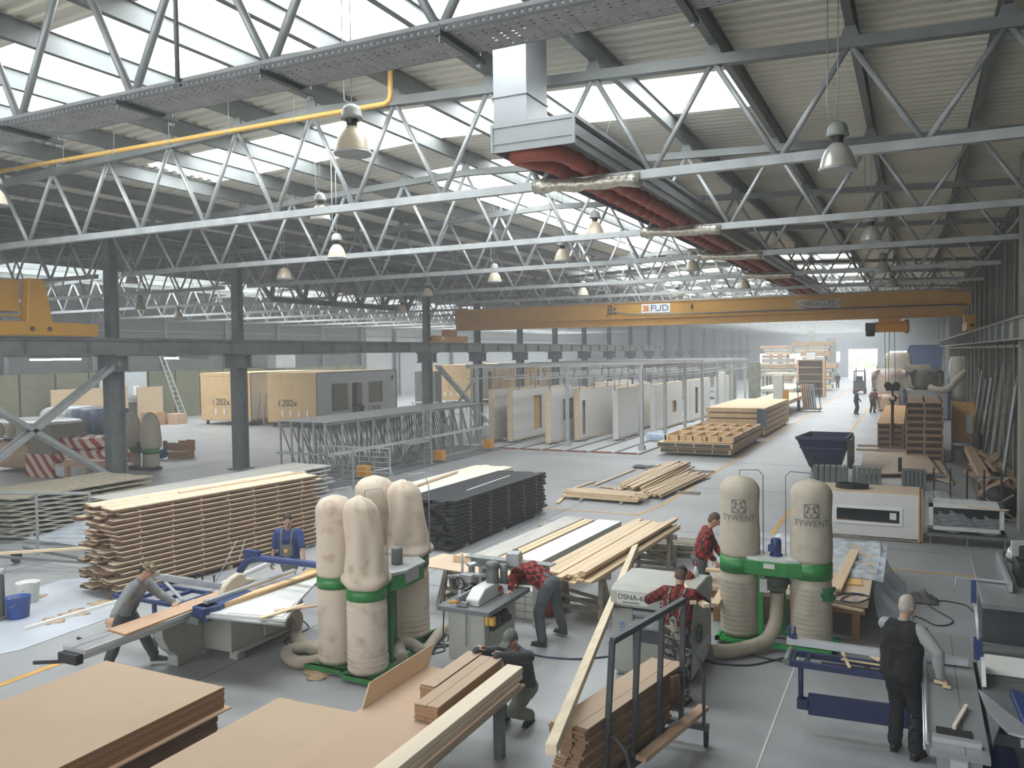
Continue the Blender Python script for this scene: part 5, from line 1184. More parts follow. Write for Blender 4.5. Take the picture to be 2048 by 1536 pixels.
def skip():
    o = [(-3.85, 31.3, 1.32), (-2.15, 31.3, 1.32), (-2.05, 33.1, 1.36), (-3.55, 33.1, 1.36)]; b = [(-3.45, 31.9, .2), (-2.45, 31.9, .2), (-2.4, 32.7, .2), (-3.3, 32.7, .2)]
    vs = o+b; fs = [(0, 1, 5, 4), (1, 2, 6, 5), (2, 3, 7, 6), (3, 0, 4, 7), (4, 5, 6, 7)]
    c = V((-2.95, 32.2, .9)); ins = [tuple(c+(V(v)-c)*.96) for v in vs]; ins = [(x, y, (1.36 if k < 4 else .26)) for k, (x, y, z) in enumerate(ins)]
    m = MB(); m.add(vs, [f[::-1] for f in fs]); m.add(ins, fs)
    m.add(o+ins[:4], [(0, 1, 5, 4), (1, 2, 6, 5), (2, 3, 7, 6), (3, 0, 4, 7)]); m.ob('body', NAVY, t)
    r = MB(); 
    for i in range(4): r.beam(o[i], o[(i+1) % 4], .06, .1)
    r.ob('rim', NAVY, t)
    MB().beam((-3.75, 31.5, .95), (-2.25, 31.5, .95), .03, .06).ob('rib', NAVY, t)
    MB().b2((-3.4, 31.95, .0), (-3.25, 32.7, .2)).b2((-2.6, 31.95, 0), (-2.45, 32.7, .2)).ob('foot', STEELD, t)
    MB().prism([(-2.12, 31.28), (-1.98, 31.4), (-1.98, 33.0), (-2.06, 33.1)], .3, 1.3).ob('side_plate', STEEL, t)
skip()
for i, (px, py, w) in enumerate(((1662, 975, 62), (1734, 978, 50), (1828, 985, 40))):
    P = G(px, py); 
    t = thing('fin_radiator', ('grey finned metal unit, %s of the three behind the white box' % ('left', 'middle', 'right')[i]), 'radiator', (P.x, P.y, 0), .05, 'grey finned units')
    wd = w/1640*P.y*1.0
    for k in range(6): MB().b2((-wd/2+k*wd/6, -.3, .12), (-wd/2+k*wd/6+wd/7, .3, .72)).ob('fin', STEEL, t, world=False, bev=.01)
    MB().b2((-wd/2, -.3, 0), (wd/2, .3, .12)).ob('base', STEELD, t, world=False)
    MB().prism([(-wd/2-.1, .2), (-wd/2-.04, .2), (-wd/2+.02, .5)], .6, 1.05).ob('fork_blade', BLK, t, world=False)
# flat sheets beyond
def flat(lab, px, z, t_, m, name='sheet', cat='sheet', group=None):
    P = [G(x, y, z) for x, y in px]; mb = MB()
    mb.add([(p.x, p.y, z-t_) for p in P]+[(p.x, p.y, z) for p in P], [(0, 3, 2, 1), (4, 5, 6, 7)]+[(i, (i+1) % 4, 4+(i+1) % 4, 4+i) for i in range(4)])
    return simple(name, mb, m, lab, cat, group)
for k in range(4): flat('large grey beige sheet on the floor beyond the finned units, %s from the top' % nth(3-k), ((1718, 948), (1880, 945), (1850, 905), (1728, 905)), .1+.045*(k+1), .04, PLY, group='sheets beyond the finned units')
flat('lower grey beige sheet sticking out right of the sheet pile', ((1850, 950), (1905, 965), (1880, 918), (1845, 912)), .1, .06, PLY)
flat('tilted beige sheet between the middle and right finned units', ((1758, 985), (1812, 985), (1800, 950), (1765, 945)), .12, .06, WHITE)
for k, (p, q) in enumerate((((1715, 892), (1770, 893)), ((1712, 900), (1855, 905)), ((1755, 908), (1775, 908)))): simple('timber', MB().beam(G(*p)+V((0, 0, .036)), G(*q)+V((0, 0, .036)), .1, .07), WOODT, 'timber lying across the aisle side beyond the skip, %s from the back' % nth(k), 'timber', 'timbers beyond the skip')
# window frame rack wrapped in film
t = thing('window_stillage', 'stillage of white window frames in torn clear film right of the white box', 'window stillage', (1.0, 21.6, 0))
for k in range(4):
    y = 21.1+.22*k; f = MB(); x0, x1, z0, z1 = .32, 1.82, .34-.0, .95-.0
    f.b2((x0, y, z0), (x1, y+.06, z0+.09)).b2((x0, y, z1-.09), (x1, y+.06, z1)).b2((x0, y, z0), (x0+.09, y+.06, z1)).b2((x1-.09, y, z0), (x1, y+.06, z1)).ob('window_frame', WHITE, t)
    MB().b2((x0+.09, y+.02, z0+.09), (x1-.09, y+.04, z1-.09)).ob('glass', GLASSD, t)
MB().b2((.3, 21.05, .2), (1.9, 22.0, .26)).ob('tray', STEEL, t)
for x in (.36, 1.1, 1.84):
    for y in (21.1, 21.95): MB().b2((x-.02, y-.02, 0), (x+.02, y+.02, .2)).ob('leg', STEEL, t)
for k in range(5): MB().b2((.42+.35*k, 22.02, .26), (.46+.35*k, 22.06, 1.65)).ob('upright', BLK, t)
MB().b2((.4, 22.02, 1.45), (1.9, 22.05, 1.5)).ob('cross_bar', STEEL, t)
MB().grid(lambda u, v: V((.25+1.5*u, 20.99+.5*v*v+.02*math.sin(u*41+v*17)+.015*math.sin(v*53), .35+.85*v+.04*math.sin(u*13+v*5)-.3*u*v)), 50, 40).ob('torn_film', FILM, t)
MB().beam((1.1, 21.03, .93), (1.9, 21.03, .9), .02, .03).ob('lath', WOODP, t)
# ---------------- people ----------------
def camo_mat(name, cols, sc):
    m = mat(name, cols[0], .85, 0, .1, sc); N = m.node_tree.nodes
    cr = [n for n in N if n.type == 'VALTORGB'][0].color_ramp; cr.interpolation = 'CONSTANT'
    cr.elements[0].position = 0; cr.elements[0].color = (*hexc(cols[0]), 1)
    cr.elements[1].position = .44; cr.elements[1].color = (*hexc(cols[1]), 1)
    for p, c in zip((.51, .58), cols[2:]): e = cr.elements.new(p); e.color = (*hexc(c), 1)
    return m
def plaid_mat(name, a, b_, sc=13):
    m = mat(name, a, .85, 0, .1, 5); nt = m.node_tree; N = nt.nodes; L = nt.links; bs = N['Principled BSDF']
    tc = [n for n in N if n.type == 'TEX_COORD'][0]; ck = N.new('ShaderNodeTexChecker'); ck.inputs['Scale'].default_value = sc
    nz = N.new('ShaderNodeTexNoise'); nz.inputs['Scale'].default_value = 8; ad = N.new('ShaderNodeMix'); ad.data_type = 'VECTOR'; ad.inputs[0].default_value = .04
    L.new(tc.outputs['Object'], nz.inputs['Vector']); L.new(tc.outputs['Object'], ad.inputs[4]); L.new(nz.outputs['Color'], ad.inputs[5]); L.new(ad.outputs[1], ck.inputs['Vector'])
    ck.inputs[1].default_value = (*hexc(a), 1); ck.inputs[2].default_value = (*hexc(b_), 1); L.new(ck.outputs['Color'], bs.inputs['Base Color']); return m
WTEX = bpy.data.textures.new('cloth_wrinkles', 'CLOUDS'); WTEX.noise_scale = .09
def cap_(m, p, q, r1, r2, n=12):
    p, q = V(p), V(q); d = (q-p); L = d.length; u = d/L if L > 1e-6 else V((0, 0, 1))
    pts = []; rr = []
    for k in range(1, 5): a = PI/2*k/4; pts.append(p-u*r1*math.cos(a)); rr.append(max(r1*math.sin(a), .001))
    for k in range(4, 0, -1): a = PI/2*k/4; pts.append(q+u*r2*math.cos(a)+u*1e-5*(4-k)); rr.append(max(r2*math.sin(a), .001))
    return m.tube(pts, rr, n)
def ell(m, c, rx, ry, rz_, M=None, n=16):
    prof = [(math.sin(PI*(k+.0)/10)+.001, -math.cos(PI*k/10)) for k in range(11)]
    S = Matrix.Diagonal((rx, ry, rz_)); return m.lathe(prof, c, n, (M or Matrix.Identity(3)) @ S)
def limb2(a, t, l1, l2, pole):
    a, t, pole = V(a), V(t), V(pole); d = t-a; L = min(d.length, (l1+l2)*.999); u = d.normalized(); t = a+u*L
    x = (l1*l1-l2*l2+L*L)/(2*L); h = math.sqrt(max(l1*l1-x*x, 0)); pp = (pole-u*pole.dot(u)).normalized()
    return a+u*x+pp*h, t
def soft(o, vox, disp=0, sm=4):
    r = o.modifiers.new('r', 'REMESH'); r.mode = 'VOXEL'; r.voxel_size = vox; r.use_smooth_shade = True
    s = o.modifiers.new('s', 'SMOOTH'); s.iterations = sm; s.factor = .5
    if disp:
        d = o.modifiers.new('d', 'DISPLACE'); d.texture = WTEX; d.strength = disp; d.mid_level = .5; d.texture_coords = 'LOCAL'
def hand(m, wrist, d, palmn, s=1, curl=.5, side=1):
    """palm, four fingers and thumb; d = direction of the hand, palmn = direction the palm faces"""
    d = V(d).normalized(); n = V(palmn); n = (n-d*n.dot(d)).normalized(); x = d.cross(n)*side
    w = V(wrist)
    for k in range(4): cap_(m, w+x*(.011*(k-1.5)), w+d*.082*s+x*(.0205*(k-1.5))*s, .017*s, .0125*s, 8)
    for k, L in enumerate((.068, .078, .073, .058)):
        b = w+d*.085*s+x*(.0215*(k-1.5))*s; a1 = .25+curl*.7; a2 = a1+curl*1.1
        p1 = b+(d*math.cos(a1)+n*math.sin(a1))*L*.5*s+x*.003*(k-1.5); p2 = p1+(d*math.cos(a2)+n*math.sin(a2))*L*.5*s
        cap_(m, b, p1, .0098*s, .009*s, 8); cap_(m, p1, p2, .009*s, .0075*s, 8)
    tb = w+d*.025*s-x*.03*s; t1 = tb+(d*.6-x*.75+n*.35).normalized()*.045*s; t2 = t1+(d*.85-x*.2+n*.45).normalized()*.035*s
    cap_(m, tb, t1, .0135*s, .011*s, 8); cap_(m, t1, t2, .011*s, .009*s, 8)
def person(label, loc, rz, pelvis, lean, hands, feet, top, legs, shoe, head_pitch=.3, head_yaw=0, H=1.75, sleeve='long', hair=None, cap=None, extra=None, side_lean=0, poles=None, twist=0, kpole=(0, 1, .2), handn=None, small=False, knee_down=None, gloves=None, shoe2=None):
    s = H/1.75; t = thing('person', label, 'person', loc, rz); Mi = WM(t).inverted()
    def loc_(p): return Mi @ V(p)
    P = V((0, 0, pelvis)); 
    up = V((math.sin(side_lean), math.sin(lean)*math.cos(side_lean), math.cos(lean)*math.cos(side_lean))).normalized()
    rt = V((math.cos(twist), math.sin(twist), 0)); rt = (rt-up*rt.dot(up)).normalized(); fw = up.cross(rt)
    chest = P+up*.30*s; neck = P+up*.50*s
    sh = {+1: neck+rt*.185*s-up*.035*s, -1: neck-rt*.185*s-up*.035*s}
    hip = {+1: P+V((.09*s, 0, -.02)), -1: P+V((-.09*s, 0, -.02))}
    hp = lean*.55+head_pitch
    hu = V((0, math.sin(hp), math.cos(hp))); hu = (rotz(head_yaw) @ hu)
    hf = rotz(head_yaw) @ V((0, math.cos(hp), -math.sin(hp))); hr = hf.cross(hu)
    nb = neck+up*.02; hc = neck+up*.06*s+hu*.15*s+hf*.01
    HM = Matrix((hr, hf, hu)).transposed()
    el = {}; wr = {}; kn = {}; an = {}
    for sd in (1, -1):
        hand_t = loc_(hands[0] if sd == 1 else hands[1])
        pl = (poles or {}).get(sd, (sd*.6, -.5, -.6))
        el[sd], wr[sd] = limb2(sh[sd], hand_t, .285*s, .255*s, pl)
        ft = loc_((*feet[0 if sd == 1 else 1][:2], feet[0 if sd == 1 else 1][2] if len(feet[0 if sd == 1 else 1]) > 2 else 0)); ft.z += .085
        kn[sd], an[sd] = limb2(hip[sd], ft, .43*s, .42*s, kpole if not (knee_down and sd in knee_down) else knee_down[sd])
    vox = .0068 if not small else .02
    # body
    b = MB()
    ell(b, hc, .074*s, .095*s, .115*s, HM); ell(b, hc-hu*.05*s+hf*.02*s, .056*s, .07*s, .07*s, HM)
    cap_(b, hc+hf*.094*s+hu*.005, hc+hf*.112*s-hu*.028*s, .009*s, .013*s, 8)     # nose
    cap_(b, hc+hf*.078*s-hu*.062*s-hr*.018, hc+hf*.078*s-hu*.062*s+hr*.018, .009*s, .009*s, 8)
    for sd in (1, -1): ell(b, hc+hr*sd*.078*s-hf*.005-hu*.01, .012*s, .022*s, .032*s, HM, 10)
    cap_(b, nb-up*.06, hc-hu*.06*s-hf*.01, .057*s, .055*s)
    cap_(b, P, chest, .08*s, .08*s); cap_(b, chest, neck-up*.03, .08*s, .06*s); cap_(b, sh[1]-rt*.04, sh[-1]+rt*.04, .035*s, .035*s)
    hd = {}
    for sd in (1, -1):
        cap_(b, sh[sd], el[sd], .05*s, .04*s); cap_(b, el[sd], wr[sd], .04*s, .027*s)
        cap_(b, hip[sd], kn[sd], .075*s, .05*s); cap_(b, kn[sd], an[sd], .048*s, .035*s)
        fd = (wr[sd]-el[sd]).normalized(); hn = (handn or {}).get(sd)
        dd = fd if not hn else (fd*.5+V(hn[0])*.9).normalized()
        hand(b if not gloves else b, wr[sd]+dd*.01, dd, hn[1] if hn else V((-sd, .2, 0)), s, .55 if not hn else .3, sd)
    bo = b.ob('body', SKIN, t, world=False); soft(bo, vox, 0, 2)
    for sd in (1, -1): ell(MB(), hc+hr*sd*.03*s+hf*.088*s+hu*.012*s, .011*s, .008, .006*s, HM, 10).ob('eye', BLK, bo, world=False)
    # trousers
    m = MB(); cap_(m, P-V((.05*s, 0, .01)), P+V((.05*s, 0, -.01)), .135*s, .135*s); cap_(m, P, P+up*.1*s, .14*s, .135*s)
    for sd in (1, -1):
        cap_(m, hip[sd], kn[sd], .11*s, .086*s); cap_(m, kn[sd], an[sd].lerp(kn[sd], .06), .085*s, .074*s); ell(m, hip[sd]-fw*.045, .1*s, .1*s, .11*s)
    o = m.ob('trousers', legs, t, world=False); soft(o, .013 if not small else .025, .022)
    # top
    m = MB()
    for e_ in (-1, 1): cap_(m, P+up*.03+rt*e_*.07*s, chest+rt*e_*.08*s, .12*s, .125*s); cap_(m, chest+rt*e_*.08*s, neck-up*.06+rt*e_*.07*s, .125*s, .1*s)
    cap_(m, P+up*.04-rt*.06*s, P+up*.04+rt*.06*s, .13*s, .13*s); cap_(m, chest-rt*.075*s-up*.05, chest+rt*.075*s-up*.05, .125*s, .125*s); cap_(m, chest-rt*.08*s+up*.07, chest+rt*.08*s+up*.07, .125*s, .125*s)
    cap_(m, sh[1]-rt*.03, sh[-1]+rt*.03, .082*s, .082*s); cap_(m, neck-up*.05, neck+up*.025, .1*s, .068*s)
    if sleeve != 'none':
        for sd in (1, -1):
            cap_(m, sh[sd], el[sd] if sleeve == 'long' else sh[sd].lerp(el[sd], .85), .084*s, .068*s)
            if sleeve == 'long': cap_(m, el[sd], wr[sd].lerp(el[sd], .06), .066*s, .049*s)
    o = m.ob('jacket' if sleeve == 'long' else 'shirt', top, t, world=False); soft(o, .012 if not small else .025, .02)
    # shoes
    for i, sd in enumerate((1, -1)):
        m = MB(); a = an[sd]; f = V((.0, 1, 0)) if not (shoe2 and sd in shoe2) else V(shoe2[sd]).normalized()
        dirf = (f+V((sd*.15, 0, 0))).normalized()
        cap_(m, a-V((0, 0, .03))-dirf*.03, a+dirf*.1*s-V((0, 0, .045)), .045*s, .038*s); cap_(m, a-V((0, 0, .045))-dirf*.03, a+dirf*.155*s-V((0, 0, .052)), .036, .033); cap_(m, a, a+V((0, 0, .03)), .045, .045)
        m.box(a+dirf*.06-V((0, 0, .078)), (.08, .26*s, .014), math.atan2(dirf.y, dirf.x)-PI/2); o = m.ob('shoe', shoe, t, world=False); soft(o, .008 if not small else .02)
    if hair:
        m = MB(); ell(m, hc+hu*.03*s-hf*.018*s, .08*s, .095*s, .1*s, HM); ell(m, hc-hf*.04*s-hu*.01, .072*s, .065*s, .085*s, HM)
        o = m.ob('hair', hair, t, world=False); soft(o, .008, .008, 2)
    if cap:
        m = MB(); ell(m, hc+hu*.055*s-hf*.01, .086*s, .105*s, .075*s, HM); cap_(m, hc+hu*.045*s+hf*.07-hr*.035, hc+hu*.045*s+hf*.07+hr*.035, .03, .03)
        cap_(m, hc+hu*.04*s+hf*.13-hr*.03, hc+hu*.04*s+hf*.13+hr*.03, .018, .018); m.box(hc+hu*.042*s+hf*.12, (.13, .11, .015), M=HM)
        o = m.ob('cap', cap, t, world=False); soft(o, .009)
    if extra: extra(t, dict(P=P, chest=chest, neck=neck, sh=sh, up=up, rt=rt, fw=fw, hc=hc, hu=hu, hf=hf, hr=hr, s=s, HM=HM, el=el, wr=wr, kn=kn, an=an))
    return t
GREYJ = mat('grey_work_jacket', '7c7f80', .85, 0, .1, 5)
DARKT = mat('dark_grey_trousers', '4a4d4c', .9, 0, .12, 6)
BLUESH = mat('blue_work_shirt', '2b3e70', .85, 0, .1, 6)
OVER = mat('grey_green_overalls', '74766c', .9, 0, .1, 6)
PLAID = plaid_mat('red_black_plaid', '9c2a26', '2a1212')
PLAIDD = plaid_mat('dark_red_plaid', '7c2320', '3a1412', 17)
GTR = mat('slate_grey_trousers', '555a60', .9, 0, .12, 6)
CAMO = camo_mat('urban_camouflage_trousers', ('2b2d2c', '5f6059', '98968a', '45423a'), 10)
CAMOC = camo_mat('brown_camouflage_cap', ('5d5440', '8a7a5c', '3e3a2e', 'a8977a'), 22)
SHOE = mat('worn_dark_shoe', '3a3a38', .7, 0, .2, 9)
HAIRD = mat('dark_brown_hair', '2c211a', .7, 0, .2, 20)
HAIRG = mat('short_white_hair', 'aca69b', .8, 0, .1, 20)
HAIRB = mat('greying_brown_hair', '5a4c40', .8, 0, .2, 20)
def straps(m_, bibz=(0.02, .3), bibm=None, pouch=None, back=False):
    def f(t, d):
        s = d['s']; sg = -1 if back else 1
        b = MB()
        for sd in (1, -1):
            p0 = d['neck']+d['rt']*sd*.1*s+d['up']*.035*s; p1 = d['chest']+d['rt']*sd*.085*s+d['fw']*sg*.14*s; p2 = d['P']+d['rt']*sd*.07+d['fw']*sg*.145*s+d['up']*.12
            b.tube([p0-d['fw']*sg*.02, p0+d['fw']*sg*.05, d['neck'].lerp(d['chest'], .3)+d['rt']*sd*.095*s+d['fw']*sg*.115*s, p1, p2], .014, 6)
            b.ob('strap', m_, t, world=False); b = MB()
        if not back:
            q = MB(); c = d['P']+d['up']*.16+d['fw']*.137*s
            q.grid(lambda u, v: c+d['rt']*(u-.5)*.22*s+d['up']*(v-.35)*.2+d['fw']*(.02*math.cos((u-.5)*3)), 6, 4); q.grid(lambda u, v: c-d['fw']*.004+d['rt']*(.5-u)*.22*s+d['up']*(v-.35)*.2+d['fw']*(.02*math.cos((u-.5)*3)), 6, 4)
            q.ob('bib', m_, t, world=False)
            ell(MB(), c+d['fw']*.035+d['up']*.02, .04, .02, .035).ob('pouch', mat('tan_pouch', 'c09a5c', .7), t, world=False)
    return f
# man at the left saw
person('man in grey work jacket and camouflage cap pushing the board on the left saw', (-10.12, 7.95, 0), math.radians(-68), .9, .5,
       [(-9.66, 7.34, .975), (-9.66, 8.42, .97)], [(-10.32, 7.78), (-10.05, 8.42)], GREYJ, DARKT, SHOE, .35, .1, 1.72, hair=HAIRD, cap=CAMOC,
       handn={1: ((1, .2, -.3), (0, 0, -1)), -1: ((1, .3, -.3), (0, 0, -1))}, extra=None)
# man in blue
def blue_x(t, d):
    straps(OVER)(t, d)
    MB().lathe([(.036, -.012), (.036, .012)], d['wr'][-1].lerp(d['el'][-1], .05), 12).ob('watch', BLK, t, world=False)
person('man in blue short sleeved shirt and grey green bib overalls behind the left saw', (-9.98, 11.25, 0), math.radians(203), .93, .08,
       [tuple(AX(541, 1137, Y=11.1)), tuple(AX(611, 1134, Y=11.15))], [(-9.86, 11.35), (-10.12, 11.2)], BLUESH, OVER, SHOE, .4, .25, 1.74, sleeve='short', hair=HAIRD, extra=blue_x,
       poles={1: (.9, -.4, 0), -1: (-.9, -.4, 0)})
# bending man in plaid at the moulder
person('man in red plaid shirt and slate trousers bending over the spindle moulder', (-5.05, 11.52, 0), math.radians(82), .93, 1.12,
       [(-5.5, 11.28, .96), (-5.46, 10.98, .955)], [(-5.0, 11.95), (-5.12, 11.38)], PLAID, GTR, SHOE, .1, 0, 1.76, hair=HAIRB,
       handn={1: ((-1, 0, -.2), (0, 0, -1)), -1: ((-1, 0, -.2), (0, 0, -1))}, poles={1: (.5, -.2, .6), -1: (-.5, -.2, .6)})
# crouching man at the end of the workbench
person('man in dark jacket and grey cap crouching at the far end of the workbench', (-4.32, 9.0, 0), math.radians(170), .42, .3,
       [(-4.66, 8.42, 1.0), (-4.38, 8.36, 1.0)], [(-4.5, 8.86), (-4.2, 8.95)], mat('dark_grey_jacket', '3f4343', .85, 0, .15, 6), OVER, SHOE, .35, 0, 1.7, hair=HAIRD, cap=mat('grey_cap', '5c5f5a', .85, 0, .1, 9),
       handn={1: ((0, -1, -.1), (0, 0, -1)), -1: ((0, -1, -.1), (0, 0, -1))}, kpole=(0, 1, .6), poles={1: (.7, 0, -.7), -1: (-.7, 0, -.7)})
# man at the planer, seen from behind
person('man in red plaid shirt, black cap and camouflage trousers seen from behind at the planer', (-2.74, 10.28, 0), math.radians(-4), .93, .3,
       [(-2.62, 10.78, 1.27), (-3.05, 10.7, 1.22)], [(-2.62, 10.2), (-2.86, 10.25)], PLAIDD, CAMO, SHOE, .4, .15, 1.74, hair=HAIRB, cap=mat('black_cap', '2d2f30', .7, 0, .1, 9), extra=straps(camo_mat('camouflage_straps', ('6f7068', 'b8b5a4', '4b4636', '1f2122'), 30), back=True),
       handn={1: ((0, 1, 0), (0, 0, -1)), -1: ((0, 1, 0), (0, 0, -1))}, poles={1: (.8, -.3, -.4), -1: (-.8, -.3, -.4)})
# man in plaid at the bench
person('man in red plaid shirt and grey trousers standing left of the printed filter bags', (-3.3, 13.95, 0), math.radians(-72), .95, .28,
       [(-2.98, 13.68, 1.02), (-2.9, 13.95, 1.03)], [(-3.4, 13.85), (-3.28, 14.1)], PLAID, GTR, SHOE, .45, 0, 1.8, hair=HAIRB, extra=straps(mat('dark_bib', '3c3f44', .85)),
       handn={1: ((1, 0, -.2), (0, 0, -1)), -1: ((1, 0, -.2), (0, 0, -1))})
# old man in the vest
VEST = mat('black_vest', '17181a', .85, 0, .15, 6)
def vest_x(t, d):
    s = d['s']; m = MB()
    P, up, rt, ch, nk = d['P'], d['up'], d['rt'], d['chest'], d['neck']
    for e_ in (-1, 1): cap_(m, P+rt*e_*.075*s, ch+rt*e_*.085*s, .145*s, .145*s); cap_(m, ch+rt*e_*.085*s, nk-up*.06+rt*e_*.08*s, .145*s, .11*s)
    cap_(m, P+up*-.03-rt*.075*s, P-up*.03+rt*.075*s, .15*s, .15*s); cap_(m, ch-rt*.085*s-up*.05, ch+rt*.085*s-up*.05, .15*s, .15*s); cap_(m, ch-rt*.09*s+up*.07, ch+rt*.09*s+up*.07, .145*s, .145*s)
    cap_(m, nk-rt*.13-up*.045, nk+rt*.13-up*.045, .095*s, .095*s); cap_(m, nk-up*.05, nk+up*.01, .1*s, .075*s)
    o = m.ob('vest', VEST, t, world=False); soft(o, .013, .02)
person('white haired man in black vest over grey sleeves standing at the right saw', (-.12, 9.98, 0), math.radians(-22), .93, .12,
       [tuple(G(1880, 1355, .97)), (.03, 10.42, 1.0)], [(.03, 9.86), (-.18, 10.0)], mat('grey_shirt', '8f9292', .85, 0, .06, 6), mat('black_trousers', '1d1e21', .85, 0, .15, 6), mat('black_shoe', '191919', .5, 0, .2, 9), .3, -.25, 1.76, hair=HAIRG, extra=vest_x,
       handn={1: ((.4, 1, -.2), (0, 0, -1)), -1: ((.3, 1, -.2), (0, 0, -1))}, poles={1: (1, -.4, -.3), -1: (-1, -.3, -.5)})
# far figures
FARD = mat('dark_workwear', '2f3338', .9, 0, .1, 5)
def far_person(lab, x, y, rz, top, legs, cap, H=1.78, lean=.1):
    M = rotz(rz)
    h = [V((x, y, 0))+M@V((.2, .25, .95)), V((x, y, 0))+M@V((-.2, .2, .9))]; f = [V((x, y, 0))+M@V((.12, .05, 0)), V((x, y, 0))+M@V((-.12, -.05, 0))]
    person(lab, (x, y, 0), rz, .94, lean, [tuple(a) for a in h], [tuple(a) for a in f], top, legs, SHOE, .3, 0, H, hair=HAIRD, cap=cap, small=True)
far_person('distant man in dark workwear and orange cap standing in the aisle', -3.64, 62.0, -1.3, FARD, FARD, mat('orange_cap', 'b8552a', .8))
far_person('distant stooping man in dark overalls beside the man with the orange cap', -2.65, 63.6, -.6, mat('dark_red_sleeves', '5a3030', .9), FARD, mat('pale_cap', 'a8a49a', .8), lean=.35)
far_person('distant dark figure walking beside the shelf near the open gate', -8.05, 103.5, .2, FARD, FARD, None)
# ---------------- background ----------------
def bx(name, lo, hi, m, lab, cat, group=None, bev=0): return simple(name, MB().b2(lo, hi), m, lab, cat, group, bev)
MODW = mat('white_module_cladding', 'dfe1e2', .6, 0, .03, 1)
MODT = mat('tan_module_board', 'c4a577', .7, 0, .08, 3)
INS = mat('netted_green_insulation', '7d7d66', .7, 0, .3, 8, None, .2)
MARK = mat('black_marker', '33302c', .8)
def module(lab, x0, x1, y0, y1, zt, mark, wins=(), front_door=None):
    t = thing('room_module', lab, 'room module', ((x0+x1)/2, (y0+y1)/2, 0))
    MB().b2((x0, y0, .35), (x1, y0+.12, zt)).b2((x0-.03, y0-.02, zt-.22), (x1+.03, y0, zt)).b2((x0, y0-.02, .35), (x1, y0, .43)).ob('end_wall', MODT, t)
    w = MB(); ys = y0+.12
    segs = sorted(wins)
    for (a, b_, z0, z1, k) in segs:
        w.b2((x1-.12, ys, .35), (x1, a, zt)); w.b2((x1-.12, a, z1), (x1, b_, zt)); w.b2((x1-.12, a, .35), (x1, b_, max(z0, .36))); ys = b_
    w.b2((x1-.12, ys, .35), (x1, y1, zt)); w.ob('side_wall', MODW, t)
    for (a, b_, z0, z1, k) in segs:
        if k == 'w':
            o = MB().b2((x1-.1, a, z0), (x1-.08, b_, z1)).ob('window_opening', INS, t)
            MB().b2((x1-.12, a-.05, z0), (x1-.0, a, z1)).b2((x1-.12, b_-.12, z0), (x1-.0, b_, z1)).ob('reveal', WOODP, o)
        else:
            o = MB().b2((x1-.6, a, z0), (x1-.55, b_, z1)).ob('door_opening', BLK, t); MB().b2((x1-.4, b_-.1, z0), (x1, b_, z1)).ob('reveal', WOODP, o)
    MB().b2((x0, y0, zt-.05), (x1, y1, zt)).b2((x0, y0+.12, .35), (x0+.1, y1, zt-.05)).b2((x0, y1-.1, .35), (x1, y1, zt)).b2((x0, y0, .3), (x1, y1, .4)).ob('shell', MODT, t)
    for x in (x0+.25, x1-.35):
        for y in (y0+.2, y1-.4): MB().b2((x, y, 0), (x+.15, y+.15, .3)).ob('foot', BLK, t)
    cx = x0+(x1-x0)*.42
    text(mark, 'marker_writing', MARK, .62, (cx, y0-.02, 1.55), face((1, 0, 0)), t, .002)
    for k in range(4): MB().b2((x0+(x1-x0)*(.3+.17*k), y0-.03, .7), (x0+(x1-x0)*(.3+.17*k)+.12, y0-.005, 1.1)).ob('white_tag', WHITEP, t)
    return t
tA = module('tan ended room module marked with black writing, left one of the pair', -43.87, -39.4, 41, 49.5, 3.53, 'i 202x', [(43.0, 44.4, .5, 3.0, 'd')])
tB = module('tan ended white sided room module with two window openings beside the row of columns', -37.9, -33.9, 41, 50.0, 3.53, 'i 202x', [(42.6, 44.4, .95, 2.75, 'w'), (44.7, 45.9, .36, 2.75, 'd'), (46.6, 48.3, 1.3, 2.75, 'w')])
text('i 2024', 'marker_writing', MARK, .6, (-33.88, 47.2, .85), face((0, 1, 0)), tB, .002)
MB().b2((-33.89, 49.3, 2.8), (-33.87, 49.55, 3.1)).ob('vent', STEELD, tB)
module('tan room module far behind the transfer truss columns', -40.6, -36.6, 66, 80, 3.6, 'i', [(67.5, 68.3, 1.2, 2.9, 'w'), (69.5, 70.3, 1.2, 2.9, 'w')])
module('second far tan room module behind the white panel rack', -34.5, -30, 70, 84, 3.5, 'i')
# olive packs along the left wall
OLV = mat('olive_wrapped_pack', '5f6046', .8, 0, .12, 2, rnd=.1); OLV2 = mat('pale_pack', '9a9a84', .8)
me = MB().box((0, 0, 0), (1.0, 2.3, .9)).mesh('wrapped_pack', OLV)
for r_ in range(4):
    for k in range(20):
        o = place(me, 'wrapped_pack', None, (-51.6, 22+2.45*k, .46+.905*r_)); tag(o, 'olive wrapped pack against the far left wall, %s row up, %s along' % (nth(r_), nth(k)), 'pack', 'olive packs along the left wall')
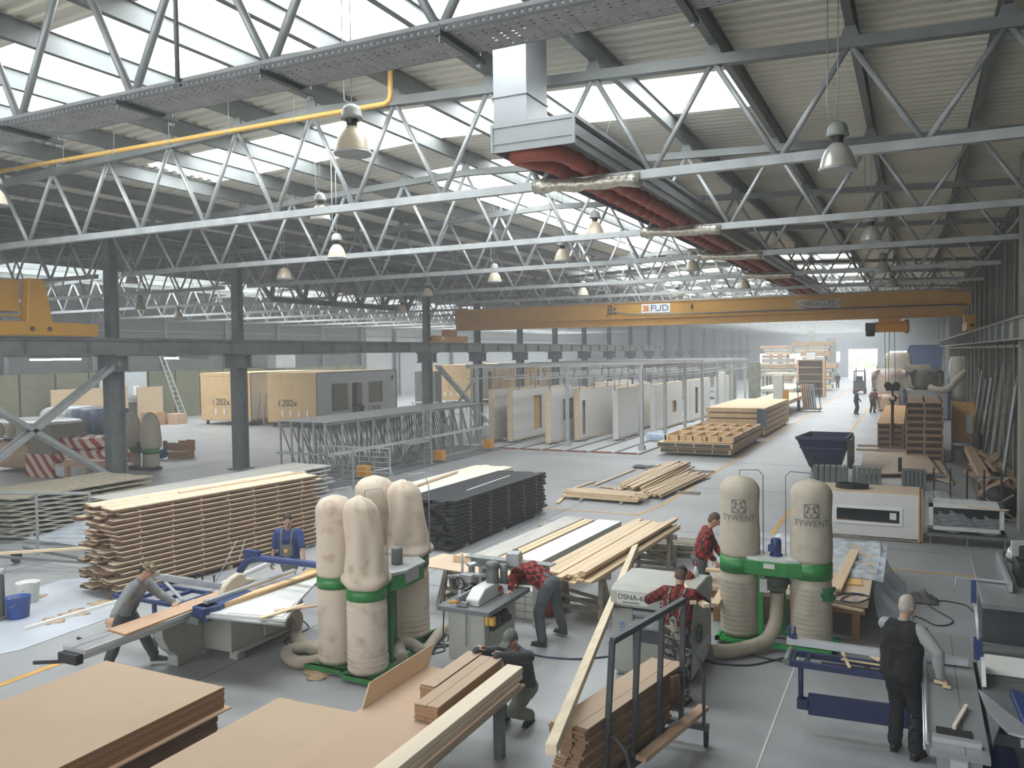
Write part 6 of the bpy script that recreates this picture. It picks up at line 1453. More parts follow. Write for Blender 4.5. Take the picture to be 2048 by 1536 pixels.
# pallets of insulation at the left
RW = mat('red_white_striped_wrap', 'd8cdbd', .6, 0, .03, 2)
nt = RW.node_tree; wv = nt.nodes.new('ShaderNodeTexWave'); wv.bands_direction = 'DIAGONAL'; wv.inputs['Scale'].default_value = 1.1; wv.inputs['Distortion'].default_value = 1.2
cr = nt.nodes.new('ShaderNodeValToRGB'); cr.color_ramp.elements[0].color = (*hexc('9c382e'), 1); cr.color_ramp.elements[1].color = (*hexc('d6c8b4'), 1); cr.color_ramp.elements[0].position = .45; cr.color_ramp.elements[1].position = .5
tcn = [n for n in nt.nodes if n.type == 'TEX_COORD'][0]; nt.links.new(tcn.outputs['Object'], wv.inputs['Vector']); nt.links.new(wv.outputs[0], cr.inputs[0]); nt.links.new(cr.outputs[0], nt.nodes['Principled BSDF'].inputs['Base Color'])
WRAP = mat('white_wrap_film', 'd4d6d4', .3, 0, .08, 5, None, .5)
def pack(lab, lo, hi, m, bulge=.06, name='wrapped_pallet', cat='pallet load', group=None):
    lo, hi = V(lo), V(hi); c = (lo+hi)/2; h = (hi-lo)/2; mb = MB()
    def f(u, v): 
        a = 2*PI*u; b_ = PI*(v-.5); sx = lambda x, p=.35: math.copysign(abs(x)**p, x)
        return c+V((h.x*sx(math.cos(a))*sx(math.cos(b_), .3)*(1+bulge*math.sin(5*a+4*b_)*.5), h.y*sx(math.sin(a))*sx(math.cos(b_), .3)*(1+bulge*.5*math.sin(7*a)), h.z*sx(math.sin(b_), .4)*1.0))
    mb.grid(f, 28, 16); return simple(name, mb, m, lab, cat, group)
wl_ = pack('white film wrapped pallet load with tan discs on its side, topmost at the left edge', (-34.2, 20.5, 1.35), (-30.4, 22.6, 2.15), WRAP)
t = thing('board_block', 'grey brown block of boards beneath and beside the white wrapped load', 'pallet load', (-30.6, 21.0, 0))
MB().b2((-31.0, 20.3, .9), (-29.6, 21.8, 2.05)).ob('block', mat('grey_brown_boards', '857e72', .8, 0, .1, 6, (.3, .3, 8)), t); MB().b2((-31.2, 20.3, 0), (-29.6, 21.8, .9)).ob('lower_block', RW, t)
for k in range(4): MB().lathe([(.3, 0), (.32, .02), (.3, .04)], (-33.8+.75*k, 20.46, 1.75), 18, Matrix.Rotation(PI/2, 3, 'X')).ob('core_disc', mat('tan_core', 'a8987c', .8), wl_, label='tan round core')
pack('lower pale wrapped load at the left picture edge', (-34.3, 20.6, .15), (-31.5, 22.5, 1.3), mat('tan_white_load', 'b59a7e', .7, 0, .2, 3))
for i, (a, b_) in enumerate((((-29.6, 20.4, .12), (-27.3, 21.9, .6)), ((-29.7, 20.5, .6), (-27.1, 22.0, 1.1)), ((-30.1, 20.6, 1.1), (-27.9, 22.1, 1.55)))):
    pack('red and white striped insulation pack, %s from the bottom' % nth(i), a, b_, RW, .03, 'insulation_pack', 'insulation pack', 'striped insulation packs')
pack('white wrapped pack in front of the striped insulation packs', (-29.0, 19.9, .12), (-27.2, 20.6, .65), WRAP, .05)
pack('tall crumpled white wrapped load behind the striped packs', (-36.0, 24.0, 0), (-34.0, 26.0, 2.4), WRAP, .12)
BR = mat('blue_insulation_roll', '4f6a98', .6, 0, .15, 4, (6, 6, .3))
for lv in range(2):
    for k in range(4):
        for j in range(2): tag(MB().lathe([(.2, 0), (.3, .03), (.31, .5), (.31, 1.0), (.28, 1.12), (.1, 1.14)], (-32.2+.62*k, 23.4+.62*j, .12+1.18*lv), 18).ob('insulation_roll', BR), 'blue insulation roll on the wrapped pallet, %s layer, %s row, %s from left' % (('lower', 'upper')[lv], ('front', 'back')[j], nth(k)), 'insulation roll', 'blue insulation rolls')
pack('loose clear film hood over the blue insulation rolls', (-32.6, 22.95, .0), (-29.95, 24.5, 2.52), FILM, .04, 'film_hood', 'film')
pallet('pallet under the striped insulation packs', (-28.4, 21.2, -.02), 0, 2.6, 1.4)
pallet('pallet under the blue insulation rolls', (-31.3, 23.7, -.02), 0, 2.4, 1.3)
t = thing('wooden_crate_table', 'low wooden stand with two planks before the striped packs', 'stand', (-26.2, 19.6, 0))
MB().b2((-27.4, 19.0, .75), (-25.0, 20.2, .82)).b2((-27.2, 19.1, .82), (-25.4, 19.6, .98)).ob('top', WOODT, t)
for x in (-27.2, -25.3): MB().b2((x, 19.1, 0), (x+.15, 19.25, .75)).b2((x, 20.0, 0), (x+.15, 20.1, .75)).ob('leg', WOODT, t)
for k in range(2):
    bx('fibreboard_panel', (-50.3, 34.5+6.6*k, 0), (-50.2, 40.3+3.0*k, 2.6-.1*k), mat('far_tan_panel', 'ae9878', .7, 0, .05, 1), 'large tan panel leaning before the olive packs, %s of the two' % ('left' if k == 0 else 'right'), 'panel', 'tan panels by the olive packs')
# small extractor, box, roll
t = thing('dust_extractor', 'small two bag dust extractor standing beyond the nearest column', 'dust extractor', (-28.1, 23.4, 0))
for i, x in enumerate((-27.9, -29.0)):
    MB().lathe([(.3, .12), (.33, .2), (.33, .62), (.31, .68)], (x, 23.4, 0), 20).ob('lower_bag', CLOTHG, t); MB().lathe([(.34, .68), (.34, .86), (.33, .86)], (x, 23.4, 0), 20).ob('collar_ring', GREEN, t)
    MB().lathe([(.33, .86), (.4, .95), (.41, 1.3), (.36, 1.9), (.25, 2.2), (.1, 2.35), (.02, 2.37)], (x, 23.4, 0), 24, fn=folds(5+i, .05)).ob('upper_bag', CLOTHG, t)
MB().b2((-28.7, 23.2, .7), (-28.2, 23.6, .85)).b2((-28.6, 23.3, .85), (-28.35, 23.5, 1.1)).b2((-29.3, 23.1, .02), (-27.6, 23.7, .12)).ob('motor_base', BLK, t)
t = thing('cardboard_box', 'open brown cardboard box on the floor of the left hall', 'box', (-30, 26.8, 0), .1)
MB().b2((-.45, -.35, 0), (.45, .35, .3)).ob('box_body', CARD, t, world=False); MB().b2((-.45, .33, .3), (-.0, .35, .75)).b2((.0, .33, .3), (.5, .35, .8)).b2((-.7, -.36, .35), (-.45, -.34, .8)).b2((-.7, -.36, .35), (.3, -.34, .72)).ob('flap', CARD, t, world=False)
simple('blue_barrel', MB().lathe([(.05, 0), (.2, .01), (.22, .15), (.2, .35), (.05, .37)], (-30.5, 26.0, .22), 16, Matrix.Rotation(1.4, 3, 'Y')), BLUEB, 'blue roll lying beside the open cardboard box', 'roll')
for i, (px, py, sc) in enumerate(((305, 850, 1.0), (352, 848, .8), (270, 872, .9))):
    P = G(px, py); bx('crate', (P.x-.7*sc, P.y-.4, 0), (P.x+.7*sc, P.y+.5, .9*sc), (CARD, WOODT, GREYW)[i], ('stacked carton by the foot of the wall ladder', 'tan crate next to the wall ladder', 'pale crate on the floor beyond the nearest column')[i], 'crate')
    pallet('pallet lying by crate, %s of the wall side' % nth(i), (P.x-1.3, P.y-.6, 0), .2)
t = thing('ladder', 'aluminium ladder leaning against the far left wall beside the notice board', 'ladder', (-50.5, 45, 0))
for dx in (0, .6): MB().beam((-49.6, 44.4+dx, 0), (-51.0, 43.6+dx*.6, 5.3), .06, .08).ob('rail', ALU, t)
for k in range(14): a = V((-49.6, 44.4, 0)).lerp(V((-51.0, 43.6, 5.3)), (k+.5)/14); b_ = V((-49.6, 45.0, 0)).lerp(V((-51.0, 43.96, 5.3)), (k+.5)/14); MB().tube([a, b_], .02, 6).ob('rung', ALU, t)
t = thing('notice_board', 'pale notice board with papers on the far left wall', 'notice board', (-50.9, 41, 2.5))
MB().b2((-51.0, 38.6, 1.4), (-50.9, 42.5, 3.6)).ob('board', mat('pale_board', 'b0b8bc', .6), t)
for k in range(3): MB().b2((-50.9, 39.1+1.1*k, 1.5+.2*k), (-50.88, 39.6+1.1*k, 2.2+.2*k)).ob('paper', WHITEP, t)
def stepladder(lab, x, y, rz=0):
    t = thing('stepladder', lab, 'ladder', (x, y, 0), rz)
    for sx in (-.25, .25):
        MB().beam((sx, -.45, 0), (sx*.7, 0, 2.3), .04, .06).ob('front_rail', ALU, t, world=False); MB().beam((sx, .55, 0), (sx*.7, .02, 2.3), .03, .05).ob('back_rail', STEELD, t, world=False)
    for k in range(7): MB().b2((-.22, -.43+.06*k-.05, .28+.3*k), (.22, -.43+.06*k+.05, .31+.3*k)).ob('step', ALU, t, world=False)
stepladder('stepladder standing between the two tan ended room modules', -38.7, 41.5, 1.2)
# crouching figure in the module doorway
far_person('dark clothed figure stooping in the doorway of the white sided module', -33.3, 44.9, 1.3, FARD, FARD, mat('dark_cap', '2a2a2c', .8), 1.7, .9)
# benches beyond the module
for k in range(3):
    t = thing('work_table', 'table with tools beyond the white sided module, %s of three' % nth(k), 'table', (-34+1.6*k, 54+2.5*k, 0), group='tables beyond the module')
    MB().b2((-1, -.5, .85), (1, .5, .9)).ob('top', WHITE, t, world=False)
    for x in (-.9, .85):
        for y in (-.45, .4): MB().b2((x, y, 0), (x+.06, y+.06, .85)).ob('leg', WOODP, t, world=False)
bx('shelving', (-37.5, 58, 0), (-35.5, 59, 3.2), STEEL, 'grey shelving unit beyond the white sided module', 'shelving'); bx('light_door', (-52.4, 78, 0), (-52.3, 81, 5.5), STEEL2, 'tall grey gate leaf in the pale part of the left wall', 'gate')
bx('wall_cupboard', (-50.8, 55, 3.6), (-49.8, 57.5, 5.0), STEEL2, 'pale heater box high on the far left wall', 'heater')

# ---- long galvanised lattice rack ----
RK = mat('rack_galvanised', '9c9f9f', .45, .25, .12, 4)
t = thing('lattice_rack', 'long galvanised lattice rack standing between the stacks and the white panels', 'rack', (-19, 28.8, 0))
rx = [-18.45, -18.95, -19.45, -19.95, -20.45]; y0, y1 = 22.7, 34.2; zt = 2.2
MB().b2((-20.6, y0, zt), (-18.35, y1, zt+.03)).ob('top_grating', RK, t)
for i, x in enumerate(rx):
    MB().b2((x-.03, y0, zt-.1), (x+.03, y1, zt)).b2((x-.03, y0, .05), (x+.03, y1, .15)).ob('frame_rail', RK, t)
    for k in range(13):
        y = y0+.04+(y1-y0-.08)*k/12
        MB().beam((x, y, .1), (x, y, zt-.05), .05, .06, (0, 1, 0)).ob('upright', RK, t)
        if k < 12: MB().beam((x, y, zt-.1), (x, y+(y1-y0)/12, .15), .04, .04).ob('diagonal', RK, t)
MB().b2((-18.35, y0, 1.02), (-18.25, y1, 1.12)).ob('catwalk_rail', mat('pale_rail', 'b8bab8', .4, .2), t)
MB().b2((-18.4, 27.0, 1.0), (-17.7, 28.6, 1.05)).beam((-17.75, 27.05, 1.0), (-18.3, 27.05, .3), .04, .04).b2((-17.75, 28.5, 0), (-17.7, 28.6, 2.4)).b2((-18.1, 28.5, 0), (-18.05, 28.6, 2.4)).ob('platform', RK, t)
for k in range(8): MB().b2((-18.1, 28.53, .25+.27*k), (-17.7, 28.57, .28+.27*k)).ob('rung', RK, t)
MB().b2((-20.6, y0-.05, .35), (-18.3, y0, .45)).b2((-20.6, y0-.05, 1.05), (-18.3, y0, 1.12)).ob('end_rail', RK, t)
for k, (x, y) in enumerate(((-18.1, 24.4), (-17.9, 29.4), (-18.0, 34.0))): bx('drive_box', (x-.15, y-.18, .12), (x+.25, y+.18, .52), ORANGE, 'yellow drive box at the foot of the lattice rack, %s from the viewer' % nth(k), 'drive box', 'yellow drive boxes')
bx('rack_rail', (-21.0, 22.3, 0), (-17.6, 34.8, .045), STEELD, 'dark steel floor track under the lattice rack', 'track')

# ---- rack of upright wall panels with overhead rails ----
t = thing('overhead_rails', 'pale overhead rail frame on posts above the white wall panels', 'rail frame', (-15, 45, 0))
PR = mat('pale_frame_steel', 'a9acac', .45, .1, .08, 3)
for x in (-20.4, -18.3, -16.6, -15.0, -13.2, -11.2): MB().b2((x-.05, 36.4, 3.82), (x+.05, 63, 3.95)).b2((x-.04, 36.4, 3.25), (x+.04, 63, 3.32)).ob('rail', PR, t)
for y in (36.5, 40.2, 44.2, 48.3, 52.4, 57, 62): MB().b2((-20.5, y-.05, 3.95), (-11.1, y+.05, 4.03)).ob('cross_beam', PR, t)
for x, ys in ((-11.2, (36.3, 40.2, 44.2, 48.3, 52.4, 57, 62)), (-15.0, (36.6, 48.3)), (-19.9, (36.5, 44.2, 52.4))):
    for y in ys:
        p = MB().b2((x-.075, y-.075, 0), (x+.075, y+.075, 3.85)).b2((x-.14, y-.14, 0), (x+.14, y+.14, .25)).ob('post', PR, t)
for x in (-20.4, -18.3, -16.6, -15.0, -13.2):
    for y in (37.5, 39.5, 41.5, 43.5, 46, 48.5, 51): MB().tube([(x+.3, y, 3.28), (x+.3, y, 2.7)], .02, 5).tube([(x, y, 3.85), (x, y, 3.3)], .02, 5).ob('hanger', STEELD, t)
WPW = mat('white_wall_panel', 'd3d4d2', .5, 0, .03, 1.2); WPF = mat('panel_film', 'cdd0cf', .25, 0, .08, 3, None, .3)
pn = [  # x, y0, length, white?, opening (dy, width, z0, z1) or None, label
 (-19.45, 37.2, 6, 0, None, 'film covered wall panel standing first behind the rack end'),
 (-18.3, 37.0, 8, 1, (2.6, 1.1, .5, 2.3), 'film covered wall panel with a tall narrow opening'),
 (-16.15, 36.9, 5, 1, (1.6, 1.5, 1.1, 2.2), 'wall panel with thick wooden end and a square opening'),
 (-15.3, 38.6, 8, 1, (.4, .5, .35, 2.1), 'white wall panel with a dark door edge by the inner post'),
 (-14.3, 42.0, 6, 1, (1.2, .8, .7, 2.2), 'white wall panel with narrow window, fifth in the rack'),
 (-13.6, 39.6, 3.5, 1, None, 'blank white wall panel in the middle of the rack'),
 (-13.1, 44.5, 6, 1, (3.6, 1.0, .9, 1.6), 'white wall panel with a small tan opening'),
 (-12.9, 51.5, 6, 1, (1.5, .8, .5, 2.2), 'white wall panel far down the rack with a slim opening'),
 (-12.6, 58.5, 4, 1, None, 'blank white wall panel at the far end of the rack'),
 (-17.2, 46, 7, 1, None, 'white wall panel deep in the rack with wooden top edge'),
]
for x, y, L, wh, opn, lab in pn:
    t = thing('wall_panel', lab, 'wall panel', (x, y, 0), group='upright wall panels in the rack')
    z0, z1 = .12, 2.72
    fm = MB(); fm.b2((x-.13, y, z0), (x+.0, y+L, z1)).b2((x, y, z0), (x+.14, y+.12, z1)).b2((x, y+L-.1, z0), (x+.14, y+L, z1)).b2((x, y, z1-.06), (x+.14, y+L, z1)).b2((x, y, z0), (x+.14, y+L, z0+.1)); fm.ob('timber_frame', WOODP, t)
    c = MB()
    if opn:
        dy, w, a, b_ = opn; ya = y+dy
        c.b2((x+.1, y+.12, z0+.08), (x+.15, ya, z1-.04)).b2((x+.1, ya+w, z0+.08), (x+.15, y+L-.08, z1-.04)).b2((x+.1, ya, b_), (x+.15, ya+w, z1-.04)).b2((x+.1, ya, z0+.08), (x+.15, ya+w, max(a, z0+.09)))
        MB().b2((x+.0, ya, a), (x+.02, ya+w, b_)).ob('opening', OSB if 'tan' in lab or 'film' in lab else INS, t)
    else: c.b2((x+.1, y+.12, z0+.08), (x+.15, y+L-.08, z1-.04))
    c.ob('cladding', WPW if wh else WPF, t)
    MB().b2((x-.13, y-.03, z0), (x+.16, y, z1)).ob('end_face', WOODP if x < -14 else WPW, t)
    for yy in (y+.4, y+L-.6): MB().b2((x-.15, yy, 0.02), (x+.3, yy+.3, .12)).ob('carrier', STEELD, t)
RR = mat('red_brown_rail_end', '8e4f38', .7)
for k in range(8):
    x = -20.2+1.18*k
    t = thing('floor_track', 'pale floor track with rust red front edge, %s from left' % nth(k), 'floor track', (x, 34.9, 0), group='floor tracks before the wall panels')
    MB().b2((x, 34.9, 0), (x+.95, 62, .03)).ob('plate', mat('pale_floor_plate', 'b9bcbd', .4, .1, .05, 1), t); MB().b2((x, 34.86, 0), (x+.95, 34.9, .07)).ob('front_edge', RR, t); MB().b2((x+1.0, 34.9, 0), (x+1.12, 62, .04)).ob('rail', STEELD, t)
pack('bluish film heap on the floor left of the roof cassettes', (-12.2, 40.0, 0), (-10.6, 42.2, .45), mat('bluish_film', 'b5c8d8', .3, 0, .1, 5, None, .5), .2, 'film_heap', 'film')

# ---- roof cassettes ----
CASF = mat('dark_cassette_front', '524c43', .7, 0, .2, 3); CASW = mat('cassette_timber', 'd2b58a', .6, 0, .1, 2, (2, .3, 2))
def cassette(lab, x0, x1, y0, y1, z0, z1, front, openframe=False, group=None):
    t = thing('roof_cassette', lab, 'roof cassette', ((x0+x1)/2, (y0+y1)/2, z0), 0, group)
    if openframe:
        m = MB(); w = .07
        m.b2((x0, y0+.25, z0), (x1, y0+.32, z1)).b2((x0, y1-w, z0), (x1, y1, z1)).b2((x0, y0+.25, z0), (x0+w, y1, z1)).b2((x1-w, y0+.0, z0), (x1, y1, z1)); m.ob('edge_beam', CASW, t)
        for k in range(1, 5): MB().b2((x0+(x1-x0)*k/5, y0+.25, z0), (x0+(x1-x0)*k/5+.06, y1, z1-.02)).ob('rafter', CASW, t)
        for k in range(1, 3): MB().b2((x0, y0+(y1-y0)*k/3, z0), (x1, y0+(y1-y0)*k/3+.2, z1)).ob('cross_piece', CASW, t)
        for k in range(4): MB().b2((x0+.1+(x1-x0)*k/4.2, y0+.17, z0), (x0+.2+(x1-x0)*k/4.2, y0+.25, z1)).ob('end_block', CASW, t)
        MB().b2((x0, y0, z0), (x1, y1, z0+.03)).ob('bottom_board', CASW, t)
    else:
        MB().b2((x0, y0+.02, z0), (x1, y1, z1)).ob('body', CASW, t); MB().b2((x0+.02, y0, z0+.03), (x1-.1, y0+.02, z1-.03)).ob('front', front, t)
        for k in range(5): MB().b2((x0+(x1-x0-.04)*k/4, y0-.02, z0), (x0+(x1-x0-.04)*k/4+.04, y0, z1)).ob('batten', CASW, t)
    return t
cassette('lowest of the closed roof cassettes in the near pile', -10.0, -6.95, 35.1, 42.2, .12, .32, CASF, group='near pile of roof cassettes')
cassette('second closed roof cassette in the near pile', -10.12, -6.85, 35.0, 42.3, .37, .58, CASF, group='near pile of roof cassettes')
cassette('open framed roof cassette on top of the near pile', -9.9, -6.85, 35.2, 42.3, .6, .86, CASF, True)
for i in range(5):
    cassette('closed roof cassette in the far pile, %s from the bottom' % nth(i), -10.0+.05*(i % 2), -6.95, 44.0, 53.0, .12+.29*i, .355+.29*i, CASF if i < 2 else CASW, group='far pile of roof cassettes')
for k, yy in enumerate((36, 39, 41.5, 45, 48.5, 52)): bx('bearer', (-9.9, yy, 0), (-7.0, yy+.15, .118), WEATH, 'bearer under the roof cassettes, %s from the viewer' % nth(k), 'timber', 'bearers under the roof cassettes')
tag(MB().grid(lambda u, v: V((-7.35+.5*u, 43.93-.05*math.sin(u*9), .62+.9*v-.1*u)), 5, 5).ob('grey_cloth', mat('slate_cloth', '5f6a76', .9)), 'slate grey cloth hanging on the corner of the far cassette pile', 'cloth')
bx('carton', (-9.2, 43.2, .0), (-8.6, 43.8, .75), mat('pale_pink_carton', 'b8a596', .8), 'pale carton standing between the two cassette piles', 'carton')
# machines beyond
MT = mat('pale_olive_machine', 'a8a892', .5, 0, .15, 3)
bx('machine_post', (-13.6, 66, 0), (-12.8, 67, 3.4), mat('greenish_machine', '6f7565', .6, 0, .3, 2), 'greenish machine tower beyond the white panel rack', 'machine')
bx('machine_post', (-12.2, 69, 0), (-11.4, 70, 3.6), mat('greenish_machine', '6f7565', .6), 'second greenish machine tower beyond the white panel rack', 'machine')
def table_machine(lab, x0, x1, y0, y1, h, m):
    t = thing('assembly_table', lab, 'machine table', ((x0+x1)/2, (y0+y1)/2, 0)); MB().b2((x0, y0, h-.25), (x1, y1, h)).ob('table_bed', m, t)
    for x in (x0, x1-.2):
        for y in (y0, (y0+y1)/2, y1-.2): MB().b2((x, y, 0), (x+.2, y+.2, h-.25)).ob('leg', STEELD, t)
table_machine('long assembly table with tan boards beyond the cassette piles', -10.2, -7.6, 58, 70, 1.1, WOODT)
table_machine('second long assembly table further down the hall', -13, -9.6, 76, 90, 1.1, MT)
table_machine('pale roller table in the left part of the hall far back', -22, -16, 78, 82, .9, STEEL2)
bx('control_column', (-8.35, 56.2, 0), (-7.75, 56.8, 2.9), MACHW, 'pale control cabinet standing by the assembly table', 'cabinet'); bx('yellow_box', (-7.74, 56.2, 1.3), (-7.4, 56.5, 1.9), ORANGE, 'yellow box on the side of the pale control cabinet', 'box')
bx('machine_portal', (-12.4, 58.0, 0), (-11.9, 58.5, 3.1), MACHW, 'pale upright machine portal behind the far cassette pile', 'machine')
t = thing('sheet_trolley', 'wheeled trolley with upright sheets at the aisle beyond the cassettes', 'trolley', (-6.9, 64, 0))
MB().b2((-7.6, 63.6, .15), (-6.1, 64.6, .22)).beam((-7.6, 63.6, .2), (-7.75, 63.6, 2.2), .06, .06, (0, 1, 0)).beam((-6.1, 63.6, .2), (-6.3, 63.6, 2.2), .06, .06, (0, 1, 0)).ob('frame', BLK, t)
for k in range(6): MB().beam((-7.3+.16*k, 64.1, .22), (-7.5+.16*k, 64.1, 2.0), .9, .04 if k % 2 else .06, (1, 0, 0)).ob('sheet', (WOODT, STEEL2)[k > 2], t)
for x in (-7.5, -6.2): MB().lathe([(.07, -.03), (.08, 0), (.07, .03)], (x, 63.7, .08), 12, Matrix.Rotation(PI/2, 3, 'Y')).ob('wheel', BLK, t)
t = thing('shelf_unit', 'tan open shelf unit standing beside the aisle before the timber towers', 'shelf', (-9, 84, 0))
MB().b2((-10.3, 84, 0), (-10.1, 85.4, 3.6)).b2((-7.9, 84, 0), (-7.7, 85.4, 3.6)).b2((-10.3, 85.3, 0), (-7.7, 85.4, 3.6)).ob('sides', WOODT, t)
for k in range(6): MB().b2((-10.1, 84, .1+.68*k), (-7.9, 85.3, .18+.68*k)).ob('shelf', mat('brown_shelf', '8a7258', .7), t)
bx('white_bundle', (-9.4, 84.3, 3.6), (-8.6, 85.2, 4.3), WHITE, 'white bundle on top of the tan shelf unit', 'bundle')
def tower(lab, x, y, n, seed):
    t = thing('timber_tower', lab, 'timber stack', (x, y, 0)); R_ = random.Random(seed); z = .1
    for k in range(n):
        w = 1.2+R_.random()*1.0; h = .28+.3*R_.random(); o = R_.uniform(-.4, .4)
        MB().b2((x-w+o, y-1.2, z+.06), (x+w+o, y+1.2, z+h)).ob('timber_pack', (WOODP, GREYW, WOODT)[k % 3], t); MB().b2((x-1, y-.6, z), (x-.85, y+.6, z+.06)).b2((x+.85, y-.6, z), (x+1, y+.6, z+.06)).ob('spacer', WEATH, t); z += h
    return t
tower('tall stack of sawn timber packs left of the shelf unit near the end wall', -14.3, 101, 12, 1)
tower('tall stack of timber packs behind the tan shelf unit', -10.0, 99, 12, 2)
bx('grey_column', (-13.0, 118, 0), (-12.2, 119, 7.2), PANELM, 'pale column in front of the end wall', 'column'); bx('grey_column', (-11.2, 124, 0), (-9.9, 125, 6.2), mat('grey_box', '868a88', .7), 'grey tall box before the end wall windows', 'cabinet')
table_machine('pale machine bed with cabinets below the timber stacks', -14.5, -10.4, 90, 95, 2.1, MT)
# forklift
def forklift(lab, x, y, rz, m):
    t = thing('forklift', lab, 'forklift', (x, y, 0), rz)
    MB().prism([(-1.1, .3), (.9, .3), (.9, .9), (.2, 1.0), (-.2, 1.25), (-1.1, 1.35)], -.55, .55, Matrix(((0, 0, 1), (1, 0, 0), (0, 1, 0)))).ob('body', m, t, world=False)
    c = MB()
    for sx in (-.5, .5):
        for p, q in (((sx, -.9, 1.3), (sx, -.75, 2.3)), ((sx, .8, .9), (sx, .45, 2.3))): c.beam(p, q, .07, .07)
    c.b2((-.55, -.8, 2.28), (.55, .5, 2.36)).ob('cab_frame', m, t, world=False)
    MB().b2((-.3, -.5, 1.0), (.3, -.35, 1.8)).b2((-.3, -.5, 1.0), (.3, .1, 1.15)).ob('seat', BLK, t, world=False)
    MB().b2((-.45, .95, .1), (-.35, 1.05, 2.6)).b2((.35, .95, .1), (.45, 1.05, 2.6)).b2((-.5, 1.0, .3), (.5, 1.1, .8)).ob('mast', STEELD, t, world=False)
    MB().b2((-.4, 1.05, .08), (-.28, 2.1, .13)).b2((.28, 1.05, .08), (.4, 2.1, .13)).ob('fork', STEELD, t, world=False)
    for sx in (-.5, .5):
        for yy in (-.7, .65): MB().lathe([(.2, -.1), (.28, -.09), (.28, .09), (.2, .1)], (sx, yy, .28), 16, Matrix.Rotation(PI/2, 3, 'Y')).ob('wheel', BLK, t, world=False)
forklift('dark forklift seen from behind before the bright open gate', -5.0, 91.5, 0, mat('dark_forklift_paint', '3f444a', .5))
forklift('grey forklift with raised mast right of the open gate', -3.1, 104, .4, mat('grey_forklift_paint', '6a6e70', .5))
# right side heaps
pack('big heap wrapped in torn white film behind the two distant men', (-2.9, 68.5, 0), (-.3, 72.5, 3.0), mat('torn_white_film', 'c9c4b8', .5, 0, .25, 2.2, None, .9, 0, 'a4724f', contrast=(.45, .7)), .3)
pack('tan wrapped bundle in front of the torn white heap', (-2.4, 65.0, 0), (-.9, 67.2, 1.2), mat('tan_film', 'b79c80', .5, 0, .2, 3, None, .6), .25)
pack('pale wrapped pallet load behind the crane chains', (-2.6, 86, 0), (-.2, 89, 4.2), mat('pale_film', 'b5ab9a', .5, 0, .1, 3), .1)
t = thing('tarp_load', 'load under a blue tarpaulin near the end wall windows', 'tarpaulin', (.3, 92, 0)); MB().prism([(-1.4, 2.2), (2.4, 2.2), (2.6, 4.9), (-.4, 4.9)], 0, 2.5, Matrix(((1, 0, 0), (0, 0, 1), (0, 1, 0))), (.0, 91, 0)).ob('tarpaulin', mat('blue_tarpaulin', '3f5384', .6, 0, .12, 1), t); MB().b2((-1.2, 91.2, 0), (2.2, 93, 2.2)).ob('load', mat('dark_load', '6b675e', .8, 0, .3, 1), t)
for k in range(5): bx('wrapped_block', (-1.2+.1*k, 78+.5*k, .62*k), (1.1+.05*k, 80+.5*k, .62*k+.6), mat('brownish_block', '97876f', .7, 0, .2, 2), 'brownish block pile behind the chains, %s from the bottom' % nth(k), 'block', 'brownish block pile')
t = thing('grey_cabinet_machine', 'grey machine box with blue corner posts behind the cassette crib', 'machine', (1, 60, 0))
MB().b2((-.5, 58, .2), (1.9, 60, 1.9)).ob('box_body', STEEL2, t)
for x in (-.62, 1.9): MB().b2((x, 57.9, 0), (x+.18, 58.1, 1.95)).ob('corner_post', BLUE, t)
pack('dusty brown machine heap on top of the grey machine box', (-.2, 58.3, 1.9), (1.6, 60, 3.2), mat('dusty_dark_heap', '5f5d52', .8, 0, .4, 3, None, .6), .4, 'machine_heap', 'machine')
pack('hanging white dust bag by the right wall beyond the cribs', (2.0, 58, 1.2), (3.0, 60, 4.0), mat('grey_white_bag', 'b8b6aa', .7, 0, .1, 2), .1, 'dust_bag', 'dust bag')
hose([(.9, 57.6, 2.1), (1.3, 57.3, 1.95), (1.9, 57.2, 2.0), (2.4, 57.3, 2.6), (2.9, 57.4, 3.1)], .2, 'thick grey hose sagging above the grey machine box')
for i in range(9):
    z = .02+.265*i
    t = thing('floor_cassette', 'dark fronted cassette in the tall crib at the right, %s from the bottom' % nth(i), 'cassette', (.4, 37.5, z), group='tall crib of cassettes')
    o = .02*math.sin(i*3)
    MB().b2((-.28+o, 36.3, z), (1.05+o, 41.5, z+.03)).b2((-.28+o, 36.3, z+.21), (1.05+o, 41.5, z+.24)).b2((-.28+o, 36.3, z), (-.24+o, 41.5, z+.24)).b2((1.01+o, 36.3, z), (1.05+o, 41.5, z+.24)).b2((.36+o, 36.35, z), (.41+o, 41.5, z+.24)).ob('frame', WOODT, t)
    MB().b2((-.24+o, 36.36, z+.03), (1.01+o, 41.4, z+.21)).ob('infill', mat('brown_infill', '4a3b2c', .8, 0, .2, 3), t)
for i in range(4):
    z = .02+.27*i
    t = thing('floor_cassette', 'cassette in the low crib under the tan sheet, %s from the bottom' % nth(i), 'cassette', (-1, 47, z), group='low crib of cassettes')
    MB().b2((-1.5, 41.2, z), (-.42, 54.5, z+.03)).b2((-1.5, 41.2, z+.2), (-.42, 54.5, z+.23)).b2((-1.5, 41.2, z), (-1.46, 54.5, z+.23)).b2((-.46, 41.2, z), (-.42, 54.5, z+.23)).b2((-.98, 41.25, z), (-.94, 54.5, z+.23)).ob('frame', WOODT, t)
    MB().b2((-1.46, 41.26, z+.03), (-.46, 54.4, z+.2)).ob('infill', MATS['brown_infill'], t)
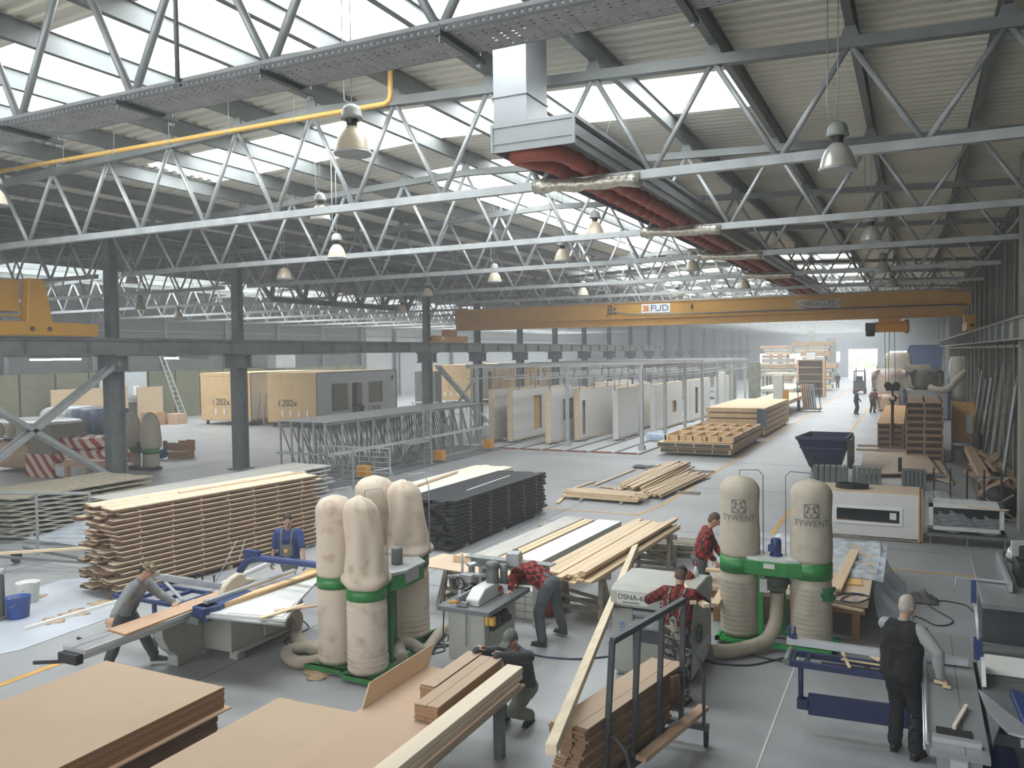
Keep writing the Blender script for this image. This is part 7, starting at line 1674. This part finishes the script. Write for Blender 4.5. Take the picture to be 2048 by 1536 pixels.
bx('sheet', (-1.52, 41.1, 1.09), (-.4, 54.6, 1.12), mat('orange_tan_sheet', 'cb9a58', .6, 0, .05, 2), 'orange tan sheet lying on the low crib beneath the crane hook', 'sheet')
simple('strand_board', MB().beam((1.42, 39.0, 1.14), (2.25, 38.6, 1.14), .03, 2.27, (0, 0, 1)), mat('strand_board_upright', 'c99a5c', .75, 0, .25, 14), 'upright strand board with a pinned paper by the right wall', 'board')
simple('paper', MB().b2((1.95, 38.62, 1.0), (2.2, 38.64, 1.75)), WHITEP, 'white paper pinned on the upright strand board', 'paper')
t = thing('cable_drum', 'dark cable drum standing before the strand board', 'cable drum', (1.75, 36.5, 0)); MB().lathe([(.42, .0), (.42, .06), (.3, .08), (.3, .66), (.42, .68), (.42, .74)], (1.75, 36.5, 0), 24).ob('drum', mat('dark_drum', '4a4a44', .7), t); MB().lathe([(.43, .74), (.43, .78)], (1.75, 36.5, 0), 24).ob('lid', STEEL2, t)
simple('dark_cone', MB().lathe([(.2, 0), (.15, 1.2), (.12, 1.25)], (2.2, 35.8, 0), 14), BLK, 'dark upright tube right of the cable drum', 'tube')
R5 = random.Random(21)
SCR = mat('scrap_timber', 'a98a68', .75, 0, .3, 4)
for k in range(46):
    u = R5.random(); y = 26.5+9.5*u; x = 2.35+R5.uniform(-.55, .55); L = R5.uniform(.8, 2.6); a = R5.uniform(-.5, .5); z = .1+R5.random()*.75*(1-abs(x-2.3)/.8)
    tag(MB().beam((x-L/2*math.sin(a), y-L/2*math.cos(a), max(.05, z-R5.random()*.3)), (x+L/2*math.sin(a)*.6, y+L/2*math.cos(a), z+R5.random()*.25), R5.uniform(.08, .2), R5.uniform(.02, .06)).ob('scrap_timber', SCR if k % 3 else WOODT), 'broken piece of timber in the scrap heap along the right wall', 'scrap timber', 'scrap heap along the right wall')
bx('long_timber', (1.75, 28, .55), (2.05, 36, .75), WOODT, 'long tan timber on the scrap heap along the right wall', 'timber')
bx('scrap_bin', (1.7, 27.2, 0), (2.95, 35.5, .3), mat('dark_scrap_bed', '57503f', .8, 0, .3, 3), 'dark low bed of the scrap timber heap', 'bin')
for k in range(8):
    x = 3.0-.04*k; y = 30+1.9*k
    simple('leaning_timber', MB().beam((x-.5, y, 0), (x-.02, y+.6, 3.6+.4*math.sin(k)), .08, .1), (STEEL2, WEATH)[k % 2], 'long bar leaning on the right wall, %s from the viewer' % nth(k), 'bar', 'bars leaning on the right wall')
simple('reel', MB().lathe([(.1, -.1), (.45, -.1), (.45, -.06), (.2, -.05), (.2, .05), (.45, .06), (.45, .1), (.1, .1)], (2.05, 24.6, .46), 24, Matrix.Rotation(PI/2, 3, 'X')), BLK, 'black cable reel leaning by the concrete column', 'cable reel')
t = thing('reel_stand', 'crossed steel stand holding the black cable reel', 'stand', (2.05, 24.3, 0))
MB().beam((1.5, 24.3, .15), (2.3, 24.3, .75), .03, .04).beam((1.5, 24.3, .75), (2.3, 24.3, .15), .03, .04).beam((1.45, 24.3, .1), (2.3, 24.3, .1), .03, .04).ob('cross_bars', WEATH, t); MB().b2((1.45, 24.28, 0), (1.49, 24.32, 1.2)).ob('upright', STEEL, t)

# ---- left edge: fence rack, film, tubs ----
t = thing('bar_rack', 'galvanised bar rack with horizontal rods at the left edge', 'rack', (-18.5, 12.4, 0))
FA, FB = V((-20.6, 11.2, 0)), V((-16.95, 12.5, 0)); 
for f in (0, .33, .66, 1): p = FA.lerp(FB, f); MB().beam(p, p+V((0, 0, 1.46)), .045, .045, (0, 1, 0)).ob('post', RK, t)
for k in range(14): z = .12+.1*k; MB().tube([FA+V((0, 0, z)), FB+V((0, 0, z))], .009, 5).ob('rod', RK, t)
MB().beam(FA+V((0, 0, 1.46)), FB+V((0, 0, 1.46)), .04, .05).ob('top_rail', RK, t)
t = thing('bar_rack', 'second galvanised bar rack behind the grey stack', 'rack', (-16, 22.8, 0))
for x in (-18.5, -17, -15.5): MB().beam((x, 22.4, 0), (x, 22.4, 1.45), .045, .045, (0, 1, 0)).ob('post', RK, t)
for k in range(7): MB().tube([(-18.5, 22.4, .3+.17*k), (-15.5, 22.4, .3+.17*k)], .01, 5).ob('rod', RK, t)
MB().beam((-18.5, 22.4, 1.45), (-15.5, 22.4, 1.45), .04, .05).ob('top_rail', RK, t)
board_stack('old board, low pile behind the bar rack', 'old board pile', mat('old_grey_boards', '9c937f', .8, 0, .25, 4), (-20.0, 12.6), (-20.0, 16.8), 2.2, 5, 8, .13, .035, .15, .1, [.2, .6], BLACKW)
simple('film_heap', MB().grid(lambda u, v: V((-19.8+3.4*u, 12.75+1.6*v, .12+.75*math.sin(PI*min(1, u*1.1))*v*(1+.15*math.sin(u*21)*math.sin(v*15)))), 34, 20), FILMB, 'milky plastic film heap behind the bar rack', 'film')
t = thing('steel_trolley', 'low grey steel trolley frame on the floor at the left', 'trolley', (-16.6, 11.4, 0))
MB().beam((-18.0, 11.6, .3), (-15.3, 11.6, .22), .06, .06).beam((-17.9, 10.8, .3), (-15.5, 11.5, .22), .05, .05).b2((-15.4, 11.45, .1), (-15.25, 11.65, .34)).ob('frame', STEEL, t); MB().lathe([(.07, -.03), (.08, 0), (.07, .03)], (-15.33, 11.5, .08), 12).ob('castor', BLK, t); MB().lathe([(.07, -.03), (.08, 0), (.07, .03)], (-17.8, 11.3, .08), 12).b2((-17.85, 11.2, .1), (-17.75, 11.4, .3)).ob('castor', BLK, t)
simple('white_batten', MB().beam((-17.6, 10.6, .42), (-14.95, 12.8, .42), .08, .05), WOODP, 'long pale batten lying on the grey trolley frame', 'batten')
simple('white_batten', MB().beam(G(50, 1258, .03), G(245, 1200, .03), .07, .06), WHITE, 'white batten lying on the floor before the tan stack', 'batten')
simple('white_batten', MB().beam(G(420, 1178, .04), G(630, 1085, .04), .07, .06), WHITE, 'long white batten on the floor along the foot of the tan stack', 'batten')
FS = mat('white_floor_sheet', 'b9bfc6', .35, 0, .1, 1.5)
def decal(px, m, lab, name, cat, z=.006):
    P = [G(x, y, z) for x, y in px]; mb = MB(); n = len(P); mb.add([tuple(p) for p in P], [tuple(range(n))[::-1]]); return simple(name, mb, m, lab, cat)
decal(((0, 1308), (40, 1300), (240, 1228), (330, 1170), (250, 1148), (120, 1160), (0, 1200)), FS, 'pale plastic sheet lying on the floor before the tan stack', 'floor_sheet', 'plastic sheet')
SD = mat('sawdust', 'b49b7c', .95, 0, .2, 20)
for k, (px, py, w) in enumerate(((100, 1243, 22), (150, 1226, 24), (205, 1205, 20), (82, 1192, 10), (555, 1300, 0), (640, 1345, 34), (560, 1365, 0))):
    if w:
        P = G(px, py, .008); r = w/1640*P.length*1.0; R_ = random.Random(k)
        simple('sawdust', MB().lathe([(r, 0), (r*.6, .012), (.02, .03)], tuple(P), 22, fn=lambda a, v: 1+.25*math.sin(3*a+k)+.15*math.sin(7*a)), SD, 'small heap of sawdust on the floor, %s of the scattered ones' % nth(k), 'sawdust', 'sawdust heaps')
for i, (px, py, m, lab) in enumerate(((37, 1235, BLUEB, 'blue tub with white smears on the floor at the left'), (57, 1203, WHITE, 'white tub standing behind the blue one'))):
    P = G(px, py); t = thing('tub', lab, 'tub', (P.x, P.y, 0))
    MB().lathe([(.15, 0), (.17, .01), (.2, .36), (.21, .37), (.195, .37), (.16, .02)], (P.x, P.y, 0), 24).ob('tub_body', m, t); MB().lathe([(.19, .3), (.0, .31)], (P.x, P.y, 0), 20).ob('contents', mat('dark_glue', '4a4d48', .4), t)
    MB().tube([(P.x-.2, P.y, .36), (P.x-.15, P.y-.14, .26), (P.x+.1, P.y-.19, .24), (P.x+.2, P.y, .36)], .005, 5).ob('handle', STEEL2, t)
P = G(5, 1235); t = thing('roller_stand', 'grey steel roller stand cut by the left picture edge', 'stand', (P.x, P.y, 0))
MB().lathe([(.05, .0), (.05, .75), (.07, .76), (.07, .8)], (P.x, P.y, 0), 12).ob('column', STEEL, t); MB().tube([(P.x-.35, P.y, .82), (P.x+.1, P.y, .82)], .05, 12).ob('roller', STEEL2, t); MB().b2((P.x-.2, P.y-.2, 0), (P.x+.2, P.y+.2, .03)).ob('foot', STEELD, t)

# ---------------- thin dusty haze in the halls ----------------
hz = bpy.data.materials.new('dusty_air'); hz.use_nodes = True
hn = hz.node_tree.nodes; hn.remove(hn['Principled BSDF'])
vs_ = hn.new('ShaderNodeVolumeScatter'); vs_.inputs['Color'].default_value = (.95, .97, 1, 1); vs_.inputs['Density'].default_value = .0028; vs_.inputs['Anisotropy'].default_value = .2
hz.node_tree.links.new(vs_.outputs[0], hn['Material Output'].inputs['Volume'])
tag(MB().b2((XLL+.02, -6.9, .002), (XR-.02, YE-.05, 9.1)).ob('dust_haze', hz), 'thin pale dusty haze filling the halls towards the end wall', 'haze', kind='stuff')
SC.cycles.volume_bounces = 1
